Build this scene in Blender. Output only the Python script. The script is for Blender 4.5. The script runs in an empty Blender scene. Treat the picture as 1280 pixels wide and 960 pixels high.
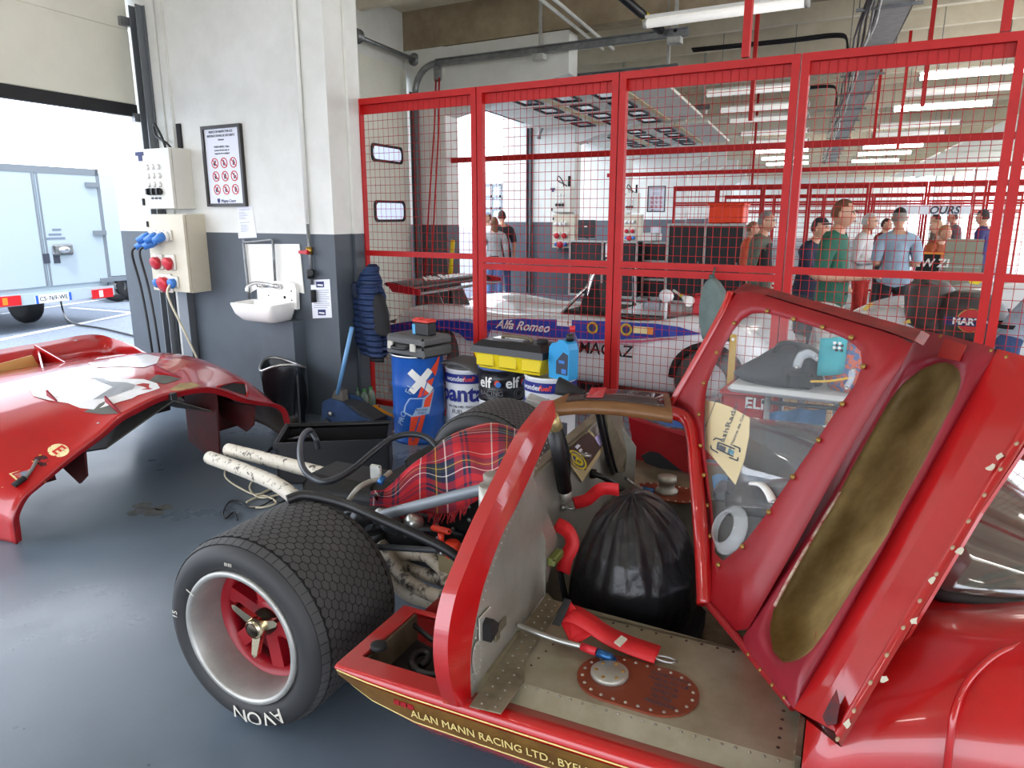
import bpy, bmesh, math, random
from mathutils import Vector, Matrix, noise as mnoise
random.seed(7)
SC = bpy.context.scene
COL = SC.collection
# ------------------------------------------------------------------ camera model
F = 909.0; TH = math.radians(13.1); CH = 1.65; AZ = math.radians(30.3)
FW = (-math.sin(AZ), math.cos(AZ)); RT = (math.cos(AZ), math.sin(AZ))
def ray(x, y):
    u = x - 640; v = y - 480
    f = F*math.cos(TH) - v*math.sin(TH); d = F*math.sin(TH) + v*math.cos(TH)
    return (FW[0]*f + RT[0]*u, FW[1]*f + RT[1]*u, -d)
def P(x, y, X=None, Y=None, z=None, D=None):
    """point of the place seen at (x, y) of the photo, on a known wall, floor or depth"""
    r = ray(x, y)
    if z is not None: t = (z - CH)/r[2]
    elif X is not None: t = X/r[0]
    elif Y is not None: t = Y/r[1]
    else: t = D/F
    return Vector((r[0]*t, r[1]*t, CH + r[2]*t))
# the car's own frame: u forward, v across (0 = near sill), z up
YAW = math.radians(5.4); OX, OY = -1.35, 1.34
UX = (math.cos(YAW), math.sin(YAW)); UY = (-math.sin(YAW), math.cos(YAW))
def W(u, v, z): return Vector((OX + u*UX[0] + v*UY[0], OY + u*UX[1] + v*UY[1], z))
def C(x, y, u=None, v=None, z=None):
    r = ray(x, y); rc = (r[0]*UX[0] + r[1]*UX[1], r[0]*UY[0] + r[1]*UY[1], r[2])
    o = (-OX*UX[0] - OY*UX[1], -OX*UY[0] - OY*UY[1], CH)
    if u is not None: t = (u - o[0])/rc[0]
    elif v is not None: t = (v - o[1])/rc[1]
    else: t = (z - o[2])/rc[2]
    return tuple(o[i] + rc[i]*t for i in range(3))
def CW(x, y, **k): return W(*C(x, y, **k))
def onplane(x, y, a, b, c, off=0.0):
    """point seen at (x, y) on the plane through a, b, c (shifted along its normal towards the camera)"""
    n = (Vector(b)-Vector(a)).cross(Vector(c)-Vector(a)).normalized()
    o = Vector((0, 0, CH)); r = Vector(ray(x, y))
    if n.dot(r) > 0: n = -n
    a2 = Vector(a) + n*off
    return o + r*((a2-o).dot(n)/r.dot(n))
SK = -0.151                       # the garage's side walls run a little askew
def B(x, y, z): return Vector((x + SK*(y-4.3), y, z))
YD = Vector((SK, 1, 0)).normalized()      # along the door walls
# ------------------------------------------------------------------ materials
def lin(c):
    return tuple(((v/255.0)/12.92 if v/255.0 <= .04045 else (((v/255.0)+.055)/1.055)**2.4) for v in c)
MATS = {}
def mat(name, rgb, rough=.5, metal=0.0, spec=.5, var=0.0, vscale=6.0, bump=0.0, bscale=40.0, coat=0.0, rgb2=None, rvar=0.0, emit=None, estr=1.0, trans=0.0, alpha=1.0, detail=6.0, vlo=.35, vhi=.65):
    if name in MATS: return MATS[name]
    m = bpy.data.materials.new(name); m.use_nodes = True
    nt = m.node_tree; b = nt.nodes['Principled BSDF']
    c = lin(rgb)
    b.inputs['Base Color'].default_value = (*c, 1)
    b.inputs['Roughness'].default_value = rough
    b.inputs['Metallic'].default_value = metal
    b.inputs['Specular IOR Level'].default_value = spec
    b.inputs['Coat Weight'].default_value = coat
    b.inputs['Coat Roughness'].default_value = .06
    b.inputs['Transmission Weight'].default_value = trans
    b.inputs['Alpha'].default_value = alpha
    if emit:
        b.inputs['Emission Color'].default_value = (*lin(emit), 1); b.inputs['Emission Strength'].default_value = estr
    if var or rgb2 or bump or rvar:
        tc = nt.nodes.new('ShaderNodeTexCoord')
        n = nt.nodes.new('ShaderNodeTexNoise'); n.inputs['Scale'].default_value = vscale; n.inputs['Detail'].default_value = detail
        n.inputs['Roughness'].default_value = .65
        nt.links.new(tc.outputs['Object'], n.inputs['Vector'])
        if var or rgb2:
            rp = nt.nodes.new('ShaderNodeValToRGB')
            rp.color_ramp.elements[0].position = vlo; rp.color_ramp.elements[1].position = vhi
            c2 = lin(rgb2) if rgb2 else tuple(min(1, v*(1-var)) for v in c)
            c3 = c if rgb2 else tuple(min(1, v*(1+var*.6)) for v in c)
            rp.color_ramp.elements[0].color = (*c2, 1); rp.color_ramp.elements[1].color = (*c3, 1)
            nt.links.new(n.outputs['Fac'], rp.inputs['Fac']); nt.links.new(rp.outputs['Color'], b.inputs['Base Color'])
        if rvar:
            mr = nt.nodes.new('ShaderNodeMapRange'); mr.inputs['To Min'].default_value = max(0, rough-rvar); mr.inputs['To Max'].default_value = min(1, rough+rvar)
            mr.inputs['From Min'].default_value = .3; mr.inputs['From Max'].default_value = .7
            nt.links.new(n.outputs['Fac'], mr.inputs['Value']); nt.links.new(mr.outputs['Result'], b.inputs['Roughness'])
        if bump:
            n2 = nt.nodes.new('ShaderNodeTexNoise'); n2.inputs['Scale'].default_value = bscale; n2.inputs['Detail'].default_value = 4
            nt.links.new(tc.outputs['Object'], n2.inputs['Vector'])
            bp = nt.nodes.new('ShaderNodeBump'); bp.inputs['Strength'].default_value = bump; bp.inputs['Distance'].default_value = .01
            nt.links.new(n2.outputs['Fac'], bp.inputs['Height']); nt.links.new(bp.outputs['Normal'], b.inputs['Normal'])
    MATS[name] = m
    return m
# ------------------------------------------------------------------ mesh builder
def frame_of(d):
    d = Vector(d).normalized()
    a = Vector((0, 0, 1)) if abs(d.z) < .9 else Vector((1, 0, 0))
    x = a.cross(d).normalized(); return x, d.cross(x)
class MB:
    def __init__(s): s.v = []; s.f = []; s.m = []; s.s = []; s.uv = None
    def vert(s, p): s.v.append(Vector(p)); return len(s.v)-1
    def face(s, ids, m=0, sm=False): s.f.append(tuple(ids)); s.m.append(m); s.s.append(sm)
    def poly(s, pts, m=0): s.face([s.vert(p) for p in pts], m)
    def obox(s, o, a, b, c, m=0):
        o, a, b, c = Vector(o), Vector(a), Vector(b), Vector(c)
        i = [s.vert(o + a*x + b*y + c*z) for z in (0, 1) for y in (0, 1) for x in (0, 1)]
        for q in ((0,2,3,1),(4,5,7,6),(0,1,5,4),(2,6,7,3),(0,4,6,2),(1,3,7,5)): s.face([i[k] for k in q], m)
        return s
    def box(s, c, sz, m=0, ax=None):
        if ax is None: ax = (Vector((1,0,0)), Vector((0,1,0)), Vector((0,0,1)))
        a, b, d = (Vector(ax[k]).normalized()*sz[k] for k in range(3))
        return s.obox(Vector(c)-a/2-b/2-d/2, a, b, d, m)
    def rbox(s, c, sz, r=.01, m=0, ax=None):
        """box with chamfered edges"""
        if ax is None: ax = (Vector((1,0,0)), Vector((0,1,0)), Vector((0,0,1)))
        ax = [Vector(a).normalized() for a in ax]; h = [k/2 for k in sz]; c = Vector(c)
        r = min(r, min(h)*.9)
        idx = {}
        for sx in (-1,1):
            for sy in (-1,1):
                for sz_ in (-1,1):
                    for k in range(3):
                        l = [sx*(h[0]-r), sy*(h[1]-r), sz_*(h[2]-r)]; l[k] = (sx,sy,sz_)[k]*h[k]
                        idx[(sx,sy,sz_,k)] = s.vert(c + ax[0]*l[0] + ax[1]*l[1] + ax[2]*l[2])
        g = lambda k, q: [idx[(*t, k)] for t in q]
        for k in range(3):
            o = [i for i in range(3) if i != k]
            for sg in (-1, 1):
                q = []
                for a, b in ((-1,-1),(1,-1),(1,1),(-1,1)):
                    t = [0,0,0]; t[k] = sg; t[o[0]] = a; t[o[1]] = b; q.append(tuple(t))
                s.face(g(k, q), m)
            for a in (-1,1):
                for b in (-1,1):
                    t1 = [0,0,0]; t2 = [0,0,0]; t1[k] = -1; t2[k] = 1
                    t1[o[0]] = t2[o[0]] = a; t1[o[1]] = t2[o[1]] = b
                    t1, t2 = tuple(t1), tuple(t2)
                    s.face([idx[(*t1,o[0])], idx[(*t2,o[0])], idx[(*t2,o[1])], idx[(*t1,o[1])]], m, True)
        for sx in (-1,1):
            for sy in (-1,1):
                for sz_ in (-1,1): s.face([idx[(sx,sy,sz_,k)] for k in range(3)], m, True)
        return s
    def tube(s, path, r, n=8, m=0, caps=True, closed=False, sm=True, flat=1.0):
        path = [Vector(p) for p in path]; k = len(path)
        rs = r if isinstance(r, (list, tuple)) else [r]*k
        rings = []; px = None
        for i, p in enumerate(path):
            if closed: d = path[(i+1) % k] - path[i-1]
            else: d = path[min(i+1, k-1)] - path[max(i-1, 0)]
            d.normalize()
            if px is None: x, y = frame_of(d)
            else:
                x = px - d*px.dot(d)
                if x.length < 1e-6: x = frame_of(d)[0]
                x.normalize(); y = d.cross(x)
            px = x
            rings.append([s.vert(p + x*math.cos(2*math.pi*j/n)*rs[i] + y*math.sin(2*math.pi*j/n)*rs[i]*flat) for j in range(n)])
        for i in range(k if closed else k-1):
            a, b = rings[i], rings[(i+1) % k]
            for j in range(n): s.face((a[j], a[(j+1) % n], b[(j+1) % n], b[j]), m, sm)
        if caps and not closed: s.face(rings[0][::-1], m); s.face(rings[-1], m)
        return s
    def cyl(s, p0, p1, r0, r1=None, n=16, m=0): return s.tube([p0, p1], [r0, r0 if r1 is None else r1], n, m)
    def prism(s, pts, vec, m=0, mside=None, sm=False):
        a = [s.vert(p) for p in pts]; b = [s.vert(Vector(p)+Vector(vec)) for p in pts]; n = len(a)
        s.face(a[::-1], m); s.face(b, m)
        for i in range(n): s.face((a[i], a[(i+1) % n], b[(i+1) % n], b[i]), m if mside is None else mside, sm)
        return s
    def ring(s, outer, inner, vec, m=0, sm=False):
        """plate with a hole: two loops with the same number of points, thickness vec"""
        n = len(outer); vec = Vector(vec)
        o0 = [s.vert(p) for p in outer]; i0 = [s.vert(p) for p in inner]
        o1 = [s.vert(Vector(p)+vec) for p in outer]; i1 = [s.vert(Vector(p)+vec) for p in inner]
        for k in range(n):
            j = (k+1) % n
            s.face((o0[k], o0[j], i0[j], i0[k]), m, sm); s.face((o1[j], o1[k], i1[k], i1[j]), m, sm)
            s.face((o0[j], o0[k], o1[k], o1[j]), m); s.face((i0[k], i0[j], i1[j], i1[k]), m, True)
        return s
    def grid(s, rows, m=0, sm=True, cu=False, cv=False, uv=False):
        nr, nc = len(rows), len(rows[0])
        ids = [[s.vert(p) for p in r] for r in rows]
        for i in range(nr if cu else nr-1):
            for j in range(nc if cv else nc-1):
                a, b = (i+1) % nr, (j+1) % nc
                s.face((ids[i][j], ids[i][b], ids[a][b], ids[a][j]), m, sm)
        if uv:
            if s.uv is None: s.uv = {}
            for i in range(nr):
                for j in range(nc): s.uv[ids[i][j]] = (j/(nc-1), i/(nr-1))
        return ids
    def shell(s, rows, t, m=0, m2=None):
        """surface given as rows of points, made solid with thickness t (along -normal)"""
        nr, nc = len(rows), len(rows[0]); rows = [[Vector(p) for p in r] for r in rows]
        back = []
        for i in range(nr):
            b = []
            for j in range(nc):
                du = rows[i][min(j+1, nc-1)] - rows[i][max(j-1, 0)]; dv = rows[min(i+1, nr-1)][j] - rows[max(i-1, 0)][j]
                nn = du.cross(dv)
                nn = nn.normalized() if nn.length > 1e-9 else Vector((0, 0, 1))
                b.append(rows[i][j] - nn*t)
            back.append(b)
        A = s.grid(rows, m); Bk = s.grid([r for r in back], m if m2 is None else m2)
        for k in range(len(s.f)-(nr-1)*(nc-1), len(s.f)): s.f[k] = s.f[k][::-1]
        for j in range(nc-1):
            s.face((A[0][j+1], A[0][j], Bk[0][j], Bk[0][j+1]), m); s.face((A[-1][j], A[-1][j+1], Bk[-1][j+1], Bk[-1][j]), m)
        for i in range(nr-1):
            s.face((A[i][0], A[i+1][0], Bk[i+1][0], Bk[i][0]), m); s.face((A[i+1][-1], A[i][-1], Bk[i][-1], Bk[i+1][-1]), m)
        return s
    def lathe(s, prof, o, ax=(0,0,1), n=24, m=0, sm=True, ref=None, mlist=None):
        ax = Vector(ax).normalized(); x, y = frame_of(ax); o = Vector(o)
        if ref is not None:
            x = (Vector(ref) - ax*Vector(ref).dot(ax)).normalized(); y = ax.cross(x)
        rings = []
        for r, h in prof:
            rings.append([s.vert(o + ax*h + (x*math.cos(2*math.pi*j/n) + y*math.sin(2*math.pi*j/n))*max(r, 1e-4)) for j in range(n)])
        for i in range(len(prof)-1):
            mm = m if mlist is None else mlist[i]
            for j in range(n): s.face((rings[i][j], rings[i][(j+1) % n], rings[i+1][(j+1) % n], rings[i+1][j]), mm, sm)
        return s
    def ball(s, c, r, nu=10, nv=6, m=0, ax=None):
        if not isinstance(r, (tuple, list)): r = (r, r, r)
        if ax is None: ax = (Vector((1,0,0)), Vector((0,1,0)), Vector((0,0,1)))
        c = Vector(c); rows = []
        for i in range(nv+1):
            t = math.pi*i/nv - math.pi/2
            rows.append([c + ax[0]*(r[0]*math.cos(t)*math.cos(2*math.pi*j/nu)) + ax[1]*(r[1]*math.cos(t)*math.sin(2*math.pi*j/nu)) + ax[2]*(r[2]*math.sin(t)) for j in range(nu)])
        s.grid(rows, m, True, cv=True); return s
    def dome(s, c, nrm, r, h=None, n=6, m=0):
        """rivet head"""
        nrm = Vector(nrm).normalized(); x, y = frame_of(nrm); c = Vector(c); h = r*.6 if h is None else h
        r0 = [s.vert(c + (x*math.cos(2*math.pi*j/n) + y*math.sin(2*math.pi*j/n))*r) for j in range(n)]
        r1 = [s.vert(c + nrm*h*.8 + (x*math.cos(2*math.pi*j/n) + y*math.sin(2*math.pi*j/n))*r*.6) for j in range(n)]
        t = s.vert(c + nrm*h)
        for j in range(n):
            k = (j+1) % n
            s.face((r0[j], r0[k], r1[k], r1[j]), m, True); s.face((r1[j], r1[k], t), m, True)
        return s
def wloc(o):
    p = Vector((0, 0, 0))
    while o: p += o.location; o = o.parent
    return p
def put(name, mb, mats, parent=None, fixn=False, label=None):
    """link a builder's geometry as ONE mesh object; its points are given in world coordinates"""
    if not isinstance(mats, (list, tuple)): mats = [mats]
    if parent is None:
        xs = [v.x for v in mb.v]; ys = [v.y for v in mb.v]; zs = [v.z for v in mb.v]
        org = Vector(((min(xs)+max(xs))/2, (min(ys)+max(ys))/2, min(zs)))
    else: org = wloc(parent)
    me = bpy.data.meshes.new(name)
    me.from_pydata([tuple(v-org) for v in mb.v], [], mb.f)
    for mm in mats: me.materials.append(mm)
    for p, i, sm in zip(me.polygons, mb.m, mb.s): p.material_index = i; p.use_smooth = sm
    if mb.uv:
        l = me.uv_layers.new(name='UVMap')
        for lp in me.loops:
            if lp.vertex_index in mb.uv: l.data[lp.index].uv = mb.uv[lp.vertex_index]
    if fixn:
        bm = bmesh.new(); bm.from_mesh(me); bmesh.ops.recalc_face_normals(bm, faces=bm.faces); bm.to_mesh(me); bm.free()
    me.update()
    o = bpy.data.objects.new(name, me); COL.objects.link(o)
    if parent is None: o.location = org
    else: o.parent = parent
    if label: o['label'] = label
    return o
def tag(o, label, cat, group=None, kind=None):
    o['label'] = label; o['category'] = cat
    if group: o['group'] = group
    if kind: o['kind'] = kind
    return o
def thing(name, loc, label, cat, group=None):
    o = bpy.data.objects.new(name, None); COL.objects.link(o); o.location = Vector(loc); o.empty_display_size = .1
    return tag(o, label, cat, group)
def struct(name, mb, mats, parent=None, fixn=True):
    o = put(name, mb, mats, parent, fixn)
    if parent is None: o['kind'] = 'structure'
    return o
def copy_tree(o, delta, parent=None):
    c = o.copy(); COL.objects.link(c)
    if parent is None: c.location = o.location + Vector(delta)
    else: c.parent = parent
    for ch in [x for x in bpy.data.objects if x.parent is o]: copy_tree(ch, delta, c)
    return c
def text_mb(body, size, o, ax, ay, depth=.001, shear=0.0, bold=0.0, bend=None, align='CENTER', sx=1.0, m=0, mb=None):
    """lettering as mesh in builder form: o = centre, ax = reading direction, ay = up"""
    cu = bpy.data.curves.new('lettering', 'FONT'); cu.body = body; cu.size = size; cu.shear = shear; cu.offset = bold
    cu.align_x = align; cu.align_y = 'CENTER'; cu.extrude = depth/2; cu.resolution_u = 3
    ob = bpy.data.objects.new('lettering', cu); COL.objects.link(ob)
    dg = bpy.context.evaluated_depsgraph_get(); dg.update()
    me = bpy.data.meshes.new_from_object(ob.evaluated_get(dg))
    mb = mb or MB()
    ax, ay = Vector(ax).normalized(), Vector(ay).normalized(); az = ax.cross(ay); o = Vector(o)
    base = len(mb.v)
    for v in me.vertices:
        x, y, z = v.co.x*sx, v.co.y, v.co.z
        mb.vert(bend(x, y, z) if bend else o + ax*x + ay*y + az*z)
    for p in me.polygons: mb.face([base+i for i in p.vertices], m)
    bpy.data.objects.remove(ob); bpy.data.curves.remove(cu); bpy.data.meshes.remove(me)
    return mb
def smooth_path(pts, k=6, closed=False):
    """Catmull-Rom through the points"""
    pts = [Vector(p) for p in pts]; n = len(pts); out = []
    rng = range(n if closed else n-1)
    for i in rng:
        if closed: p0, p1, p2, p3 = pts[i-1], pts[i], pts[(i+1) % n], pts[(i+2) % n]
        else: p0, p1, p2, p3 = pts[max(i-1,0)], pts[i], pts[i+1], pts[min(i+2, n-1)]
        for j in range(k):
            t = j/k
            out.append(.5*((2*p1) + (p2-p0)*t + (2*p0-5*p1+4*p2-p3)*t*t + (3*p1-p0-3*p2+p3)*t**3))
    if not closed: out.append(pts[-1])
    return out
def resample(loop, n, closed=True):
    loop = [Vector(p) for p in loop]
    L = loop + [loop[0]] if closed else loop
    d = [0]
    for a, b in zip(L, L[1:]): d.append(d[-1] + (b-a).length)
    out = []; j = 0
    for i in range(n):
        t = d[-1]*i/(n if closed else n-1)
        while j < len(d)-2 and d[j+1] < t: j += 1
        f = (t-d[j])/max(1e-9, d[j+1]-d[j]); out.append(L[j].lerp(L[j+1], min(1, f)))
    return out
# ================================================================== materials of the place
M = {}
M['floor'] = mat('painted concrete floor', (104,117,130), .32, spec=.45, rgb2=(84,96,108), vscale=1.3, rvar=.09, bump=.04, bscale=60, vlo=.25, vhi=.75)
M['asphalt'] = mat('asphalt', (118,128,142), .9, rgb2=(98,108,122), vscale=30, bump=.3, bscale=150)
M['wpaint'] = mat('white wall paint', (226,226,220), .7, rgb2=(212,212,204), vscale=2.0, bump=.05, bscale=30)
M['dado'] = mat('grey dado paint', (80,88,95), .55, rgb2=(72,79,86), vscale=3.0, bump=.03, bscale=25, vlo=.3, vhi=.7)
M['conc'] = mat('bare concrete', (224,216,196), .9, rgb2=(204,195,174), vscale=2.2, bump=.12, bscale=12, vlo=.3, vhi=.7)
M['concdark'] = mat('stained concrete', (166,150,124), .9, rgb2=(138,122,98), vscale=3, bump=.12, bscale=12)
M['doorw'] = mat('cream door panel', (226,224,208), .5, rgb2=(216,214,198), vscale=1.5)
M['rubber'] = mat('black rubber', (26,26,28), .6)
M['galv'] = mat('galvanised steel', (150,152,152), .42, metal=.7, rgb2=(120,122,124), vscale=9)
M['galvl'] = mat('light galvanised steel', (190,190,184), .5, metal=.3, rgb2=(165,165,160), vscale=9)
M['trackgrey'] = mat('grey door track', (118,122,126), .5, metal=.3)
M['trackdark'] = mat('dark door track', (70,74,78), .5, metal=.5)
M['fred'] = mat('red fence paint', (178,20,18), .48, spec=.3, rgb2=(166,17,16), vscale=8)
M['white'] = mat('white enamel', (236,236,232), .35)
M['whitep'] = mat('white plastic', (228,228,224), .4)
M['black'] = mat('black plastic', (24,24,26), .42)
M['blackm'] = mat('matt black', (18,18,20), .75)
M['chrome'] = mat('chrome', (215,215,215), .14, metal=1.0)
M['steel'] = mat('bright steel', (180,180,176), .3, metal=.9)
M['glass_bright'] = mat('window pane', (235,240,245), .1, trans=.9, alpha=.35)
M['line'] = mat('white road line', (225,228,230), .8, rgb2=(190,195,200), vscale=14)
M['paper'] = mat('paper', (226,228,236), .7)
M['ink'] = mat('dark ink', (54,58,72), .7)
M['inkred'] = mat('red ink', (196,60,58), .6)
M['inkblue'] = mat('navy print', (34,44,96), .6)
M['battenoff'] = mat('unlit diffuser with added glow', (238,238,236), .35, emit=(255,252,244), estr=.35)  # tubes are off; a weak glow is added to whiten the diffuser
M['battenon'] = mat('lit fluorescent diffuser', (250,250,246), .4, emit=(255,252,244), estr=16.0)
# ================================================================== floor, ground, ceiling
mb = MB(); 
q = [B(-6.35,-9,0), B(5.6,-9,0), B(5.6,62,0), B(-6.35,62,0)]
mb.prism(q, (0,0,-.15)); FLOOR = struct('floor', mb, M['floor'])
mb = MB(); mb.prism([Vector((-70,-50,-.012)), B(-6.35,-50,-.012), B(-6.35,90,-.012), Vector((-70,90,-.012))], (0,0,-.12))
struct('floor_outside', mb, M['asphalt'])
mb = MB(); mb.prism([B(5.6,-50,-.012), Vector((60,-50,-.012)), Vector((60,90,-.012)), B(5.6,90,-.012)], (0,0,-.12)); mb.prism([B(-6.35,-50,-.012), B(5.6,-50,-.012), B(5.6,-9,-.012), B(-6.35,-9,-.012)], (0,0,-.12)); struct('floor_pit_lane', mb, mat('pale bounce apron', (214,210,202), .9, rgb2=(198,194,186), vscale=2))  # unseen apron, made pale to bounce daylight up to the ceiling
# parking lines outside
def strip(p, q, w, z=-.011, th=.004):
    p, q = Vector(p), Vector(q); p.z = q.z = z; d = (q-p).normalized(); n = Vector((-d.y, d.x, 0))*w/2
    m = MB(); m.prism([p-n, q-n, q+n, p+n], (0,0,th)); return m
for a, b, w in ((P(-40,432,z=0), P(178,388,z=0), .12), (P(88,384,z=0), P(178,391,z=0), .1), (P(0,392,z=0), P(140,372,z=0), .1)):
    struct('trim_road_line', strip(a, b, w), M['line'])
CZ = 4.5
mb = MB(); mb.prism([B(-7.0,-9,CZ), B(5.8,-9,CZ), B(5.8,62,CZ), B(-7.0,62,CZ)], (0,0,.25)); struct('ceiling', mb, M['conc'])
PITCH = 4.8
for k in range(-2, 11):                     # concrete beams over every partition, ribs between
    y = 4.3 + PITCH*k
    m = MB(); m.prism([B(-6.9,y,3.98), B(5.6,y,3.98), B(5.6,y+.34,3.98), B(-6.9,y+.34,3.98)], (0,0,CZ-3.98)); struct('ceiling_beam', m, M['concdark'] if k == 1 else M['conc'])
    m = MB()
    for f in (.27, .5, .75):
        yy = y + PITCH*f
        m.prism([B(-6.9,yy,4.26), B(5.6,yy,4.26), B(5.6,yy+.12,4.26), B(-6.9,yy+.12,4.26)], (0,0,CZ-4.26))
    struct('ceiling_rib', m, M['conc'])
# ================================================================== partition piers and door wall
DZ = 1.5
def pier(name, y, x0, x1, th, ztop, haunch=None):
    m = MB(); q = lambda z, a=x0, b=x1: [B(a,y,z), B(b,y,z), B(b,y+th,z), B(a,y+th,z)]
    e = .003
    m.prism(q(DZ), (0,0,ztop-DZ), 0)
    m.prism(q(0), (0,0,DZ), 1)
    if haunch:
        hx, z0, z1, z2 = haunch
        f = [B(x1,y+.02,z0), B(hx,y+.02,z1), B(hx,y+.02,z2), B(x1,y+.02,z2)]
        m.prism(f, B(x1,y+th-.02,z0)-B(x1,y+.02,z0), 0)
    return struct(name, m, [M['wpaint'], M['dado']])
PIER = pier('wall_left', 4.3, -6.9, -4.12, .42, 3.975)
pier('wall_left_far', 9.1, -6.9, -5.72, .42, 3.975, (-3.75, 3.05, 3.45, 3.97))
for k in range(2, 8): pier('wall_left_far', 4.3+PITCH*k, -6.9, -5.2 if k < 4 else -4.4, .42, 3.975, (-3.75, 3.05, 3.45, 3.97))
# pilaster groove face on the pier's end
m = MB(); m.prism([B(-4.118,4.54,DZ), B(-4.09,4.54,DZ), B(-4.09,4.70,DZ), B(-4.118,4.70,DZ)], (0,0,3.97-DZ), 0); m.prism([B(-4.118,4.54,0), B(-4.09,4.54,0), B(-4.09,4.70,0), B(-4.118,4.70,0)], (0,0,DZ), 1)
struct('trim_pier_edge', m, [M['wpaint'], M['dado']])
m = MB()
for k in range(-2, 9):
    y = 4.3+PITCH*k
    m.prism([B(-6.62,y+.44,3.62), B(-6.42,y+.44,3.62), B(-6.42,y+PITCH-.02,3.62), B(-6.62,y+PITCH-.02,3.62)], (0,0,CZ-3.63))
struct('wall_door_lintel', m, M['wpaint'])
m = MB()
for k in range(1, 6): y = 4.3+PITCH*k; m.obox(B(-6.40,y+.46,3.50), B(-6.40,y+PITCH-.04,0)-B(-6.40,y+.46,0), (.04,0,0), (0,0,.11))
struct('trim_door_header', m, M['trackdark'])
for k, px in enumerate((((545,97),(543,160),(536,260),(531,345)), ((549,97),(548,170),(541,300),(539,345)))):
    m = MB(); m.tube([P(x, y, Y=8.75) for x, y in px], .012, 6); o = put('pull_cord', m, M['fred']); tag(o, 'red pull cord of the far roller door, left strand' if k == 0 else 'red pull cord of the far roller door, right strand', 'cord')
p = P(547,92,Y=8.78); m = MB(); m.rbox(p, (.1,.08,.2), .015); tag(put('cord_pulley', m, M['galv']), 'grey pulley block carrying the red pull cord', 'pulley')
# pit-lane side: piers and lintel, doors rolled up
for k in range(-2, 9):
    y = 4.3+PITCH*k
    m = MB(); m.prism([B(5.1,y,0), B(5.6,y,0), B(5.6,y+.5,0), B(5.1,y+.5,0)], (0,0,CZ-.01)); struct('wall_right', m, M['wpaint'])
m = MB(); m.prism([B(5.2,-5,3.8), B(5.4,-5,3.8), B(5.4,52,3.8), B(5.2,52,3.8)], (0,0,CZ-3.81)); struct('wall_right_lintel', m, M['wpaint'])
m = MB(); m.prism([B(-6.3,57,0), B(5.5,57,0), B(5.5,57.3,0), B(-6.3,57.3,0)], (0,0,CZ-.01)); struct('wall_back', m, M['wpaint'])
# ---- sectional doors of the paddock side
def door_planept(x, y, xd): return onplane(x, y, B(xd,0,0), B(xd,5,0), B(xd,0,3))
XD = -6.36
def door_leaf(name, y0, y1, z0, z1, sect=.61, wins=None):
    dm = MB(); z = z0+.1
    first = True
    while z < z1-.05:
        zz = min(z+sect, z1)
        dm.prism([B(XD,y0,z+.006), B(XD,y1,z+.006), B(XD-.045,y1,z+.006), B(XD-.045,y0,z+.006)], (0,0,zz-z-.012))
        z = zz
    dm.prism([B(XD-.01,y0,z0+.09), B(XD-.01,y1,z0+.09), B(XD-.03,y1,z0+.09), B(XD-.03,y0,z0+.09)], (0,0,z1-z0-.1))
    d = struct(name, dm, M['doorw'])
    b = MB(); b.prism([B(XD+.01,y0,z0), B(XD+.01,y1,z0), B(XD-.05,y1,z0), B(XD-.05,y0,z0)], (0,0,.1)); put('bottom_rail', b, M['rubber'], d)
    for w in (wins or []):
        a, bb = w
        def corner(t, s, ins, xo): return B(XD+xo, a[0]+(bb[0]-a[0])*t, a[1]+(bb[1]-a[1])*s)
        def loop(ins, xo):
            yc, zc = (a[0]+bb[0])/2, (a[1]+bb[1])/2; hw, hh = (bb[0]-a[0])/2-ins, (bb[1]-a[1])/2-ins; r = .07
            pts = []
            for cx, cz, t0 in ((1,1,0),(-1,1,90),(-1,-1,180),(1,-1,270)):
                for k in range(5):
                    t = math.radians(t0+k*22.5); pts.append(B(XD+xo, yc+cx*(hw-r)+r*math.cos(t), zc+cz*(hh-r)+r*math.sin(t)))
            return pts
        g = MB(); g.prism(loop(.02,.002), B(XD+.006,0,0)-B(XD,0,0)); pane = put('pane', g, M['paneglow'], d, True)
        f = MB(); f.ring(loop(0,.0), loop(.035,.0), B(.02,0,0)-B(0,0,0)); put('pane_frame', f, M['rubber'], d, True)
    return d
M['paneglow'] = mat('window pane with painted sky glow', (200,215,235), .15, emit=(215,228,250), estr=.55)  # panes emit; the daylight behind them is put in as a glow
D1 = door_leaf('door_1', .35, 4.24, 2.50, 3.72)
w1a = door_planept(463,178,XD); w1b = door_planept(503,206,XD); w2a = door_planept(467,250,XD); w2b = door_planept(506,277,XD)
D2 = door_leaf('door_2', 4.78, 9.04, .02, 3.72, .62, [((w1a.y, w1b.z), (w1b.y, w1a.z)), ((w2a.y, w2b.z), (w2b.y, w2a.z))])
# hinges / rollers on the open door
for (x, y) in ((160,28), (177,148)):
    p = door_planept(x, y, XD+.03); h = MB(); h.box(p, (.05,.16,.07)); h.box(p+Vector((0.02,.1,-.05)), (.04,.06,.16)); h.cyl(p, p+YD*.3, .018, n=8); put('roller_hinge', h, M['galv'], D1)
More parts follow.
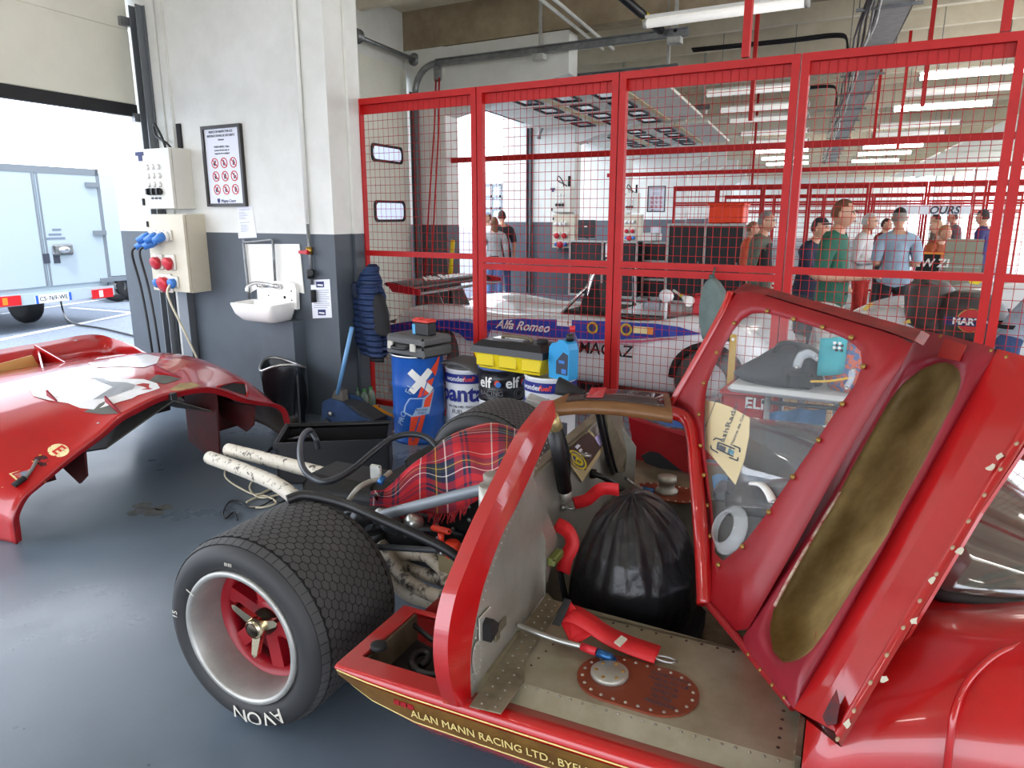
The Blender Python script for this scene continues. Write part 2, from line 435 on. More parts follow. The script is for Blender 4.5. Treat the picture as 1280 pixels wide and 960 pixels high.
# tracks: upright channels either side of each opening
def track_up(y, side, z1=3.4):
    t = MB(); t.prism([B(XD+.07,y,0), B(XD+.19,y,0), B(XD+.19,y+.012*side,0), B(XD+.07,y+.012*side,0)], (0,0,z1))
    t.prism([B(XD+.07,y,0), B(XD+.08,y,0), B(XD+.08,y-.07*side,0), B(XD+.07,y-.07*side,0)], (0,0,z1)); t.prism([B(XD+.16,y,0), B(XD+.17,y,0), B(XD+.17,y-.07*side,0), B(XD+.16,y-.07*side,0)], (0,0,z1))
    struct('trim_door_track', t, M['trackgrey'])
track_up(4.285, 1); track_up(4.75, -1); track_up(9.07, 1); track_up(9.56, -1); track_up(13.87, 1); track_up(14.36,-1)
m = MB(); m.prism([B(XD+.22,4.285,0.0), B(XD+.32,4.285,0), B(XD+.32,4.299,0), B(XD+.22,4.299,0)], (0,0,4.4)); m.prism([B(XD+.37,4.27,2.2), B(XD+.44,4.27,2.2), B(XD+.44,4.299,2.2), B(XD+.37,4.299,2.2)], (0,0,2.2))
struct('trim_cable_duct', m, M['wpaint'])
# torsion tube of the closed door
p = door_planept(446,45,XD+.12); q = door_planept(519,75,XD+.12)
sp = thing('torsion_spring_bar', (p+q)/2, 'grey steel lift shaft with pulleys above the closed cream door', 'door shaft')
h = MB(); h.tube([p, q], .028, 10); put('shaft', h, M['galv'], sp)
for c in (p, q):
    h = MB(); h.lathe([(.0,-.04),(.09,-.04),(.09,-.03),(.06,-.02),(.06,.02),(.09,.03),(.09,.04),(0,.04)], c, YD, 16); put('pulley', h, M['galv'], sp)
# horizontal door tracks
def htrack(y, x0, x1, z, label):
    t = thing('door_track', B((x0+x1)/2,y,z), label, 'door track')
    r = MB(); r.obox(B(x0,y,z), B(x1,y,z)-B(x0,y,z), (0,.02,0), (0,0,.09)); r.obox(B(x0,y-.06,z), B(x1,y,z)-B(x0,y,z), (0,.06,0), (0,0,.012)); r.obox(B(x0,y-.06,z+.08), B(x1,y,z)-B(x0,y,z), (0,.06,0), (0,0,.012))
    put('rail', r, M['galv'], t)
    c = MB(); pts = []
    for k in range(9):
        a = math.pi/2*k/8; pts.append(B(x0-.38*math.sin(a), y-.03, z+.04-.38*(1-math.cos(a))))
    c.tube(pts, .045, 8); put('curved_track', c, M['galv'], t)
    for f in (.45, .95):
        h = MB(); xx = x0+(x1-x0)*f; h.obox(B(xx,y,z+.06), (.04,0,0), (0,.03,0), (0,0,CZ-z-.06)); h.obox(B(xx-.06,y-.1,z-.08), (.16,0,0), (0,.12,0), (0,0,.07)); put('hanger', h, M['galvl'], t)
    return t
htrack(8.95, -5.75, -2.15, 3.68, 'grey horizontal door track nearest above the mesh partition')
htrack(9.75, -5.6, -2.4, 3.45, 'grey horizontal track running just behind the nearest door track')
htrack(13.8, -5.6, -2.5, 3.5, 'far grey horizontal door track beside the raised windowed door')
# doors raised under the ceiling in the bays beyond
def raised_door(name, y0, y1, z):
    d = MB(); x = -5.9; n = 0
    while n < 5:
        a = x + n*.66; d.prism([B(a+.008,y0,z), B(a+.652,y0,z), B(a+.652,y1,z), B(a+.008,y1,z)], (0,0,.045)); n += 1
    o = struct(name, d, M['doorw'])
    s = MB()
    for n in (2,4): s.prism([B(x+n*.66-.05,y0,z-.012), B(x+n*.66+.05,y0,z-.012), B(x+n*.66+.05,y1,z-.012), B(x+n*.66-.05,y1,z-.012)], (0,0,.012))
    put('seam_strip', s, mat('yellowed seal', (214,196,150), .7), o)
    for n in (1, 2, 3):
        for fy in (.1, .36, .62, .86):
            yy = y0+(y1-y0)*fy; xx = x+n*.66+.16
            L = lambda i: [B(xx+i,yy+i,z-.004), B(xx+.36-i,yy+i,z-.004), B(xx+.36-i,yy+.62-i,z-.004), B(xx+i,yy+.62-i,z-.004)]
            f = MB(); f.ring(L(0), L(.035), (0,0,-.02)); put('pane_frame', f, M['rubber'], o, True)
            g = MB(); g.prism(L(.03), (0,0,-.004)); put('pane', g, mat('dim pane', (120,126,134), .12), o, True)
    return o
raised_door('door_3', 9.72, 13.75, 3.36); raised_door('door_4', 14.5, 18.5, 3.36)
def raised_plain(y0, y1, x0, x1, z):
    d = MB()
    for n in range(4):
        w = (x1-x0)/4; d.prism([B(x0+n*w+.008,y0,z), B(x0+(n+1)*w-.008,y0,z), B(x0+(n+1)*w-.008,y1,z), B(x0+n*w+.008,y1,z)], (0,0,.045))
    return struct('door_5', d, M['doorw'])
for k in range(2, 7): raised_plain(4.9+PITCH*k, 9.0+PITCH*k, 2.6, 5.1, 3.3)
# ================================================================== cable tray, conduits, lights
t = thing('cable_tray', B(0,12,3.75), 'long grey cable tray slung under the concrete ceiling', 'cable tray')
m = MB()
m.obox(B(-.17,6,3.75), B(-.17,34,3.75)-B(-.17,6,3.75), (.34,0,0), (0,0,.012))
for s in (-.17,.16): m.obox(B(s,6,3.75), B(s,34,3.75)-B(s,6,3.75), (.012,0,0), (0,0,.07))
put('tray', m, M['galvl'], t)
for k in range(5):
    m = MB(); x = -.3+.035*k; pts = [B(x+.02*math.sin(yy*1.7+k), yy, 3.73+.02*math.sin(yy*2.3+k*2)) for yy in [6+28*i/40 for i in range(41)]]
    m.tube(pts, .014, 6); put('cable', m, M['black'] if k < 3 else M['galvl'], t)
for yy in range(7, 34, 2): m = MB(); m.box(B(-.06,yy,3.735), (.62,.04,.03)); m.cyl(B(-.34,yy,3.73), B(-.34,yy,CZ), .006, n=5); m.cyl(B(.2,yy,3.73), B(.2,yy,CZ), .006, n=5); put('hanger', m, M['galv'], t)
for k, (y, xa) in enumerate(((8.2,-2.9),(12.0,-2.6),(16.5,-2.6))):
    m = MB(); pts = [B(xa,y,CZ-.32), B(-1.2,y,CZ-.34), B(-.5,y,CZ-.34), B(-.36,y-.05,CZ-.45), B(-.34,y-.1,3.78)]
    for d in (0,.05,.09): m.tube([p+Vector((0,d,-d*.3)) for p in smooth_path(pts, 4)], .014, 6)
    tag(put('ceiling_cable', m, M['black']), ('black cable run crossing the ceiling to the tray, nearest the mesh partition','black cable run crossing the ceiling above the middle lights','black cable run crossing the ceiling farthest away')[k], 'cable')
for k, xo in enumerate((0,.14)):
    a = P(677+xo*120,0,z=3.93); m = MB(); m.tube([a-YD*2.5, a+YD*2.6], .022, 8)
    tag(put('conduit_pipe', m, M['wpaint']), ('left of two white conduits slung under the concrete','right of two white conduits slung under the concrete')[k], 'pipe')
m = MB(); a = P(782,0,z=3.9); b = P(826,38,z=3.75)
m.tube([a-(b-a)*.6, b], .05, 10); tag(put('duct_hose', m, M['black']), 'thick black duct with a yellow mark above the near light', 'duct')
o = bpy.data.objects['duct_hose']; m = MB(); c = a.lerp(b,.55); d = (b-a).normalized(); m.tube([c-d*.06, c+d*.06], .053, 10); put('yellow_mark', m, mat('yellow tape', (226,200,20), .5), o)
def batten(x0, y, lit, z=3.5, L=1.54):
    t = thing('batten_light', B(x0+L/2,y,z), 'x', 'ceiling light', 'fluorescent lights under the garage ceiling')
    a, b = B(x0,y,z), B(x0+L,y,z); b.y = a.y; b.x = a.x+L
    m = MB(); m.obox(a+Vector((0,-.025,.08)), (L,0,0), (0,.05,0), (0,0,.025)); put('housing', m, M['whitep'], t)
    m = MB(); m.tube([a+Vector((.02,0,.03)), b+Vector((-.02,0,.03))], .044, 8); put('diffuser', m, M['battenon'] if lit else M['battenoff'], t)
    for f in (0, 1):
        m = MB(); p = a.lerp(b, f); m.tube([p+Vector((-.02+.0*f,0,.03)), p+Vector((.02,0,.03))], .048, 8); put('end_cap', m, M['galvl'], t)
    m = MB()
    for f in (.15,.85): p = a.lerp(b, f); m.cyl(p+Vector((0,0,.08)), p+Vector((0,0,CZ-z)), .006, n=5)
    put('hanger', m, M['galv'], t)
    return t
ld = P(806,33,z=3.5)
cA = [(7.58,0),(12.3,0),(14.3,0),(16.0,0),(18.6,0),(21.0,0),(24,1),(27,1),(30,1),(34,1)]
cB = [(3.0,1),(12.3,1),(13.9,0),(15.7,1),(18.6,0),(20.5,0),(24,1),(26.6,1),(30,1),(34,1)]
ordn = ['nearest','second','third','fourth','fifth','sixth','seventh','eighth','ninth','farthest']
for k, (y, lit) in enumerate(cA):
    t = batten(ld.x-SK*(ld.y-4.3), y, lit); t['label'] = f'white fluorescent batten left of the cable tray, {ordn[k]} in its row' + (', lit' if lit else '')
for k, (y, lit) in enumerate(cB):
    t = batten(.63, y, lit)
    t['label'] = f'white fluorescent batten right of the cable tray, {ordn[k-1]} in its row' if k else 'added fill batten, unseen above the red car bay'  # the first of this row is added out of view as fill light
for k, (x, y) in enumerate(((.5,-.5),(-4,-.5),(-4.2,2.2),(3,1.5),(3.2,6.5),(3.2,9.5))):  # battens added out of view to fill the interior with light
    t = batten(x, y, 1); t['label'] = 'added fill batten over the near bay, outside the view'
# ================================================================== fences
def grid_wires(m, o, ax, w, z0, z1, px, pz, r=.0022):
    n = max(1, round(w/px))
    for k in range(1, n): p = o + ax*(w*k/n); m.tube([p+Vector((0,0,z0)), p+Vector((0,0,z1))], r, 4, caps=False)
    n = max(1, round((z1-z0)/pz))
    for k in range(1, n): z = z0+(z1-z0)*k/n; m.tube([o+Vector((0,.004,z)), o+ax*w+Vector((0,.004,z))], r, 4, caps=False)
def fence_panel(x0, x1, y, ztop, zmid, label, double=True, px=.05, pz=.062, r=.0024, group='red mesh panels of the near partition'):
    t = thing('fence_panel', (x0,y,0), label, 'fence', group)
    s = .045; m = MB(); g = .004
    for x in (x0+g, x1-s-g): m.obox((x,y-s/2,0.02), (s,0,0), (0,s,0), (0,0,ztop-.02))
    m.obox((x0+g+s,y-s/2,ztop-s), (x1-x0-2*g-2*s,0,0), (0,s,0), (0,0,s))
    m.obox((x0+g+s,y-s/2,.05), (x1-x0-2*g-2*s,0,0), (0,s,0), (0,0,s))
    m.obox((x0+g+s,y+s/2-.008,ztop-s-.07), (x1-x0-2*g-2*s,0,0), (0,.008,0), (0,0,.07))
    put('frame', m, M['fred'], t)
    m = MB(); m.obox((x0+g+s,y-s/2,zmid), (x1-x0-2*g-2*s,0,0), (0,s,0), (0,0,.042))
    if double: m.obox((x0+g+s,y-s/2,zmid-.052), (x1-x0-2*g-2*s,0,0), (0,s,0), (0,0,.045))
    put('mid_rail', m, M['fred'], t)
    m = MB(); grid_wires(m, Vector((x0+g+s,y+.012,0)), Vector((1,0,0)), x1-x0-2*g-2*s, .09, ztop-s, px, pz, r); put('wire_mesh', m, M['fred'], t)
    for x in (x0+.02, x1-.06):
        b = MB(); b.box((x+.02,y,.01), (.06,.09,.02)); put('foot_plate', b, M['fred'], t)
    return t
FY = 4.7
fx = [P(x,yy,Y=FY).x for x, yy in ((446,128),(597,110),(776,92),(1003,68),(1288,40))]
fx.append(fx[-1]+1.1); fx.append(fx[-1]+1.1); fx.append(fx[-1]+1.1)
FL = ['red mesh partition panel attached to the grey pier behind the jacket','red mesh partition panel behind the yellow toolbox','red mesh partition panel behind the grey drawstring bag, third from the pier','red mesh partition panel right behind the raised red car door','red mesh partition panel at the right edge of the photo','red mesh panel beyond the right edge, first','red mesh panel beyond the right edge, second']
for k in range(len(fx)-1): fence_panel(fx[k], fx[k+1], FY, P(900,78,Y=FY).z+.0, 1.30 if k else 1.32, FL[k], double=k in (1,2), r=.0018)
for k, (x, y, x2, y2, Y) in enumerate(((932,72,938,-20,FY+.06),(1256,40,1261,-10,FY+.06),(938,151,944,80,9.3),(1153,133,1162,60,9.3),(1092,176,1096,128,13.6),(1122,186,1127,150,13.6),(940,231,941,205,17.0))):
    p = P(x,y,Y=Y); m = MB(); m.obox(p-Vector((.022,.022,0)), (.044,0,0), (0,.044,0), (0,0,CZ-p.z))
    tag(put('drop_post', m, M['fred']), ['red drop post above the near partition, behind the unlit batten','red drop post above the near partition at top right','short red drop post seen through the third panel','short red drop post seen through the fourth panel beside the lit batten','thin red drop post left of the cable tray end','thin red drop post in the middle of the fourth panel','tiny red drop post far down the garage'][k], 'post', 'red posts hanging from the ceiling')
for k, (a, b, Y, z) in enumerate((((475,0),(1300,0),9.3,2.46),((700,0),(1290,0),13.6,2.42))):
    x0 = P(480 if k == 0 else 760,200,Y=Y).x; x1 = 4.2
    t = thing('partition_rail', (x0,Y,z), ['red top rail crossing the second bay behind the mesh','red top rail crossing the third bay farther behind'][k], 'rail')
    m = MB(); m.obox((x0,Y-.03,z-.06), (x1-x0,0,0), (0,.06,0), (0,0,.07)); put('rail', m, M['fred'], t)
    m = MB(); m.obox((x1-.06,Y-.03,0), (.06,0,0), (0,.06,0), (0,0,z-.06)); put('post', m, M['fred'], t)
Y4 = 17.4; fx4 = [P(x,260,Y=Y4).x for x in (841,896,952,1010,1084,1157,1231,1310)]
nth = ['first','second','third','fourth','fifth','sixth','seventh']
for k in range(7): fence_panel(fx4[k], fx4[k+1], Y4, 2.31, 1.9, f'distant red mesh panel behind the people, {nth[k]} from the left', double=True, px=.16, pz=.2, r=.005, group='red mesh panels of the far partition')
Y5 = 24.; 
for k in range(6):
    a = P(905+62*k,262,Y=Y5).x; b = P(905+62*(k+1),262,Y=Y5).x
    fence_panel(a, b, Y5, 2.25, 1.75, f'faint red mesh panel of the farthest partition, {nth[k]} from the left', double=True, px=.3, pz=.3, r=.006, group='red mesh panels of the farthest partition')
# ================================================================== things on and near the pier
Xv, Yv, Zv = Vector((1,0,0)), Vector((0,1,0)), Vector((0,0,1))
M['beige'] = mat('beige cabinet', (206,198,176), .5, rgb2=(196,188,166), vscale=3)
M['lgrey'] = mat('light grey cabinet', (214,212,200), .45)
M['plugblue'] = mat('blue socket', (58,120,196), .4)
M['plugred'] = mat('red socket', (196,36,48), .4)
M['cream'] = mat('cream cable', (206,198,172), .5)
def face_cab(name, label, x0, x1, z0, z1, d, m):
    t = thing(name, (x0+(x1-x0)/2, 4.3-d/2, z0), label, 'cabinet')
    b = MB(); b.obox(B(x0,4.299,z0), (x1-x0,0,0), -(B(x0,4.3,0)-B(x0,4.3-d+.03,0)), (0,0,z1-z0)); put('body', b, m, t)
    a0 = B(x0,4.3-d+.024,z0+.006); b = MB(); b.obox(a0+Vector((.006,0,0)), (x1-x0-.012,0,0), (0,-.024,0), (0,0,z1-z0-.012)); dr = put('door', b, m, t)
    return t, dr
# upper cabinet with meters
T, D = face_cab('control_cabinet', 'light grey wall cabinet with rows of round buttons, upper of two', -6.19, -5.752, 1.70, 2.205, .23, M['lgrey'])
yf = 4.069; ox = -6.155
for r in range(3):
    for c in range(3):
        b = MB(); p = Vector((ox+.12+c*.075, yf, 2.05-r*.072)); b.cyl(p, p+Vector((0,-.02,0)), .026, .02, 10); put('button', b, M['white'], D)
for c in range(3): b = MB(); p = Vector((ox+.13+c*.07, yf, 1.845)); b.tube([p, p+Vector((0,-.03,0))], .03, 8); b.box(p+Vector((0,-.035,0)), (.02,.02,.05)); put('switch', b, M['black'], D)
for c in range(3): b = MB(); b.box((ox+.15+c*.05, yf-.002, 1.79), (.03,.006,.016)); put('label_strip', b, M['ink'], D)
for z in (1.76,): b = MB(); b.box((ox+.02, yf-.006, z), (.022,.012,.06)); put('lock', b, M['blackm'], D)
b = MB(); b.box((ox+.03, yf-.002, 2.165), (.11,.004,.03)); b.box((ox+.035, yf-.002, 2.13), (.05,.004,.05)); put('blue_sticker', b, M['inkblue'], D)
b = MB(); pts = smooth_path([B(-5.95,4.2,2.2), B(-5.98,4.18,2.32), B(-6.08,4.2,2.42), B(-6.1,4.22,2.33), B(-5.95,4.2,2.26), B(-5.88,4.2,2.21)], 6); b.tube(pts, .012, 6); put('cable_loop', b, M['black'], T)
b = MB(); b.obox(B(-5.89,4.28,2.2), (.05,0,0), (0,.018,0), (0,0,.22)); put('cable_riser', b, M['blackm'], T)
# lower cabinet with sockets
T, D = face_cab('socket_cabinet', 'beige wall cabinet with red and blue power sockets, lower of two', -6.155, -5.64, .985, 1.655, .24, M['beige'])
yf = 4.059
def sock(parent, x, z, r, m, tilt=.3):
    b = MB(); p = Vector((x,yf,z)); b.rbox(p+Vector((0,-.006,0)), (r*2.6,.02,r*2.6), .006); s = put('socket_plate', b, M['lgrey'], parent)
    b = MB(); d = Vector((0,-1,-tilt)).normalized(); b.lathe([(r*.9,0),(r*.95,.03),(r*1.1,.035),(r*1.1,.055),(r*.3,.06),(.0,.06)], p, d, 14); put('socket_cap', b, m, s)
for x, z in ((-6.0,1.245),(-5.83,1.245)): sock(D, x, z, .052, M['plugred'])
sock(D, -5.92, 1.06, .065, M['plugred']); sock(D, -6.01, 1.07, .036, M['plugblue']); sock(D, -5.8, 1.075, .04, M['plugblue'])
for x in (-5.82,-5.92,-6.02): sock(D, x, 1.475, .036, M['whitep'])
b = MB(); b.box((-6.10, yf-.004, 1.57), (.02,.012,.05)); put('lock', b, M['blackm'], D)
for k, (x, z, dx) in enumerate(((-5.82,1.475,-.03),(-5.92,1.475,-.05),(-6.02,1.475,-.06),(-5.95,1.425,-.05),(-6.05,1.42,-.06))):
    t = thing('blue_plug', (x,yf-.1,z-.04), ['blue plug in the top row of sockets, rightmost','blue plug in the top row of sockets, middle','blue plug in the top row of sockets, leftmost','blue plug hanging below the top sockets with a black cable, right one','blue plug hanging below the top sockets with a black cable, left one'][k], 'plug', 'blue plugs in the socket cabinet')
    p = Vector((x,yf-.045,z)); q = p+Vector((dx,-.09,-.05)); b = MB(); b.tube([p,p.lerp(q,.4),q], [.034,.04,.026], 10); put('plug_body', b, M['plugblue'], t)
    b = MB(); b.tube([p+Vector((0,.03,.01)),p], .03, 10); put('plug_collar', b, M['whitep'], t)
    if k in (3, 4):
        lp = smooth_path([q, q+Vector((-.03,-.02,-.06)), q+Vector((-.02,.02,-.35)), q+Vector((.03,.02,-.8)), Vector((q.x+.06,q.y,.05)), Vector((q.x+.2,q.y-.25,.012))], 6)
        b = MB(); b.tube(lp, .011, 6); put('cable', b, M['black'], t)
p = Vector((-5.8,yf-.05,1.06)); b = MB(); b.tube(smooth_path([p, p+Vector((.02,-.05,-.1)), p+Vector((.12,0,-.4)), p+Vector((.25,.05,-.75)), p+Vector((.3,.08,-1.0)), Vector((p.x+.5,p.y-.2,.012))], 6), .01, 6)
tag(put('power_cable', b, M['cream']), 'cream power cable dropping from the lowest blue socket', 'cable')
# dark steel upright behind the lower cabinet
m = MB(); m.prism([B(-6.03,4.22,0), B(-5.9,4.22,0), B(-5.9,4.297,0), B(-6.03,4.297,0)], (0,0,.98)); struct('trim_upright', m, M['trackgrey'])
# ---- poster
def wallrect(px, Y, th, ins=0.0):
    a = [P(x, y, Y=Y) for x, y in px]; c = sum(a, Vector())/4
    return [p+(c-p).normalized()*ins for p in a]
R = [(251,159),(300,154),(309,257),(262,259)]
x0, x1, z0, z1 = -5.55, -5.065, 1.718, 2.376
t = thing('framed_poster', ((x0+x1)/2,4.285,z0), 'framed white poster with nine red prohibition circles on the white wall', 'poster')
b = MB(); L = lambda i, y: [Vector((x0+i,y,z0+i)), Vector((x1-i,y,z0+i)), Vector((x1-i,y,z1-i)), Vector((x0+i,y,z1-i))]
b.ring(L(0,4.265), L(.026,4.265), (0,.032,0)); put('frame', b, mat('black picture frame', (40,36,34), .4), t, True)
b = MB(); b.prism(L(.02,4.282), (0,.012,0)); sh = put('sheet', b, M['paper'], t, True)
yp = 4.280
for r in range(3):
    for c in range(3):
        p = Vector((x0+.13+c*.115, yp, 2.075-r*.108)); b = MB()
        o_ = [p+Vector((math.cos(a)*.043,0,math.sin(a)*.043)) for a in [2*math.pi*i/18 for i in range(18)]]; i_ = [p+(q-p)*.8 for q in o_]
        b.ring(o_, i_, (0,.003,0)); b.obox(p+Vector((-.03,-.0,.026)), (.06,0,-.06), (0,.002,0), (.006,0,.006)); put('prohibition_sign', b, M['inkred'], sh, True)
        b = MB(); k = r*3+c
        b.box(p+Vector((-.006+.006*(k%3),0.0015,-.004)), (.026,.002,.02)); b.box(p+Vector((.006-.01*(k%2),0.0015,.013)), (.012,.002,.02)); b.box(p+Vector((0,0.0015,-.018)), (.034-.008*(k%3),.002,.006)); put('pictogram', b, M['ink'], sh)
xc = (x0+x1)/2-.01
for s, sz, z in (('MERCI DE RESPECTER LES', .026, 2.325), ('INSTRUCTIONS DE SECURITE', .026, 2.293), ('Suivantes', .02, 2.262), ('VOUS DEVEZ : Faire', .022, 2.205), ('preuve de bon sens et', .02, 2.178), ('respecter les consignes', .02, 2.152)):
    put('lettering', text_mb(s, sz, Vector((xc,yp,z)), Xv, Zv, .002), M['ink'], sh)
put('logo_lettering', text_mb('Magny-Cours', .034, Vector((xc+.03,yp,1.765)), Xv, Zv, .002, shear=.2), M['inkblue'], sh)
b = MB(); b.prism([Vector((xc-.11,yp,1.785)), Vector((xc-.08,yp,1.785)), Vector((xc-.08,yp,1.76)), Vector((xc-.095,yp,1.745)), Vector((xc-.11,yp,1.76))], (0,.002,0)); put('logo_shield', b, M['inkblue'], sh, True)
# ---- papers
def notice(name, px, label, lines, Y=4.296, blocks=()):
    q = [P(x, y, Y=Y) for x, y in px]
    b = MB(); b.prism(q, (0,.003,0)); t = put(name, b, M['paper'], None, True); tag(t, label, 'notice')
    ax = (q[1]-q[0]); dn = (q[3]-q[0])
    for f, w0, w1 in lines:
        o = q[0]+dn*f; b = MB(); b.obox(o+ax*w0+Vector((0,-.0012,0)), ax*(w1-w0), (0,.0012,0), dn*.014); put('text_line', b, mat('grey print', (150,152,170), .7), t, True)
    for f0, f1, w0, w1 in blocks:
        o = q[0]+dn*f0; b = MB(); b.obox(o+ax*w0+Vector((0,-.0015,0)), ax*(w1-w0), (0,.0015,0), dn*(f1-f0)); k = put('blue_block', b, M['inkblue'], t, True)
        c = o+ax*(w0+w1)/2+dn*(f1-f0)*.6+Vector((0,-.002,0)); b = MB(); b.box(c, (ax.length*(w1-w0)*.7,.001,.012)); put('white_bar', b, M['white'], k)
    return t
notice('paper_notice', [(296,259),(315,257),(321,297),(298,298)], 'white paper sheet taped under the framed poster', [(.1,.15,.85)]+[(.18+.05*k,.12,.5+.1*(k%3)) for k in range(5)]+[(.5,.15,.8)]+[(.58+.05*k,.2,.6+.1*(k%2)) for k in range(5)])
notice('paper_notice', [(388,350),(412,349),(415,397),(391,398)], 'white notice with two navy logos beside the wash basin', [(.27+.055*k,.1,.92-.12*(k%3==2)) for k in range(9)], blocks=((.05,.2,.3,.7),(.77,.92,.3,.7)))
# ---- wall pipe with tap
m = MB(); a = P(371,0,Y=4.27); c = P(384,280,Y=4.27); m.tube([Vector((c.x,4.275,4.2)), Vector((c.x,4.275,c.z))], .018, 8)
wp = put('water_pipe', m, M['wpaint']); tag(wp, 'white water pipe with a red lever valve running down the pier', 'pipe')
m = MB(); m.tube([Vector((c.x,4.275,c.z)), Vector((c.x+.01,4.275,1.1))], .014, 8); put('lower_pipe', m, M['galv'], wp)
m = MB(); m.box((c.x-.02,4.235,1.36), (.09,.03,.025)); m.cyl((c.x,4.27,1.36),(c.x,4.235,1.36),.02,n=8); put('red_lever', m, M['plugred'], wp)
m = MB(); m.tube([(c.x,4.275,1.40),(c.x,4.275,1.34)], .026, 8); put('brass_valve', m, mat('brass', (190,150,70), .3, metal=.9), wp)
m = MB(); m.tube([(c.x,4.27,1.2),(c.x+.05,4.22,1.2)], .025, 8); m.tube([(c.x,4.27,1.22),(c.x,4.27,1.15)], .03, 8); put('stopcock', m, M['black'], wp)
m = MB(); m.tube([(c.x+.02,4.27,1.06),(c.x+.02,4.27,.96)], .022, 8); put('hose_end', m, M['blackm'], wp)
# ---- splashback, sink
q = [P(x, y, Y=4.29) for x, y in ((306,305),(374,305),(380,367),(361,362),(361,375),(322,375),(321,361),(313,366))]
m = MB(); m.prism(q, (0,.009,0)); tag(put('splashback', m, mat('white tiles', (232,230,222), .3), None, True), 'white tiled splashback panel behind the wash basin', 'panel')
m = MB(); a = P(341,300,Y=4.26); b_ = P(344,352,Y=4.26); l = P(304,303,Y=4.27); lb = P(312,380,Y=4.27)
m.tube(smooth_path([lb, l+Vector((0,0,-.02)), l+Vector((.03,0,0))], 3)+[a+Vector((-.03,0,0)), a, b_], .011, 8)
tag(put('supply_pipe', m, M['galv']), 'thin grey supply pipe framing the splashback down to the tap', 'pipe')
S = thing('wash_basin', (-4.75,4.05,.78), 'white ceramic wash basin hung on the grey pier', 'sink')
xl, xr, zt, zb, d = -5.05, -4.56, .952, .812, .34
def rr(x0, x1, y0, y1, r, z, n=5):
    pts = []
    for cx, cy, t0 in ((x1-r,y1-r,0),(x0+r,y1-r,90),(x0+r,y0+r,180),(x1-r,y0+r,270)):
        for k in range(n+1): a = math.radians(t0+90*k/n); pts.append(Vector((cx+r*math.cos(a)+SK*(cy+r*math.sin(a)-4.3), cy+r*math.sin(a), z)))
    return pts
y0, y1 = 4.3-d, 4.285
rows = [rr(xl+.08,xr-.06,y0+.08,y1,.05,zb-.015), rr(xl+.06,xr-.04,y0+.05,y1,.06,zb), rr(xl+.02,xr-.015,y0+.015,y1,.05,zb+.05), rr(xl,xr,y0,y1,.03,zt-.01), rr(xl+.004,xr-.004,y0+.004,y1-.004,.03,zt),
        rr(xl+.022,xr-.022,y0+.022,y1-.08,.03,zt-.002), rr(xl+.035,xr-.035,y0+.035,y1-.09,.04,zt-.04), rr(xl+.08,xr-.08,y0+.08,y1-.12,.05,zb+.03)]
m = MB(); ids = m.grid(rows, 0, True, cv=True); m.face(ids[0][::-1]); m.face(ids[-1]); put('basin', m, mat('glazed ceramic', (240,238,232), .12, coat=.5), S)
m = MB(); bz = zt-.05; pts = [Vector((xl+.13,4.285,bz)), Vector((xr+.03,4.285,bz-.01)), Vector((xr+.035,4.285,1.06)), Vector((xr+.02,4.285,1.098)), Vector((xr-.03,4.285,1.115)), Vector((xl+.2,4.285,1.115)), Vector((xl+.15,4.285,1.098)), Vector((xl+.13,4.285,1.06))]
m.prism(pts, (0,-.035,0)); put('upstand', m, MATS['glazed ceramic'], S, True)
m = MB(); tp = Vector((-4.80,4.24,1.075)); m.tube(smooth_path([tp+Vector((.06,0,.0)), tp+Vector((-.05,-.02,.015)), tp+Vector((-.13,-.06,.02)), tp+Vector((-.17,-.1,-.01)), tp+Vector((-.17,-.11,-.05))], 5), .014, 8); m.tube([tp+Vector((-.1,0,0)), tp+Vector((.1,0,0))], .02, 8); ta = put('tap', m, M['chrome'], S)
for s in (-.1,.1): m = MB(); m.lathe([(0,-.03),(.02,-.03),(.026,-.01),(.02,.03),(0,.035)], tp+Vector((s,-.02,.0)), (0,-1,.2), 8); put('tap_knob', m, M['chrome'], ta)
m = MB(); m.ball((xr-.1,4.25,.985), (.013,.01,.013), 8, 5); put('overflow', m, M['blackm'], S)
for (x, z) in ((xl+.2,.99),(xr-.02,1.04),(xr-.02,.965)): m = MB(); m.dome((x,4.25,z), (0,-1,0), .008); put('screw', m, M['blackm'], S)
m = MB(); a = P(322,410,Y=4.2); c_ = P(369,410,Y=4.2); m.prism([B(a.x,4.299,0), B(a.x+.03,4.19,0), B(c_.x-.03,4.19,0), B(c_.x,4.299,0)], (0,0,.80)); tag(put('waste_pipe_cover', m, M['dado'], None, True), 'grey boxed pipe cover under the wash basin', 'cover')
# ---- black rubbish bag on its stand
bs = thing('rubbish_bag_stand', (-4.52,4.05,0), 'black rubbish bag open on a metal stand beneath the wash basin', 'bin')
m = MB(); zt2 = .47
ring = [Vector((-4.52+.19*math.cos(a)+.03*math.sin(2*a), 4.02+.16*math.sin(a), zt2+.03*math.cos(a*2+1))) for a in [2*math.pi*k/18 for k in range(18)]]
rows = []
rnd = random.Random(3)
for k, f in enumerate((0,.12,.35,.6,.85,1)):
    rows.append([Vector((-4.52+(p.x+4.52)*(1-.15*f+.12*math.sin(j*1.9+k*1.3)*(f>0)), 4.02+(p.y-4.02)*(1-.1*f+.1*math.cos(j*2.3+k)*(f>0)), p.z*(1-f)+.012*(f))) for j, p in enumerate(ring)])
ids = m.grid(rows, 0, True, cv=True); m.face(ids[-1][::-1])
inn = [[Vector((-4.52+(p.x+4.52)*s, 4.02+(p.y-4.02)*s, p.z-dz)) for p in ring] for s, dz in ((.97,.002),(.85,.12),(.6,.3))]
ids = m.grid(inn[::-1], 0, True, cv=True); m.face(ids[0])
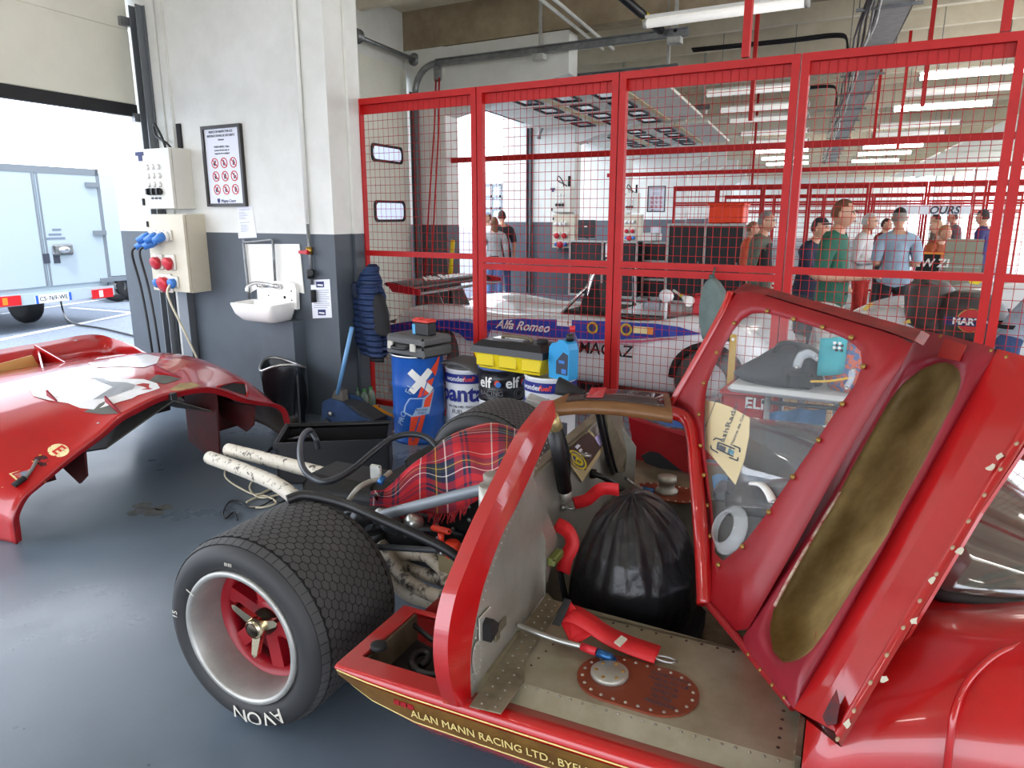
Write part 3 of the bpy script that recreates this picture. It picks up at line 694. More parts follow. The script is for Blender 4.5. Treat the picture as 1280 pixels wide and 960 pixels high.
put('bag', m, mat('black bin film', (24,27,31), .28, bump=.5, bscale=14), bs)
m = MB(); m.tube(ring, .012, 6, closed=True); put('hoop', m, M['steel'], bs)
for s in (0,9): m = MB(); p = ring[s]; m.tube([p, Vector((p.x+.02,p.y-.02,.02)), Vector((p.x+.02,p.y-.12,.012))], .01, 6); put('leg', m, M['trackdark'], bs)
# ---- trolley jack
j0 = P(474,543,z=0); j1 = P(402,532,z=0); d = (j0-j1).normalized(); n_ = Vector((-d.y,d.x,0))
J = thing('trolley_jack', (j0+j1)/2, 'blue trolley jack with its handle leaning against the grey pier', 'jack')
M['jackblue'] = mat('blue jack paint', (54,80,122), .45, rgb2=(40,60,94), vscale=8)
for s in (0,.2):
    m = MB(); L = (j0-j1).length; o = j1+n_*s
    pr = [(0,.03),(.02,.2),(.1,.235),(.22,.215),(L-.18,.12),(L-.03,.085),(L,.05),(L-.01,.02),(L-.12,.012),(.1,.02)]
    m.prism([o+d*x+Zv*z for x, z in pr], n_*.018); put('side_plate', m, M['jackblue'], J, True)
    m = MB(); m.lathe([(0,0),(.022,0),(.022,.01),(0,.014)], o+d*.1+Zv*.11-n_*(.004), -n_, 10); m.lathe([(0,0),(.01,0),(.01,.01),(0,.012)], o+d*.35+Zv*.07-n_*.004, -n_, 8); put('axle_bolt', m, M['steel'], J)
m = MB(); m.prism([j1+n_*.02+d*.03+Zv*.06, j1+n_*.02+d*.5+Zv*.05, j1+n_*.02+d*.5+Zv*.1, j1+n_*.02+d*.3+Zv*.19, j1+n_*.02+d*.05+Zv*.2], n_*.17); put('lift_arm', m, M['trackdark'], J, True)
hb = j1+n_*.1+d*.08+Zv*.2; ht = P(440,409,Y=4.24)
m = MB(); m.prism([hb+d*-.06+Zv*-.02, hb+d*.07+Zv*-.02, hb.lerp(ht,.13)+d*.035, hb.lerp(ht,.13)-d*.035], n_*.07); put('handle_socket', m, mat('worn grey steel', (122,118,110), .5, metal=.4), J, True)
m = MB(); m.tube([hb.lerp(ht,.08), ht], .017, 10); put('handle', m, mat('light blue handle', (110,160,206), .35), J)
for xx in (.06, L-.06):
    m = MB(); m.cyl(j1+d*xx+Zv*.035-n_*.03, j1+d*xx+Zv*.035+n_*.0, .035, n=12); m.cyl(j1+d*xx+Zv*.035+n_*.22, j1+d*xx+Zv*.035+n_*.25, .035, n=12); put('wheel', m, M['trackdark'], J)
# ---- pack of water bottles, orange cloth
wb = P(454,514,z=0)+Vector((0,-.07,0)); 
t = thing('water_bottle_pack', wb, 'shrink wrapped pack of clear water bottles at the foot of the pier', 'bottles')
M['pet'] = mat('clear green plastic', (200,220,205), .12, trans=.6, spec=.6, rgb2=(150,180,160), vscale=9)
for i in range(3):
    for k in range(2):
        p = wb+Vector((-.08+.082*i,.0+.085*k,0)); m = MB(); m.lathe([(0,0),(.036,.004),(.04,.02),(.038,.07),(.04,.08),(.04,.14),(.03,.18),(.014,.2),(.014,.205)], p, n=12); bt = put('bottle', m, M['pet'], t)
        m = MB(); m.lathe([(.016,.2),(.017,.222),(0,.224)], p, n=10); put('cap', m, mat('green cap', (60,130,60), .4), bt)
m = MB(); m.box(wb+Vector((.05,-.045,.11)), (.1,.004,.09)); put('label_band', m, mat('green label', (70,130,50), .5), t)
def cloth(name, c, rx, ry, h, material, label, seed=1, n=16):
    m = MB(); rows = []
    for i in range(n+1):
        row = []
        for j in range(n+1):
            x = -1+2*i/n; y = -1+2*j/n; r = math.hypot(x, y)
            e = 1-.25*abs(math.sin(math.atan2(y, x)*3+seed)); f = max(0, 1-r*.62)
            z = h*(.25+.75*f)*(.55+.6*mnoise.noise(Vector((x*2.1+seed, y*2.1, seed)))) + .012
            row.append(Vector(c)+Vector((x*rx*e, y*ry*e, max(.006, z*(1 if r < 1 else .4)))))
        rows.append(row)
    m.shell(rows, .004); return tag(put(name, m, material), label, 'cloth')
cloth('cleaning_cloth', P(470,524,z=0), .16, .11, .13, mat('orange cloth', (226,150,30), .85, bump=.5, bscale=60), 'orange cleaning cloth crumpled beside the trolley jack', 2)
m = MB(); o = P(478,545,z=0); m.rbox(o+Zv*.02, (.2,.12,.04), .006); tag(put('wooden_block', m, mat('pale wood', (196,164,124), .7, rgb2=(170,138,100), vscale=14)), 'pale wooden block on the floor by the blue drum', 'wood block')
# ---- drums
M['dblue'] = mat('blue drum paint', (34,92,178), .32, rgb2=(28,80,160), vscale=5)
M['dwhite'] = mat('white drum paint', (222,224,228), .32)
M['dblack'] = mat('black drum paint', (24,24,28), .3)
M['ored'] = mat('orange red print', (228,74,44), .35)
M['navy'] = mat('navy print gloss', (38,46,128), .35)
def drumprof(r, h): 
    return [(0,.012),(r-.01,.012),(r-.01,0),(r,0),(r,.02),(r-.004,.03),(r-.004,h*.33-.015),(r+.002,h*.33),(r-.004,h*.33+.015),(r-.004,h*.66-.015),(r+.002,h*.66),(r-.004,h*.66+.015),(r-.004,h-.02),(r,h-.012),(r,h),(r-.012,h),(r-.012,h-.012),(0,h-.012)]
def bender(c, r, ang0, z0, rot=0.0, k=.0015):
    """wrap flat lettering round an upright drum; ang0 = direction it faces"""
    def f(x, y, z):
        x2, y2 = x*math.cos(rot)-y*math.sin(rot), x*math.sin(rot)+y*math.cos(rot)
        a = ang0 + x2/r; rr_ = r + k + z
        return Vector((c.x+rr_*math.cos(a), c.y+rr_*math.sin(a), z0+y2))
    return f
def wrap(m, poly, bend, mi=0, step=.012):
    """a flat print outlined by poly, laid on a curved side in fine strips"""
    xs = [p[0] for p in poly]; x0, x1 = min(xs), max(xs); n = max(1, int((x1-x0)/step)+1)
    def span(x):
        ys = []
        for (a, b), (c, d) in zip(poly, poly[1:]+poly[:1]):
            if a != c and min(a, c) <= x <= max(a, c): ys.append(b+(d-b)*(x-a)/(c-a))
        return (min(ys), max(ys)) if ys else (0, 0)
    e = 1e-5
    for k in range(n):
        a = x0+(x1-x0)*k/n; b = x0+(x1-x0)*(k+1)/n; sa = span(min(max(a, x0+e), x1-e)); sb = span(min(max(b, x0+e), x1-e))
        m.poly([bend(a,sa[0],0), bend(b,sb[0],0), bend(b,sb[1],0), bend(a,sa[1],0)], mi)
    return m
# blue drum
dc = P(518,556,z=0)+Vector((-.08,.17,0)); dc.z = 0; R0, H0 = .195, .655
t = thing('blue_fuel_drum', dc, 'tall blue fuel drum with a white taped cross', 'drum')
m = MB(); m.lathe(drumprof(R0, H0), dc, n=40); bd = put('drum_body', m, M['dblue'], t)
m = MB(); m.lathe([(R0+.004,-.008),(R0+.008,-.002),(R0+.004,.006)], dc+Zv*H0, n=40); m.lathe([(R0-.012,-.004),(R0+.002,-.004)], dc+Zv*H0, n=40); put('rim', m, M['steel'], t)
av = math.atan2(-dc.y, -dc.x)                              # side of the drum that faces the camera
bn = lambda da, z, rot=0.0, r=R0, c=dc, k=.0035: bender(c, r, av+da, z, rot, k)
m = MB()
def bar(L, w, a): 
    c, s = math.cos(a), math.sin(a); return [(x*c-y*s, x*s+y*c) for x, y in ((-L/2,-w/2),(L/2,-w/2),(L/2,w/2),(-L/2,w/2))]
wrap(m, bar(.215,.05,.84), bn(.1,.48)); wrap(m, bar(.215,.05,-.78), bn(.1,.48,k=.0045)); put('taped_cross', m, mat('white tape', (228,228,222), .6), bd)
f0 = bn(0, 0); f1 = bn(0, 0, k=.005); f2 = bn(0, 0, k=.0065)
for q in ([(-.09,.0),(-.017,.0),(.045,.228),(-.058,.228)], [(-.007,.36),(.07,.38),(.125,.5),(.032,.47)], [(.095,.56),(.135,.5),(.19,.65),(.175,.65)]): m = wrap(MB(), q, f0); put('orange_stripe', m, M['ored'], bd)
for q in ([(-.06,.03),(-.05,.03),(.01,.22),(-.0,.22)], [(.02,.37),(.028,.37),(.07,.48),(.062,.48)]): m = wrap(MB(), q, f1); put('blue_pinstripe', m, M['dblue'], bd)
m = MB(); wrap(m, [(-.119,.247),(-.109,.292),(-.067,.358),(.036,.358),(.119,.414),(.086,.284),(.072,.235),(-.058,.216)], f1); put('pale_logo_plate', m, mat('pale blue print', (150,176,208), .4), bd)
m = MB(); wrap(m, [(-.103,.25),(-.095,.295),(-.06,.35),(.03,.35),(.018,.285),(-.02,.283),(-.045,.226)], f2); put('blue_logo', m, M['dblue'], bd)
m = MB(); wrap(m, [(.045,.347),(.110,.403),(.078,.287),(.032,.287)], f2); put('orange_logo', m, M['ored'], bd)
for t_, z_ in (('RACING', .268), ('FUELS', .245)): put('lettering', text_mb(t_, .022, dc, Xv, Zv, .001, bend=lambda x, y, z: f2(x+.02, y+z_, z)), M['inkblue'], bd)
for t_, sz, x_, z_, r_ in (('F1', .075, -.06, .42, 1.15), ('PRO', .06, -.13, .2, 1.2)): put('lettering', text_mb(t_, sz, dc, Xv, Zv, .001, bend=lambda x, y, z: f1(x*math.cos(r_)-y*math.sin(r_)+x_, x*math.sin(r_)+y*math.cos(r_)+z_, z)), MATS['pale blue print'], bd)
# case on the drum
cz = H0-.008
cs = thing('tool_case', dc+Zv*cz, 'grey plastic tool case lying on the blue drum', 'case')
axc = (Vector((.985,-.17,0)), Vector((.17,.985,0)), Zv); cc = dc+Zv*(cz+.075)+Vector((.02,0,0))
M['casegrey'] = mat('grey case plastic', (84,84,84), .5, bump=.1, bscale=200)
m = MB(); m.rbox(cc-Zv*.034, (.4,.30,.08), .016, ax=axc); put('lower_shell', m, M['casegrey'], cs)
m = MB(); m.rbox(cc+Zv*.042, (.4,.30,.07), .018, ax=axc); put('lid', m, M['casegrey'], cs)
for s in (-.14,.1): m = MB(); m.rbox(cc+axc[0]*s-axc[1]*.155, (.055,.02,.06), .006, ax=axc); put('latch', m, mat('pale latch', (190,186,176), .5), cs)
m = MB(); m.tube(smooth_path([cc+axc[0]*-.1-axc[1]*.15, cc+axc[0]*-.09-axc[1]*.185-Zv*.01, cc+axc[0]*.03-axc[1]*.185-Zv*.01, cc+axc[0]*.05-axc[1]*.15], 4), .011, 8); put('handle', m, M['black'], cs)
bt = thing('car_battery', cc+Zv*.078, 'small black battery with a red top standing on the grey case', 'battery')
c = cc+Zv*.078+axc[0]*.06
m = MB(); m.rbox(c+Zv*.045, (.16,.09,.09), .006, ax=axc); put('battery_body', m, M['black'], bt)
m = MB(); m.rbox(c+Zv*.1, (.165,.095,.022), .006, ax=axc); m.box(c+Zv*.114-axc[0]*.05, (.04,.05,.012), ax=axc); m.box(c+Zv*.114+axc[0]*.055, (.03,.05,.012), ax=axc); put('top', m, mat('red battery top', (206,62,50), .45), bt)
m = MB(); m.box(c+Zv*.04-axc[0]*.062-axc[1]*.046, (.03,.003,.07), ax=axc); put('blue_label', m, mat('pale blue label', (80,160,205), .5), bt)
# panta drums and elf drums
def panta(c, r, h, label, da):
    t = thing('white_fuel_drum', c, label, 'drum', 'white fuel drums with a navy name'); a = math.atan2(-c.y, -c.x)
    m = MB(); m.lathe(drumprof(r, h), c, n=36); b = put('drum_body', m, M['dwhite'], t)
    f = lambda d, z, rot=0, k=.0035: bender(c, r, a+d, z, rot, k)
    m = MB(); wrap(m, [(-.27,-.035),(.27,-.035),(.27,.035),(-.27,.035)], f(0,h-.065)); put('navy_band', m, M['navy'], b)
    put('lettering', text_mb('wonder', .05, c, Xv, Zv, .001, bend=f(da-.30,h-.066,k=.005), bold=.001), M['dwhite'], b)
    put('red_lettering', text_mb('fuel!', .05, c, Xv, Zv, .001, bend=f(da+.3,h-.066,k=.005), bold=.001, shear=.2), M['ored'], b)
    put('name_lettering', text_mb('panta', .17, c, Xv, Zv, .001, bend=f(da-.05,h-.18,k=.004), bold=.005), M['navy'], b)
    put('small_lettering', text_mb('UN OIL NEL MARINE', .026, c, Xv, Zv, .001, bend=f(da,h-.275)), M['ink'], b)
    put('fuel_lettering', text_mb('FUEL', .045, c, Xv, Zv, .001, bend=f(da-.2,h-.315)), M['ink'], b)
    m = MB(); wrap(m, [(-.12,-.02),(-.02,.03),(.1,.03),(.14,.0),(.05,.01),(-.02,.0)], f(da,h-.42)); wrap(m, [(-.1,-.05),(.0,-.02),(.12,-.02),(.02,-.06)], f(da,h-.42)); put('swoosh', m, M['navy'], b)
    return t
panta(Vector((-2.985,4.45,0)), .172, .545, 'white drum with a navy name, next to the blue drum', -.28)
p2c = Vector((-2.21,4.3,0)); ELZ = .60
panta(p2c, .178, ELZ, 'white drum with a navy name under the blue bottle', -.5)
ec = Vector((-2.63,4.36,0))
t = thing('white_drum', ec, 'plain white drum under the black drum', 'drum'); m = MB(); m.lathe(drumprof(.17,.37), ec, n=36); wd = put('drum_body', m, M['dwhite'], t)
ae = math.atan2(-ec.y,-ec.x)
m = MB(); wrap(m, bar(.05,.05,.785), bender(ec,.17,ae+.75,.3)); put('red_diamond', m, M['plugred'], wd)
e2 = ec+Zv*.371
t = thing('black_oil_drum', e2, 'black oil drum with white lettering stacked on a white drum', 'drum'); m = MB(); m.lathe(drumprof(.172,ELZ-.371), e2, n=36); ed = put('drum_body', m, M['dblack'], t)
m = MB(); m.lathe([(.172,-.006),(.176,0),(.172,.006),(.155,.006)], e2+Zv*(ELZ-.371), n=36); put('rim', m, mat('blue rim', (60,90,160), .35), t)
for da in (-.75,.42):
    put('lettering', text_mb('elf', .105, ec, Xv, Zv, .001, bend=bender(e2,.172,ae+da,e2.z+.135,0,.004), bold=.002), M['white'], ed)
    m = MB(); wrap(m, [(.022*math.cos(k*.5236),.022*math.sin(k*.5236)) for k in range(12)], bender(e2,.172,ae+da+.55,e2.z+.135,0,.004), 0, .004); put('red_dot', m, M['ored'], ed)
    m = MB(); wrap(m, [(.02*math.cos(k*.5236)+.008,.02*math.sin(k*.5236)-.008) for k in range(12)], bender(e2,.172,ae+da+.55,e2.z+.135,0,.005), 0, .004); put('blue_dot', m, M['plugblue'], ed)
for da in (-.4,.75):
    m = MB(); f = bender(e2,.172,ae+da,e2.z+.06,0,.004)
    for r in (.045,.028): m.tube([f(r*math.cos(k*.35),r*math.sin(k*.35)*.8,0) for k in range(18)], .0018, 4, closed=True)
    put('drawn_pattern', m, mat('grey print line', (120,120,124), .5), ed)
put('lettering', text_mb('RACING', .05, ec, Xv, Zv, .001, bend=bender(e2,.172,ae-.5,e2.z+.06,0,.004)), mat('grey print line', (120,120,124), .5), ed)
# foam sheet
fc = Vector((-2.985,4.45,.562)); m = MB()
rows = [[fc+Vector((-.16+.36*i/8, -.19+.36*j/5, .012+.05*(i/8)**2*0+.018*math.sin(i*.5)*(1-j/5)-.03*max(0,(i-5)/3)**2)) for i in range(9)] for j in range(6)]
m.shell(rows, -.012); tag(put('foam_mat', m, mat('grey foam', (92,92,92), .9, bump=.2, bscale=120)), 'grey foam mat lying over the white drum beside the blue one', 'mat')
# toolbox
tb = thing('toolbox', (-2.45,4.3,ELZ+.002), 'black and yellow toolbox resting across two drums', 'toolbox'); tz = ELZ+.004
M['yel'] = mat('yellow plastic', (226,200,26), .4)
ax = (Vector((.997,-.08,0)), Vector((.08,.997,0)), Zv); c = Vector((-2.47,4.31,tz))
def taper(c, l0, l1, w0, w1, z0, z1, axs):
    m = MB(); a = [c+axs[0]*sx*l0/2+axs[1]*sy*w0/2+Zv*z0 for sx, sy in ((-1,-1),(1,-1),(1,1),(-1,1))]; b = [c+axs[0]*sx*l1/2+axs[1]*sy*w1/2+Zv*z1 for sx, sy in ((-1,-1),(1,-1),(1,1),(-1,1))]
    ia = [m.vert(p) for p in a]; ib = [m.vert(p) for p in b]; m.face(ia[::-1]); m.face(ib)
    for k in range(4): m.face((ia[k], ia[(k+1)%4], ib[(k+1)%4], ib[k]))
    return m
m = taper(c, .50, .57, .22, .28, 0, .12, ax); put('tray', m, M['yel'], tb)
for s in (-.19,.0,.19):
    m = MB(); m.rbox(c+ax[0]*s-ax[1]*.125+Zv*.065, (.15,.025,.09), .008, ax=ax); put('drawer_pocket', m, M['yel'], tb)
m = taper(c, .60, .585, .31, .29, .115, .16, ax); put('lid_rim', m, M['black'], tb)
m = taper(c, .57, .48, .28, .2, .16, .2, ax); ld_ = put('lid', m, M['black'], tb)
m = MB(); m.rbox(c+ax[0]*-.06+Zv*.202, (.26,.09,.012), .004, ax=ax); put('clear_cover', m, mat('smoky plastic', (120,122,124), .15), ld_)
m = MB(); m.tube(smooth_path([c+ax[0]*-.13+Zv*.2, c+ax[0]*-.11+Zv*.222, c+ax[0]*.09+Zv*.222, c+ax[0]*.11+Zv*.2], 4), .012, 8); put('carry_handle', m, mat('bronze plastic', (96,84,60), .5), ld_)
m = MB(); m.lathe([(0,0),(.04,0),(.04,.02),(.034,.026),(0,.026)], c+ax[0]*.2+Zv*.2, n=16); put('round_knob', m, M['blackm'], ld_)
# bottles on the drum
bc = Vector((-2.07,4.20,ELZ+.001)); t = thing('oil_bottle', bc, 'light blue oil bottle with a black label on the white drum', 'bottle')
M['oilblue'] = mat('sky blue plastic', (46,150,206), .35)
axb = (Vector((.96,-.27,0)), Vector((.27,.96,0)), Zv)
pr = [(-.085,0),(.085,0),(.09,.02),(.09,.2),(.075,.24),(.04,.262),(.0,.262),(-.02,.24),(-.06,.235),(-.085,.205),(-.092,.12)]
m = MB(); m.prism([bc+axb[0]*x-axb[1]*.04+Zv*z for x, z in pr], axb[1]*.09); ob = put('bottle_body', m, M['oilblue'], t, True)
m = MB(); m.cyl(bc+axb[0]*.055+Zv*.255+axb[1]*.005, bc+axb[0]*.055+Zv*.3+axb[1]*.005, .026, n=14); put('cap', m, M['black'], t)
m = MB(); m.prism([bc+axb[0]*x-axb[1]*.0415+Zv*z for x, z in ((-.02,.035),(.078,.035),(.082,.17),(.04,.185),(-.02,.12))], axb[1]*.002); lb = put('label_panel', m, M['ink'], ob, True)
m = MB(); m.box(bc+axb[0]*.05-axb[1]*.044+Zv*.06, (.04,.003,.03), ax=axb); m.box(bc+axb[0]*.03-axb[1]*.044+Zv*.12, (.05,.003,.02), ax=axb); put('label_mark', m, M['plugblue'], lb)
bc = Vector((-2.085,4.37,ELZ+.001)); t = thing('additive_bottle', bc, 'dark bottle with a red cap behind the light blue bottle', 'bottle')
m = MB(); m.lathe([(0,0),(.042,.002),(.044,.02),(.044,.2),(.03,.25),(.016,.275),(.016,.29)], bc, n=16); put('bottle_body', m, mat('claret label', (96,36,62), .4, rgb2=(40,50,110), vscale=30), t)
m = MB(); m.cyl(bc+Zv*.285, bc+Zv*.325, .019, n=12); put('cap', m, M['plugred'], t)
# ---- jacket on the fence post
jk = thing('padded_jacket', (-4.0,4.58,.5), 'navy quilted jacket with black panels hanging on the first fence post', 'jacket')
M['jnavy'] = mat('navy quilt', (40,62,104), .6, rgb2=(30,48,84), vscale=7)
Mj = M['jnavy']; nt = Mj.node_tree; tc = nt.nodes.new('ShaderNodeTexCoord'); wv = nt.nodes.new('ShaderNodeTexWave'); wv.bands_direction = 'Z'; wv.inputs['Scale'].default_value = 6.6; wv.inputs['Distortion'].default_value = .6
bp = nt.nodes.new('ShaderNodeBump'); bp.inputs['Strength'].default_value = .9; bp.inputs['Distance'].default_value = .03
nt.links.new(tc.outputs['Object'], wv.inputs['Vector']); nt.links.new(wv.outputs['Fac'], bp.inputs['Height']); nt.links.new(bp.outputs['Normal'], nt.nodes['Principled BSDF'].inputs['Normal'])
def hang(prof, yc, thick, nseg=16, puff=.0):
    """closed hanging cloth body: prof = (px left, px right, py) rows of the outline on the plane y = yc"""
    rows = []
    for k, (xl, xr, yy) in enumerate(prof):
        a = P(xl, yy, Y=yc); b = P(xr, yy, Y=yc); c = (a+b)/2; hw = (b.x-a.x)/2; row = []
        for j in range(nseg):
            th = 2*math.pi*j/nseg; w = 1+.07*math.sin(th*3+k*.7)
            row.append(Vector((c.x+hw*math.cos(th), yc+thick*math.sin(th)*w*(1 if k not in (0,len(prof)-1) else .5), c.z)))
        rows.append(row)
    return rows
def densify(prof, n=4):
    out = []
    for (a, b) in zip(prof, prof[1:]):
        for k in range(n): out.append(tuple(x+(y-x)*k/n for x, y in zip(a, b)))
    return out+[prof[-1]]
prof = densify([(462,469,330),(451,474,345),(444,479,362),(440,484,385),(440,487,410),(446,489,432),(455,482,445)], 3)
rows = hang(prof, 4.56, .07); 
for k, r in enumerate(rows):
    for p in r: p.y += .012*math.sin(k*2.1)
m = MB(); ids = m.grid(rows, 0, True, cv=True); m.face(ids[0][::-1]); m.face(ids[-1]); put('jacket_body', m, Mj, jk, True)
prof = densify([(452,470,352),(447,471,375),(451,472,395),(455,476,415),(459,478,435),(463,479,448)], 4)
rows = hang(prof, 4.48, .045, 14); 
for k, r in enumerate(rows):
    for j, p in enumerate(r):
        c = Vector((sum(q.x for q in r)/len(r), sum(q.y for q in r)/len(r), p.z)); s = 1+.08*math.cos(k*math.pi); p.x = c.x+(p.x-c.x)*s; p.y = c.y+(p.y-c.y)*s
m = MB(); ids = m.grid(rows, 0, True, cv=True); m.face(ids[0][::-1]); m.face(ids[-1]); put('sleeve', m, Mj, jk, True)
prof = densify([(440,452,352),(436,450,362),(439,452,374)], 3); rows = hang(prof, 4.54, .05, 12); m = MB(); ids = m.grid(rows, 0, True, cv=True); m.face(ids[0][::-1]); m.face(ids[-1]); put('hood', m, mat('dark navy lining', (26,36,62), .7), jk, True)
prof = densify([(470,477,368),(466,483,385),(457,486,398),(457,487,412),(476,489,420)], 3); rows = hang(prof, 4.505, .055, 12); m = MB(); ids = m.grid(rows, 0, True, cv=True); m.face(ids[0][::-1]); m.face(ids[-1]); put('black_panel', m, mat('black stretch fabric', (24,24,26), .8), jk, True)
prof = [(462,480,447),(463,480,452)]; rows = hang(prof, 4.48, .05, 12); m = MB(); ids = m.grid(rows, 0, True, cv=True); m.face(ids[0][::-1]); m.face(ids[-1]); put('cuff', m, M['blackm'], jk, True)
# ---- trailer, seen outside
tr = thing('box_trailer', P(70,400,z=0), 'white box trailer with closed rear doors parked outside', 'trailer')
a = P(0,378,z=.42); b = P(140,362,z=.5)
# rear plane through its lower edge
zr = .52; pr0 = P(-60,378,z=zr); pr1 = P(138,358,z=zr); pr0.z = pr1.z = 0
rx = (pr1-pr0).normalized(); ry = Vector((-rx.y, rx.x, 0)); 
def TP(x, y): return onplane(x, y, pr0, pr1, pr0+Zv)
top = TP(60,208).z; Wd = (pr1-pr0).length; print('trailer', top, Wd, pr0, pr1)
M['trw'] = mat('pale trailer panel', (168,182,192), .4)
M['trf'] = mat('trailer edge profile', (120,128,136), .4, metal=.2)
m = MB(); m.obox(pr0+Zv*zr, rx*Wd, ry*4.2, Zv*(top-zr)); put('box_body', m, M['trw'], tr)
split = TP(52,300); sx = (split-pr0).dot(rx)
for k, (s0, s1) in enumerate(((.03,sx-.008),(sx+.008,Wd-.05))):
    m = MB(); m.obox(pr0+rx*s0+Zv*(zr+.1)-ry*.03, rx*(s1-s0), ry*.03, Zv*(top-zr-.2)); dr = put('rear_door', m, M['trw'], tr)
    m = MB(); m.obox(pr0+rx*(sx-.05 if k == 0 else sx+.02)+Zv*(zr+.1)-ry*.035, rx*.03, ry*.01, Zv*(top-zr-.2)); put('door_seal', m, M['trf'], dr)
    if k:
        for (x, y) in ((112,231),(122,291),(131,350)):
            p = TP(x, y); m = MB(); m.box(p-ry*.05, (.22,.03,.07), ax=(rx,ry,Zv)); put('hinge', m, M['trf'], dr)
        p = TP(76,312); m = MB(); m.rbox(p-ry*.05, (.32,.05,.16), .02, ax=(rx,ry,Zv)); h = put('lock_handle', m, M['galv'], dr)
        m = MB(); m.ball(p-ry*.08, (.1,.04,.05), 10, 6, ax=(rx,ry,Zv)); put('handle_cup', m, M['chrome'], h)
        for (x, y, w_) in ((69,287,.14),(67,293,.2),(68,298,.3)): m = MB(); m.box(TP(x,y)-ry*.032, (w_,.003,.03), ax=(rx,ry,Zv)); put('door_print', m, mat('faded print', (110,124,140), .6), dr)
    p = TP(56 if k == 0 else 69,323); m = MB(); m.box(p-ry*.035, (.1,.01,.14), ax=(rx,ry,Zv)); put('warning_sticker', m, M['ink'], dr)
m = MB(); m.obox(pr0+Zv*(top-.1)-ry*.035, rx*Wd, ry*.04, Zv*.1); m.obox(pr0+rx*(Wd-.05)+Zv*zr-ry*.035, rx*.06, ry*.05, Zv*(top-zr)); put('edge_profile', m, M['trf'], tr)
m = MB(); m.obox(pr0+Zv*(zr-.14)-ry*.05, rx*(Wd+.02), ry*.12, Zv*.16); bm_ = put('bumper_bar', m, M['trw'], tr)
for (x0_, x1_, y) in ((-12,22,375),(112,137,365)):
    a = TP(x0_, y+3); b = TP(x1_, y); m = MB(); m.obox(a-ry*.08-Zv*.07, b-a, ry*.05, Zv*.14); l = put('tail_light', m, mat('red lens', (196,30,36), .2), bm_)
    m = MB(); c = a.lerp(b,.3); m.obox(c-ry*.085-Zv*.05, (b-a)*.18, ry*.05, Zv*.1); put('orange_lens' if x0_ < 0 else 'white_lens', m, mat('orange lens', (240,130,40), .2) if x0_ < 0 else M['white'], l)
p = TP(64,372); m = MB(); m.obox(p-rx*.28-ry*.06-Zv*.06, rx*.56, ry*.01, Zv*.12); npl = put('number_plate', m, M['white'], bm_)
m = MB(); 
for s in (-.28,.24): m.obox(p+rx*s-ry*.064-Zv*.06, rx*.04, ry*.003, Zv*.12)
put('plate_band', m, mat('plate blue', (40,90,190), .5), npl)
put('plate_lettering', text_mb('CS-769-WE', .092, p-ry*.064, rx, Zv, .003), M['ink'], npl)
for s in ((TP(75,380)-pr0).dot(rx)-.1, .35):
    c = pr0+rx*s+ry*.8+Zv*.33; m = MB(); m.lathe([(0,0),(.2,0),(.31,.02),(.33,.06),(.33,.16),(.31,.2),(0,.2)], c, rx, 24); put('wheel', m, M['rubber'], tr)
# neighbour trailer behind: a long white box on small twin wheels
t2 = thing('long_trailer', P(190,375,z=0), 'second white trailer on twin grey wheels behind the box trailer', 'trailer')
w0 = P(150,377,z=0); w1 = P(167,375.5,z=0); q0 = w0+(w0-w1)*1.2; q1 = q0+(w1-w0)*5
m = MB(); m.obox(Vector((q0.x,q0.y,.5)), (q1-q0)*1.0, ((q1-q0).normalized().cross(Zv))*-2.2, Zv*1.9); put('box_body', m, M['trw'], t2)
m = MB(); m.obox(Vector((q0.x,q0.y,.40)), (q1-q0)*1.0, ((q1-q0).normalized().cross(Zv))*-.05, Zv*.09); put('skirt_rail', m, M['trf'], t2)
for (x, y) in ((150,364),(167,364)):
    c = w0.lerp(w1, (x-150)/17); c.z = .3; nn = -((q1-q0).normalized().cross(Zv))*-1
    m = MB(); m.lathe([(.16,.02),(.26,.0),(.3,.04),(.3,.18),(.26,.2),(0,.2)], c, -nn, 24); wl = put('wheel', m, M['rubber'], t2)
    m = MB(); m.lathe([(0,.05),(.05,.02),(.08,.06),(.15,.06),(.165,.02),(.16,.08)], c, -nn, 20); put('rim', m, M['galv'], wl)
m = MB(); pts = [P(75,372,z=.3), P(80,392,z=.0), P(92,405,z=.0), P(130,412,z=0), P(175,423,z=0)]
m.tube([p+Zv*.012 for p in smooth_path(pts, 6)], .014, 6); tag(put('outdoor_cable', m, M['black']), 'thin black cable trailing over the asphalt from the trailer', 'cable')
# ================================================================== the red race car in the foreground
M['red'] = mat('red bodywork', (178,18,20), .30, spec=.45, coat=.9, rgb2=(166,15,17), vscale=2.5)
M['redin'] = mat('matt red inner skin', (150,22,30), .42, rgb2=(138,18,26), vscale=4)
M['purple'] = mat('faded red gelcoat', (150,34,50), .4, rgb2=(136,26,40), vscale=5)
M['alu'] = mat('riveted aluminium', (182,180,170), .4, metal=.45, rgb2=(156,152,140), vscale=6, rvar=.1)
M['aludk'] = mat('stained aluminium', (140,131,110), .45, metal=.35, rgb2=(98,88,68), vscale=11, rvar=.12)
M['aludeck'] = mat('deck aluminium', (172,166,146), .4, metal=.45, rgb2=(148,140,116), vscale=5, rvar=.08)
M['gold'] = mat('gold brown stripe', (118,84,34), .35, rgb2=(98,66,26), vscale=14)
M['goldtxt'] = mat('pale gold lettering', (222,200,128), .45)
M['tyre'] = mat('tyre rubber', (74,74,74), .7, rgb2=(62,62,62), vscale=7, bump=.08, bscale=160)
M['tyreg'] = mat('tyre groove rubber', (26,26,26), .9)
M['whitep2'] = mat('heat wrapped pipe', (206,198,182), .6, rgb2=(70,58,46), vscale=30, vlo=.36, vhi=.44, bump=.15, bscale=50)
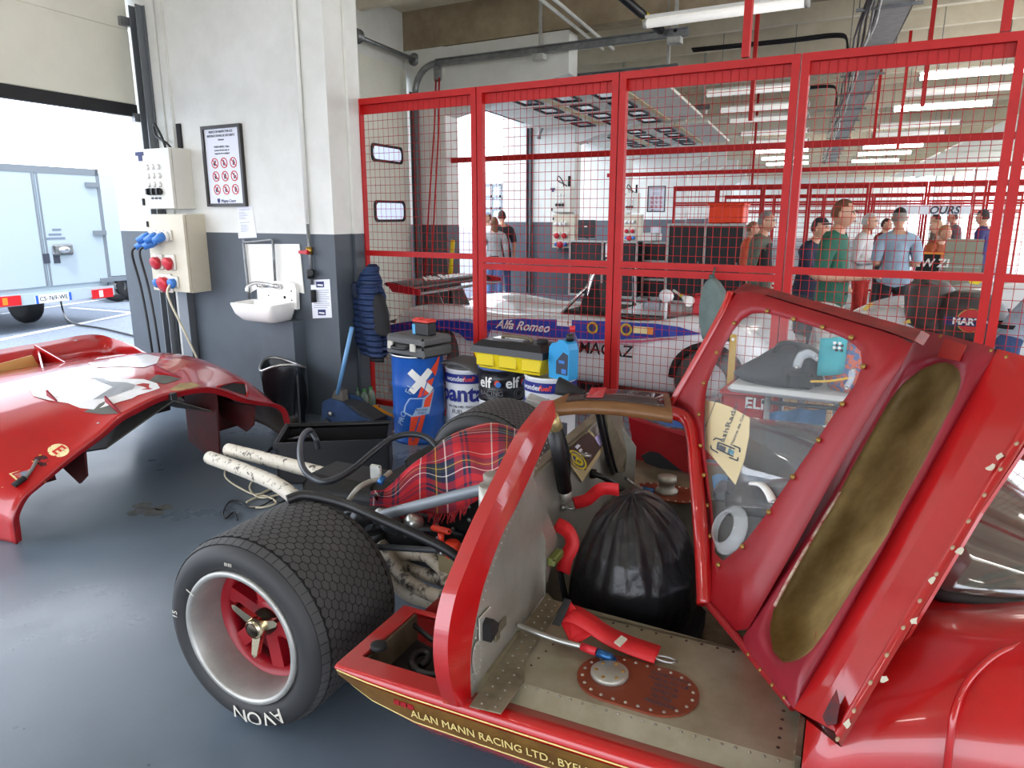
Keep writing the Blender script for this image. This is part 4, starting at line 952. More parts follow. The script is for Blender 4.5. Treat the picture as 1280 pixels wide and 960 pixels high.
M['whitehd'] = mat('scorched header pipe', (186,174,154), .55, rgb2=(46,36,28), vscale=15, vlo=.40, vhi=.50)
M['tan'] = mat('bare fibreglass', (184,160,106), .5, rgb2=(132,108,64), vscale=6)
M['brown'] = mat('brown tank plate', (122,56,34), .4, rgb2=(110,48,28), vscale=7)
M['bronze'] = mat('brass bolt', (150,116,58), .4, metal=.6)
M['roofb'] = mat('worn bronze roof paint', (128,90,56), .38, rgb2=(112,76,44), vscale=8)
M['plexi'] = mat('clear perspex', (235,240,242), .03, alpha=.05, spec=.3)
M['smoke'] = mat('smoky perspex', (70,58,58), .05, alpha=.8, spec=.7)
M['engine'] = mat('dark engine bay metal', (34,34,35), .5, metal=.4, rgb2=(22,22,23), vscale=18)
CAR = thing('race_car', W(.6,1.1,0), 'red open race car with its door raised and engine uncovered', 'race car')
def CP(m, name, mats, fix=False, parent=None, label=None): return put(name, m, mats, parent or CAR, fix, label)
def Wl(pts): return [W(*p) for p in pts]
def rivets(m, a, b, n, nrm, r=.004, mi=0):
    a, b = Vector(a), Vector(b)
    for k in range(n): m.dome(a.lerp(b, (k+.5)/n), nrm, r, n=6, m=mi)
Un = Vector((*UX,0)); Vn = Vector((*UY,0))
# ---- sills (near and far), built as lofts
def sill(side):
    def pt(u, v, z): return W(u, v if side == 0 else 2.2-v, z)
    m = MB(); rows = []
    for u, k in ((-.01,.28),(.03,.55),(.1,.8),(.24,1),(.6,1.03),(1.0,1.03),(1.24,1.0)):
        pr = [(.05,.375),(.055,.40),(.0,.405),(-.012,.392),(-.014,.37),(-.006,.33),(.02,.27),(.08,.20),(.18,.14),(.36,.11),(.75,.10)]
        rows.append([pt(u, v if z > .33 else v, .405-(.405-z)*k) for v, z in pr])
    if side: rows = [r[::-1] for r in rows]
    m.grid(rows, 0)
    o = CP(m, 'sill', M['red'])
    # stripe
    m = MB(); rows = []
    for u, k in ((.0,.4),(.03,.55),(.1,.8),(.24,1),(.6,1.03),(1.0,1.03),(1.24,1.0)):
        pr = [(-.0155,.372),(-.0085,.33),(.008,.29)]
        rows.append([pt(u, v-.002, .405-(.405-z)*k) for v, z in pr])
    if side: rows = [r[::-1] for r in rows]
    m.grid(rows, 0); CP(m, 'gold_stripe', M['gold'], parent=o)
    for z0, dv in ((.379,-.0165),(.284,.0105)):
        m = MB(); m.tube([pt(u, dv, .405-(.405-z0)*k) for u, k in ((.0,.4),(.03,.55),(.1,.8),(.24,1),(.6,1.03),(1.0,1.03),(1.24,1.0))], .0022, 5); CP(m, 'pinstripe', M['goldtxt'], parent=o)
    return o
SILL = sill(0); SILL2 = sill(1)
nrm_t = Vector((0,-1,-.25))
def tb(x, y, z): return W(.243+x, -.0115-.0+.22*(0-y)*1.0+(-.0035)-z, .330+y*.97)
CP(text_mb('ALAN MANN RACING LTD., BYFLEET', .0385, W(0,0,0), Un, Zv, .001, bend=tb, align='LEFT', sx=.87), 'gold_lettering', M['goldtxt'], parent=SILL)
for k in range(3):
    m = MB(); p = W(.2+.022*k,-.014,.352); m.box(p, (.018,.008,.014), ax=(Un,Vn,Zv)); CP(m, 'catch_mark', M['redin'], parent=SILL)
# ---- rear end of the near sponson: red rim round an open bay
m = MB(); m.ring(Wl([(-.01,-.005,.385),(.395,-.005,.385),(.395,.345,.385),(-.01,.345,.385)]), Wl([(.035,.055,.385),(.36,.055,.385),(.36,.335,.385),(.035,.335,.385)]), (0,0,.02)); CP(m, 'bay_rim', M['red'], True)
m = MB(); m.obox(W(.035,.05,.30), Un*.008, Vn*.29, (0,0,.09)); CP(m, 'bay_end_wall', M['aludk'])
m = MB(); m.obox(W(.035,.05,.30), Un*.34, Vn*.008, (0,0,.09)); CP(m, 'bay_side_wall', M['aludk'])
m = MB(); m.prism(Wl([(.04,.06,.29),(.37,.09,.22),(.37,.335,.2),(.04,.335,.29)]), (0,0,.01)); CP(m, 'bay_floor', M['engine'])
m = MB(); pts = [W(.09+.05*math.cos(t)+.2*(t/9), .20+.06*math.sin(t), .31+.006*t) for t in [k*.4 for k in range(23)]]; m.tube(pts, .012, 7); CP(m, 'coiled_hose', M['black'])
m = MB(); m.tube(Wl([(.0,.33,.37),(.12,.30,.34),(.4,.33,.36)]), .009, 7); CP(m, 'brake_line', M['black'])
m = MB(); m.lathe([(0,0),(.024,0),(.024,.012),(.016,.014),(.0,.016)], W(.055,.11,.405), n=14); CP(m, 'rubber_bung', M['blackm'])
m = MB(); m.prism(Wl([(.3,.06,.407),(.39,.06,.407),(.39,.06,.5)]), Vn*.006); m.dome(W(.36,.058,.43), -Vn, .012); CP(m, 'gusset', M['trackdark'], True)
# ---- rear bulkhead: red hoop, aluminium face, firewall
hoop_px = [(572,884,.395),(562,845,.395),(560,800,.385),(568,752,.378),(581,715,.372),(606,655,.362),(632,600,.352),(662,540,.335),(692,500,.315)]
inn_px = [(590,884,.41),(588,845,.41),(590,805,.41),(598,760,.405),(608,722,.402),(628,668,.392),(648,628,.385),(672,575,.37),(695,520,.35)]
ho = [Vector(C(x, y, u=u)) for x, y, u in hoop_px]; hi = [Vector(C(x, y, u=u)) for x, y, u in inn_px]
def mir(p): return Vector((p[0], 2.2-p[1], p[2]))
def hoopside(f, name):
    m = MB(); rows = []
    a = smooth_path(ho, 9); b = smooth_path(hi, 9)
    for p, q in zip(a, b):
        back = Vector((p.x-.05, p.y+.012, p.z-.012))
        r = [back, p, p.lerp(q,.5)+Vector((.001,-.001,.002)), q, q+Vector((-.01,.02,-.012)), back+Vector((0,.03,-.02))]
        rows.append([W(*f(t)) for t in r])
    if name == 'far': rows = [r[::-1] for r in rows]
    m.grid(rows, 0, False, cv=True); return CP(m, 'hoop', M['red'], True)
hoopside(lambda p: p, 'near')
# aluminium face of the bulkhead, near side
right_px = [(590,884),(646,793),(679,746),(689,707),(697,671),(690,640),(672,600),(668,590),(667,560),(690,535),(696,524)]
face = hi[::1] + []
pts = [Vector((p.x-.002, p.y+.002, p.z)) for p in hi]
rt_ = [Vector(C(x, y, u=.40-.015*k/3)) for k, (x, y) in enumerate(right_px[1:5])]
top_ = [Vector(C(x, y, u=u)) for x, y, u in ((667,597,.372),(669,580,.37),(685,545,.355))]
poly = pts + top_[::-1] + rt_[::-1]
for f, nm in ((lambda p: p, 'near'),):
    m = MB(); m.prism([W(*f(p)) for p in poly], Un*-.012)
    n0 = Un
    a = [W(*f(p+Vector((.003,.012,0)))) for p in resample(hi, 44, False)]
    if nm == 'near':
        for p in a: m.dome(p, Un, .0036, n=5, m=1)
        for k in range(16): p = Vector(C(676-.0*k-(676-668)*k/15+8, 745-(745-610)*k/15, u=.40)); m.dome(W(*p)+Un*.002, Un, .0034, n=5, m=1)
        q0, q1 = Vector(C(594,872,u=.405)), Vector(C(676,752,u=.405)); 
        for dz in (0,.018):
            for k in range(22): p = q0.lerp(q1, k/21)+Vector((0,0,.012+dz)); m.dome(W(*p), Un, .0034, n=5, m=1)
    fp = CP(m, 'bulkhead_panel', [M['alu'], M['steel']], True)
    if nm == 'near': BK = fp
# latch, oval plate and engraved plate on the face
p = W(*C(606,783,u=.41)); m = MB(); m.rbox(p, (.006,.07,.085), .003, ax=(Un,Vn,Zv)); CP(m, 'latch_plate', M['alu'], parent=BK)
m = MB(); m.prism([p+Un*.004+Vn*y+Zv*z for y, z in ((-.02,-.03),(.025,-.02),(.03,.0),(-.002,.03),(-.02,.02))], Un*.025); CP(m, 'door_striker', M['black'], parent=BK, fix=True)
p = W(*C(596,822,u=.411)); m = MB(); m.prism([p+Vn*(.026*math.cos(a))+Zv*(.05*math.sin(a)) for a in [k*math.pi/10 for k in range(20)]], Un*.003)
for k in range(14): a = k*math.pi/7; m.dome(p+Un*.003+Vn*(.021*math.cos(a))+Zv*(.044*math.sin(a)), Un, .003, n=5)
CP(m, 'oval_plate', M['alu'], parent=BK, fix=True)
for k in range(2): p = W(*C(622+k*6,795-14*k,u=.409)); m = MB(); m.rbox(p, (.003,.03+.02*k,.028), .001, ax=(Un,Vn,Zv)); CP(m, 'data_plate', M['aludk'], parent=BK)
# foot flange of the bulkhead on the deck
m = MB(); fz = .424; q = [Vector(C(x, y, z=fz)) for x, y in ((587,884),(626,893),(655,852),(657,826),(700,760),(684,742))]
m.prism([W(*p) for p in q], (0,0,.004))
for k in range(16):
    a = q[0].lerp(q[5], (k+.5)/16); b = q[1].lerp(q[4], (k+.5)/16)
    m.dome(W(*a.lerp(b,.75)+Vector((0,0,.004))) if False else W(*(a.lerp(b,.75)+Vector((0,0,.004)))), Zv, .004, n=5, m=1); m.dome(W(*(a.lerp(b,.3)+Vector((0,0,.004)))), Zv, .004, n=5, m=1)
CP(m, 'foot_flange', [M['aludk'], M['steel']], True)
# firewall between the two sides
m = MB(); m.prism(Wl([(.3,.56,.12),(.3,1.64,.12),(.3,1.64,.80),(.3,.62,.775)]), Un*-.012)
for k in range(20): m.dome(W(.302,.66+.05*k,.755), Un, .004, n=5, m=1)
CP(m, 'firewall', [M['alu'], M['steel']], True)
m = MB(); m.prism(Wl([(.29,.62,.775),(.29,1.64,.80),(.25,1.64,.80),(.25,.62,.775)]), (0,0,.01)); CP(m, 'firewall_lip', M['aludk'], True)
for s in (0,1):
    m = MB(); a, b = [(.3,.6,.45),(.4,.66,.45)] if s == 0 else [(.3,1.6,.45),(.4,1.54,.45)]
    m.prism([W(.302,a[1],.12), W(.40,b[1]-.1 if s == 0 else b[1]+.1,.12), W(.40,b[1]-.1 if s == 0 else b[1]+.1,.62), W(.302,a[1],.775)], Vn*.006); CP(m, 'firewall_return', M['alu'], True)
# padded post in front of the firewall
a = W(*C(693,534,u=.335)); b = W(*C(706,612,u=.335)); m = MB(); m.tube([a, b], .027, 14); CP(m, 'padded_post', M['black'])
m = MB(); m.tube([a+(a-b).normalized()*.05, a], [.02,.03], 12); CP(m, 'post_cap', mat('pale brass', (200,184,130), .4, metal=.6))
m = MB(); m.tube([b, b+(b-a).normalized()*.05], .022, 12); CP(m, 'post_foot', M['alu'])
m = MB(); m.tube(smooth_path([a+Vn*.04, a.lerp(b,.5)+Vn*.06+Un*.01, b+Vn*.035], 5), .008, 6); CP(m, 'post_strap', M['blackm'])
# white card with the number on the firewall
fu = .309; cp = [W(*C(x, y, u=fu)) for x, y in ((706,572),(736,538),(757,557),(727,602))]
m = MB(); m.prism(cp, Un*.003); CD = CP(m, 'wooden_card', mat('pale timber card', (196,172,124), .6), True)
cq = [cp[0].lerp(cp[1],.12), cp[1], cp[1].lerp(cp[2],1), cp[0].lerp(cp[3],.55)]
q2 = [W(*C(x, y, u=fu+.004)) for x, y in ((712,561),(735,540),(753,556),(731,588))]
m = MB(); m.prism(q2, Un*.002); CP(m, 'brown_label', mat('brown label', (70,44,32), .5), True, CD)
def ell(f, k, du=.008):
    d = (.686,.728); return [W(*C(721.5+15*f*math.cos(t)*d[0]-7.4*f*math.sin(t)*d[1], 574.5+15*f*math.cos(t)*d[1]+7.4*f*math.sin(t)*d[0], u=fu+du)) for t in [2*math.pi*j/k for j in range(k)]]
m = MB(); m.prism(ell(1, 28), Un*.001); CP(m, 'number_disc', M['navy'], True, CD)
for r0, r1 in ((1.0,.84),(.66,.52)): m = MB(); m.ring(ell(r0, 28, .0095), ell(r1, 28, .0095), Un*.001); CP(m, 'number_ring', M['yel'], True, CD)
m = MB(); m.tube(smooth_path([W(*C(x, y, u=fu+.011)) for x, y in ((714,566),(719,570),(724,574),(727,579),(724,580),(720,576),(721,573),(725,576))], 4), .0035, 6); CP(m, 'number_stroke', M['yel'], parent=CD)
m = MB(); m.prism([W(*C(x, y, u=fu+.008)) for x, y in ((743,548),(748,542),(756,551),(750,558))], Un*.001); CP(m, 'lilac_label', mat('lilac label', (196,180,222), .5), True, CD)
for q in ([(718.5,558.5),(722,555),(725.5,557),(721.5,561.5)], [(723,563),(726,560.5),(728,562),(725,565.5)], [(729,568.5),(732,565),(735,567),(731.5,571.5)]): m = MB(); m.prism([W(*C(x, y, u=fu+.008)) for x, y in q], Un*.001); CP(m, 'white_label', M['paper'], True, CD)
# harness wires and hose on the firewall
m = MB(); pts = [W(*C(x, y, u=.33)) for x, y in ((746,512),(752,540),(757,560),(762,580),(766,592))]; m.tube(smooth_path(pts,4), .011, 7); m.tube(smooth_path([p+Vn*.03+Un*.01 for p in pts],4), .007, 6); CP(m, 'wiring_loom', M['black'])
m = MB(); pts = [W(*C(x, y, u=u)) for x, y, u in ((740,592,.31),(755,597,.36),(775,610,.42),(784,620,.46))]; m.tube(smooth_path(pts,4), .013, 8); CP(m, 'fire_hose', M['black'])
m = MB(); p = W(*C(741,592,u=.31)); m.cyl(p-Un*.005, p+Un*.012, .02, n=12); CP(m, 'hose_flange', M['blackm'])
for (x, y) in ((703,634),(724,568)): m = MB(); p = W(*C(x, y, u=.306)); m.cyl(p, p+Un*.05, .008, n=8); m.cyl(p, p+Un*.012, .016, n=8); CP(m, 'stud', M['steel'])
# ---- roof spine
def sp(x, y, v): return W(*C(x, y, v=v))
up = [(693,500,.87),(716,490,1.0),(750,486.5,1.22),(790,487.5,1.27),(836,492,1.3)]; lo = [(686,512,.78),(705,509,.82),(740,507,.86),(790,511,.92),(841,519,.98)]
m = MB(); A = [sp(*p) for p in up]; Bq = [sp(*p) for p in lo]
A = smooth_path(A, 4); Bq = smooth_path(Bq, 4); rows = []
for p, q in zip(A, Bq): rows.append([q+Vector((0,0,-.03)), q, q.lerp(p,.25)+Vector((0,0,.006)), q.lerp(p,.5)+Vector((0,0,.01)), q.lerp(p,.75)+Vector((0,0,.008)), p, p+Vector((0,0,-.03))])
m.grid(rows, 0, True, cv=True); ids = [r for r in rows]; m.poly(rows[0]); m.poly(rows[-1][::-1]); SPN = CP(m, 'roof_spine', M['roofb'], True)
m = MB(); rows2 = []
for i in range(4, len(A)-1):
    p, q = A[i], Bq[i]; rows2.append([q.lerp(p,.22)+Vector((0,0,.010)), q.lerp(p,.5)+Vector((0,0,.0135)), q.lerp(p,.78)+Vector((0,0,.0125))])
m.shell(rows2, -.003); CP(m, 'roof_window', M['smoke'], True, SPN)
m = MB(); i = len(A)//2
p, q = A[7], Bq[7]; p2, q2_ = A[9], Bq[9]; m.prism([q.lerp(p,.22)+Vector((0,0,.015)), q2_.lerp(p2,.22)+Vector((0,0,.015)), q2_.lerp(p2,.8)+Vector((0,0,.017)), q.lerp(p,.8)+Vector((0,0,.017))], (0,0,.002)); CP(m, 'red_stripe', M['red'], True, SPN)
m = MB(); c = sp(711,492,1.0); rows = []
for k in range(7):
    f = k/6; s = math.sin(math.pi*min(1, .25+f*.75)); r = .038*(.3+.7*s); o = c+Un*(-.04+.10*f)+Vn*0
    rows.append([o+Vn*(r*math.cos(a))+Zv*(max(-.02, (.055*(1-f*.85))*math.sin(a))) for a in [math.pi*j/8 for j in range(9)]])
m.shell(rows, -.006); CP(m, 'roof_scoop', M['blackm'], True, SPN)
# ---- far door, closed, seen from inside
fd = [(.22,2.0,.42),(.66,2.04,.40),(1.2,2.0,.5),(1.1,1.72,.80),(.70,1.62,.86),(.30,1.68,.86)]
m = MB(); fdp = [W(*C(x, y, v=v)) for x, y, v in ((785,520,1.88),(866,549,1.83),(890,620,1.97),(880,612,2.0),(795,577,2.06))]
m.prism([fdp[0], fdp[1], fdp[2], fdp[4]], Vn*.03); FD = CP(m, 'far_door', M['redin'], True)
m = MB(); L = [W(*C(x, y, v=1.975)) for x, y in ((802,569),(812,564),(840,566),(866,570),(872,585),(866,592),(835,588),(808,578))]; m.prism([p-Vn*.012 for p in L], Vn*.01); CP(m, 'far_duct', M['blackm'], True, FD)
m = MB(); L = [W(*C(x, y, v=1.80)) for x, y in ((776,507),(800,507),(862,527),(859,535),(835,533))]; m.prism(L, Vn*.006); CP(m, 'far_window', mat('window with painted blue reflection', (60,92,160), .12, rgb2=(90,110,150), vscale=3), True, FD)  # the blue reflection is put into the pane's base colour
m = MB(); L = [W(*C(x, y, v=1.82)) for x, y in ((768,506),(782,516),(835,536),(862,540),(866,549),(785,522))]; m.prism(L, Vn*.01); CP(m, 'far_window_frame', M['redin'], True, FD)
# aluminium flank at the far rear corner of the cockpit
m = MB(); m.prism([W(*C(x, y, u=u)) for x, y, u in ((757,507,.32),(775,512,.32),(788,560,.34),(793,588,.38),(766,592,.33))], Un*-.01); CP(m, 'far_flank', M['aludk'], True)
# ---- decks, floor, seat
q = [Vector(C(x, y, z=.42)) for x, y in ((655,854),(959,947))]
crease0 = W(.41,.118,.42); crease1 = W(1.2,.118,.42)
m = MB(); m.prism(Wl([(.40,.118,.42),(1.205,.118,.42),(1.205,.515,.42),(.40,.56,.42)]), (0,0,-.012))
m.prism(Wl([(.40,.052,.398),(1.205,.052,.398),(1.205,.118,.42),(.40,.118,.42)]), (0,0,-.012))
for k in range(21): m.dome(W(.53+.032*k,.108,.4185), Zv, .0045, n=6, m=1)
for k in range(10): m.dome(W(1.165,.15+.036*k,.42), Zv, .005, n=6, m=2)
for k in range(14): m.dome(W(.56+.045*k,.505,.42), Zv, .005, n=6, m=2)
for k in range(8): m.dome(W(.50+.006*k,.16+.04*k,.42), Zv, .004, n=6, m=2)
DECK = CP(m, 'deck_panel', [M['aludeck'], M['steel'], mat('dark rivet', (58,36,32), .5)], True)
m = MB(); m.obox(W(1.205,.05,.12), Un*.012, Vn*.5, (0,0,.37))
for k in range(10): m.dome(W(1.203,.08+.045*k,.44), -Un, .005, n=6)
CP(m, 'deck_front_wall', M['aludk'], True)
m = MB(); m.obox(W(.40,.515,.12), Un*.81, Vn*.012, (0,0,.3)); CP(m, 'deck_inner_wall', M['aludk'])
m = MB(); m.prism(Wl([(.30,1.66,.42),(1.25,1.66,.42),(1.25,2.12,.42),(.30,2.12,.42)]), (0,0,-.012)); CP(m, 'far_deck', M['aludk'], True)
m = MB(); m.obox(W(.30,1.655,.12), Un*.95, Vn*.012, (0,0,.3)); CP(m, 'far_deck_wall', M['alu'])
m = MB(); m.obox(W(.28,.5,.10), Un*1.5, Vn*1.2, (0,0,.02)); CP(m, 'cockpit_floor', M['aludk'])
# oval tank plates
def oval(c, a, b, z, n=36): return [W(c[0]+a*math.cos(2*math.pi*k/n), c[1]+b*math.sin(2*math.pi*k/n), z) for k in range(n)]
def stad(c, L, r, ang, z, n=12):
    pts = []
    for s, t0 in ((1,-90),(-1,90)):
        for k in range(n+1):
            t = math.radians(t0+180*k/n); x, y = s*L/2+r*math.cos(t), r*math.sin(t); ca, sa = math.cos(ang), math.sin(ang)
            pts.append(W(c[0]+x*ca-y*sa, c[1]+x*sa+y*ca, z))
    return pts
tcn = Vector(C(796,857,z=.42)); 
m = MB(); m.prism(stad(tcn, .125, .102, -.02, .4205), (0,0,.006)); ring_ = stad(tcn, .125, .088, -.02, .4265, 9)
for p in resample(ring_, 24): m.dome(p, Zv, .0055, n=6, m=1)
TK = CP(m, 'tank_plate', [M['brown'], M['steel']], True)
fc_ = Vector(C(762,842,z=.43)); m = MB(); m.lathe([(0,0),(.052,0),(.052,.01),(.046,.013),(0,.013)], W(fc_.x,fc_.y,.427), n=28)
for k in range(6): a = k*math.pi/3+.3; m.dome(W(fc_.x+.036*math.cos(a),fc_.y+.036*math.sin(a),.44), Zv, .006, n=6, m=1)
CP(m, 'filler_disc', [M['alu'], M['bronze']], parent=TK)
for k, s in enumerate(('CARBURANT', 'PNEUS AV 1.8', 'REMPLIR', 'TEMPS 80', 'FILTRE', 'PRESSION')):
    o = W(tcn.x+.075, tcn.y+.062-.024*k, .4275); CP(text_mb(s, .018, o, (Un*.99+Vn*-.08), (Vn*.99+Un*.08), .0006), 'handwriting', M['ink'], parent=TK)
c2 = Vector(C(833,617,z=.42)); m = MB(); m.prism(stad(c2, .12, .1, 0, .4205), (0,0,.006))
for p in resample(stad(c2, .12, .088, 0, .4265, 9), 24): m.dome(p, Zv, .0055, n=6, m=1)
TK2 = CP(m, 'tank_plate', [M['brown'], M['steel']], True)
m = MB(); m.lathe([(0,0),(.05,0),(.05,.012),(.036,.02),(.036,.05),(.042,.052),(.042,.075),(0,.078)], W(c2.x,c2.y,.427), n=24); CP(m, 'filler_cap', M['alu'], parent=TK2)
# braided hoses with blue fittings
pts = [W(*C(x, y, z=z)) for x, y, z in ((647,781,.46),(668,790,.46),(700,801,.45),(727,808,.45))]; m = MB(); m.tube(smooth_path(pts,5), .009, 8); H1 = CP(m, 'braided_hose', M['steel'])
a = W(*C(727,808,z=.45)); b = W(*C(746,815,z=.45)); c = W(*C(766,823,z=.44)); m = MB(); m.tube([a,b], .012, 10); CP(m, 'red_fitting', M['plugred'], parent=H1)
m = MB(); m.tube([b, b.lerp(c,.7), c+Vector((0,0,-.0))], [.013,.013,.011], 10); m.tube([c, c+Vector((0,0,-.015))], .012, 8); CP(m, 'blue_fitting', mat('anodised blue', (40,90,140), .3, metal=.6), parent=H1)
pts = [W(*C(x, y, z=z)) for x, y, z in ((782,598,.5),(790,604,.47),(803,611,.46),(817,614,.45))]; m = MB(); m.tube(smooth_path(pts,5), .008, 8); H2 = CP(m, 'braided_hose', M['steel'])
m = MB(); m.tube([pts[2],pts[3]], .013, 8); CP(m, 'blue_fitting', MATS['anodised blue'], parent=H2)
# seat (under the bag), belts
m = MB(); m.rbox(W(.62,.86,.17), (.44,.5,.12), .03, ax=(Un,Vn,Zv)); CP(m, 'seat', M['blackm'])
M['belt'] = mat('red harness webbing', (196,24,30), .55, bump=.15, bscale=220)
def belt(px, w, name='harness_belt', wdir=None):
    pts = smooth_path([W(*C(x, y, **k)) for x, y, k in px], 5); rows = []
    for i, p in enumerate(pts):
        d = (pts[min(i+1,len(pts)-1)]-pts[max(i-1,0)]).normalized()
        s = (wdir if wdir else Vector((0,0,1))) ; s = (s-d*s.dot(d)).normalized()*w/2
        rows.append([p-s, p+s])
    m = MB(); m.shell(rows, .004); return CP(m, name, M['belt'], True)
B1 = belt([(718,629,dict(v=.93)),(735,624,dict(v=.90)),(752,611,dict(v=.87)),(774,612,dict(v=.86))], .045)
B2 = belt([(695,655,dict(v=.74)),(710,664,dict(v=.72)),(716,680,dict(v=.71)),(708,697,dict(v=.70)),(704,715,dict(v=.70))], .05, wdir=Un+Zv*.3)
B3 = belt([(701,770,dict(z=.47)),(716,768,dict(z=.50)),(735,778,dict(z=.49)),(760,795,dict(z=.46)),(790,808,dict(z=.445)),(822,819,dict(z=.44))], .062, wdir=Vn+Zv*.35)
m = MB(); q = [W(*C(x, y, z=z)) for x, y, z in ((697,770,.475),(712,752,.52),(741,793,.47),(715,809,.44))]; m.prism(q, Vector((0,0,.006))); CP(m, 'belt_fold', M['belt'], True)
m = MB(); q = [W(*C(x, y, z=z)) for x, y, z in ((690,779,.46),(700,782,.46),(714,750,.52),(706,747,.52))]; m.prism(q, Vector((.01,-.02,.01))); CP(m, 'buckle', M['black'], True)
m = MB(); q = [W(*C(x, y, z=z)) for x, y, z in ((768,804,.47),(777,796,.47),(784,800,.467),(775,809,.467))]; m.prism(q, Vector((0,-.002,.006))); CP(m, 'belt_tag', mat('cream tag', (210,206,190), .6), True, B3)
m = MB(); c = W(*C(832,824,z=.437)); m.tube([c+Un*(.03*math.cos(a))+Vn*(.012*math.sin(a)) for a in [k*math.pi/7 for k in range(14)]], .004, 6, closed=True); CP(m, 'belt_clip', M['steel'], parent=B3)
m = MB(); p = W(*C(694,697,v=.64)); m.rbox(p, (.03,.09,.03), .006, ax=(Un,Vn,Zv)); CP(m, 'green_block', mat('olive block', (110,118,60), .5))
m = MB(); m.tube(smooth_path([W(*C(x, y, v=.72)) for x, y in ((700,715),(704,735),(708,750))],4), .018, 8, flat=.4); CP(m, 'black_belt', M['blackm'])
# ---- near door, raised: window panel, duct box, outer strip
Ht = W(.758,1.1,.932); Hb = W(*C(885,755,v=.55)); T3 = W(*C(912,362,v=1.4))
T1 = W(*C(1050,932,v=-.08)); T2 = W(*C(1345,462,v=.35))
def Pw(x, y, off=0.0): return onplane(x, y, Ht, Hb, T3, off)
Mb = Pw(924,802)
def Pl(x, y, off=0.0): return onplane(x, y, Mb, T1, T2, off)
camv = Vector((0,0,CH))
def nrm3(a, b, c):
    n = (b-a).cross(c-a).normalized(); return n if n.dot(camv-a) > 0 else -n
nw = nrm3(Ht, Hb, T3); nl = nrm3(Mb, T1, T2)
hole = [(946,390),(965,393),(998,402),(1031,413),(1059,424),(1074,435),(1079,447),(1077,463),(1068,483),(1052,504),(1033,532),(1015,560),(982,607),(960,640),(937,670),(917,692),(905,701),(898,702),(894,695),(891,640),(886,600),(881,560),(880,530),(881,505),(884,480),(890,466),(904,434),(921,406),(932,395)]
outer = [(920,366),(940,364),(1000,383),(1060,401),(1110,416),(1142,428),(1128,455),(1100,497),(1070,548),(1040,600),(1010,655),(985,700),(955,752),(926,802),(905,778),(886,756),(884,720),(882,680),(879,640),(875,590),(870,552),(864,530),(850,518),(838,512),(850,490),(868,456),(890,416),(905,390)]
def angloop(px, n, c):
    """resample a pixel loop evenly by direction from c, so two loops pair up"""
    out = []
    L = px+[px[0]]
    for k in range(n):
        t = 2*math.pi*k/n; dx, dy = math.cos(t), math.sin(t); best = None
        for (x0, y0), (x1, y1) in zip(L, L[1:]):
            ex, ey = x1-x0, y1-y0; den = dx*ey-dy*ex
            if abs(den) < 1e-9: continue
            s = ((x0-c[0])*ey-(y0-c[1])*ex)/den; w_ = ((x0-c[0])*dy-(y0-c[1])*dx)/den
            if s > 0 and -1e-6 <= w_ <= 1+1e-6 and (best is None or s > best): best = s
        out.append((c[0]+dx*best, c[1]+dy*best))
    return out
cN = (955,560); NO = 72
ho_ = angloop(hole, NO, cN); ou_ = angloop(outer, NO, cN)
m = MB()
mid = [((a[0]*.62+b[0]*.38), (a[1]*.62+b[1]*.38)) for a, b in zip(ho_, ou_)]
l0 = [Pw(*p) for p in ou_]; l1 = [Pw(*p, .004) for p in mid]; l2 = [Pw(*p, .012) for p in ho_]; l3 = [Pw(*p, -.02) for p in ho_]; l4 = [Pw(*p, -.045) for p in ou_]
m.grid([l4, l0, l1, l2, l3, l4], 0, True, cv=True)
DOOR = CP(m, 'raised_door', M['redin'], True)
# folded rims along the roof side edges
def edge(pxs, r, name, mm, pl=Pw, off=.0, flat=1.0):
    m = MB(); m.tube(smooth_path([pl(x, y, off) for x, y in pxs], 3), r, 8, flat=flat); return CP(m, name, mm, parent=DOOR)
edge([(836,512),(868,456),(905,388),(913,366)], .017, 'edge_rim', M['red'])
m = MB(); A_ = [(913,366),(960,369),(1010,384),(1060,399),(1110,414),(1143,426)]; B_ = [(932,354),(960,360),(1010,374),(1060,387),(1110,401),(1152,413)]
m.prism([Pw(*p, .0) for p in A_]+[Pw(*p, -.05) for p in B_[::-1]], nw*-.03); CP(m, 'top_rim', mat('scuffed dark red', (146,24,28), .4, rgb2=(92,28,28), vscale=9), True, DOOR)
edge([(838,512),(858,519),(868,532),(875,580),(881,660),(885,752)], .013, 'hinge_rim', M['red'], off=-.01)
edge([(885,754),(905,778),(926,803),(960,845),(992,884)], .012, 'lower_rim', M['redin'])
m = MB()
for x, y in ((959,389),(992,399),(1028,409),(1064,422),(1079,458),(1053,505),(1023,550),(991,596),(961,640),(928,683),(898,706),(887,670),(884,632),(880,594),(876,557),(874,518),(880,479),(896,441),(918,404)):
    m = MB(); m.dome(Pw(x, y, .013), nw, .0085, .008, n=8); CP(m, 'bolt', M['bronze'], parent=DOOR)
m = MB(); m.prism([Pw(*p, -.004) for p in hole], nw*-.004); PANE = CP(m, 'window_pane', M['plexi'], True, DOOR)
vc = Pw(914,663,.0); e1 = (Pw(930,660)-Pw(914,660)).normalized(); e2 = nw.cross(e1)
m = MB(); rr_ = [(.062,0),(.075,0),(.077,.006),(.066,.012),(.052,.032),(.048,.032),(.06,.012),(.062,0)]; m.lathe(rr_, vc, nw, 28); CP(m, 'vent_ring', mat('thick perspex', (225,232,235), .05, alpha=.3), parent=DOOR)
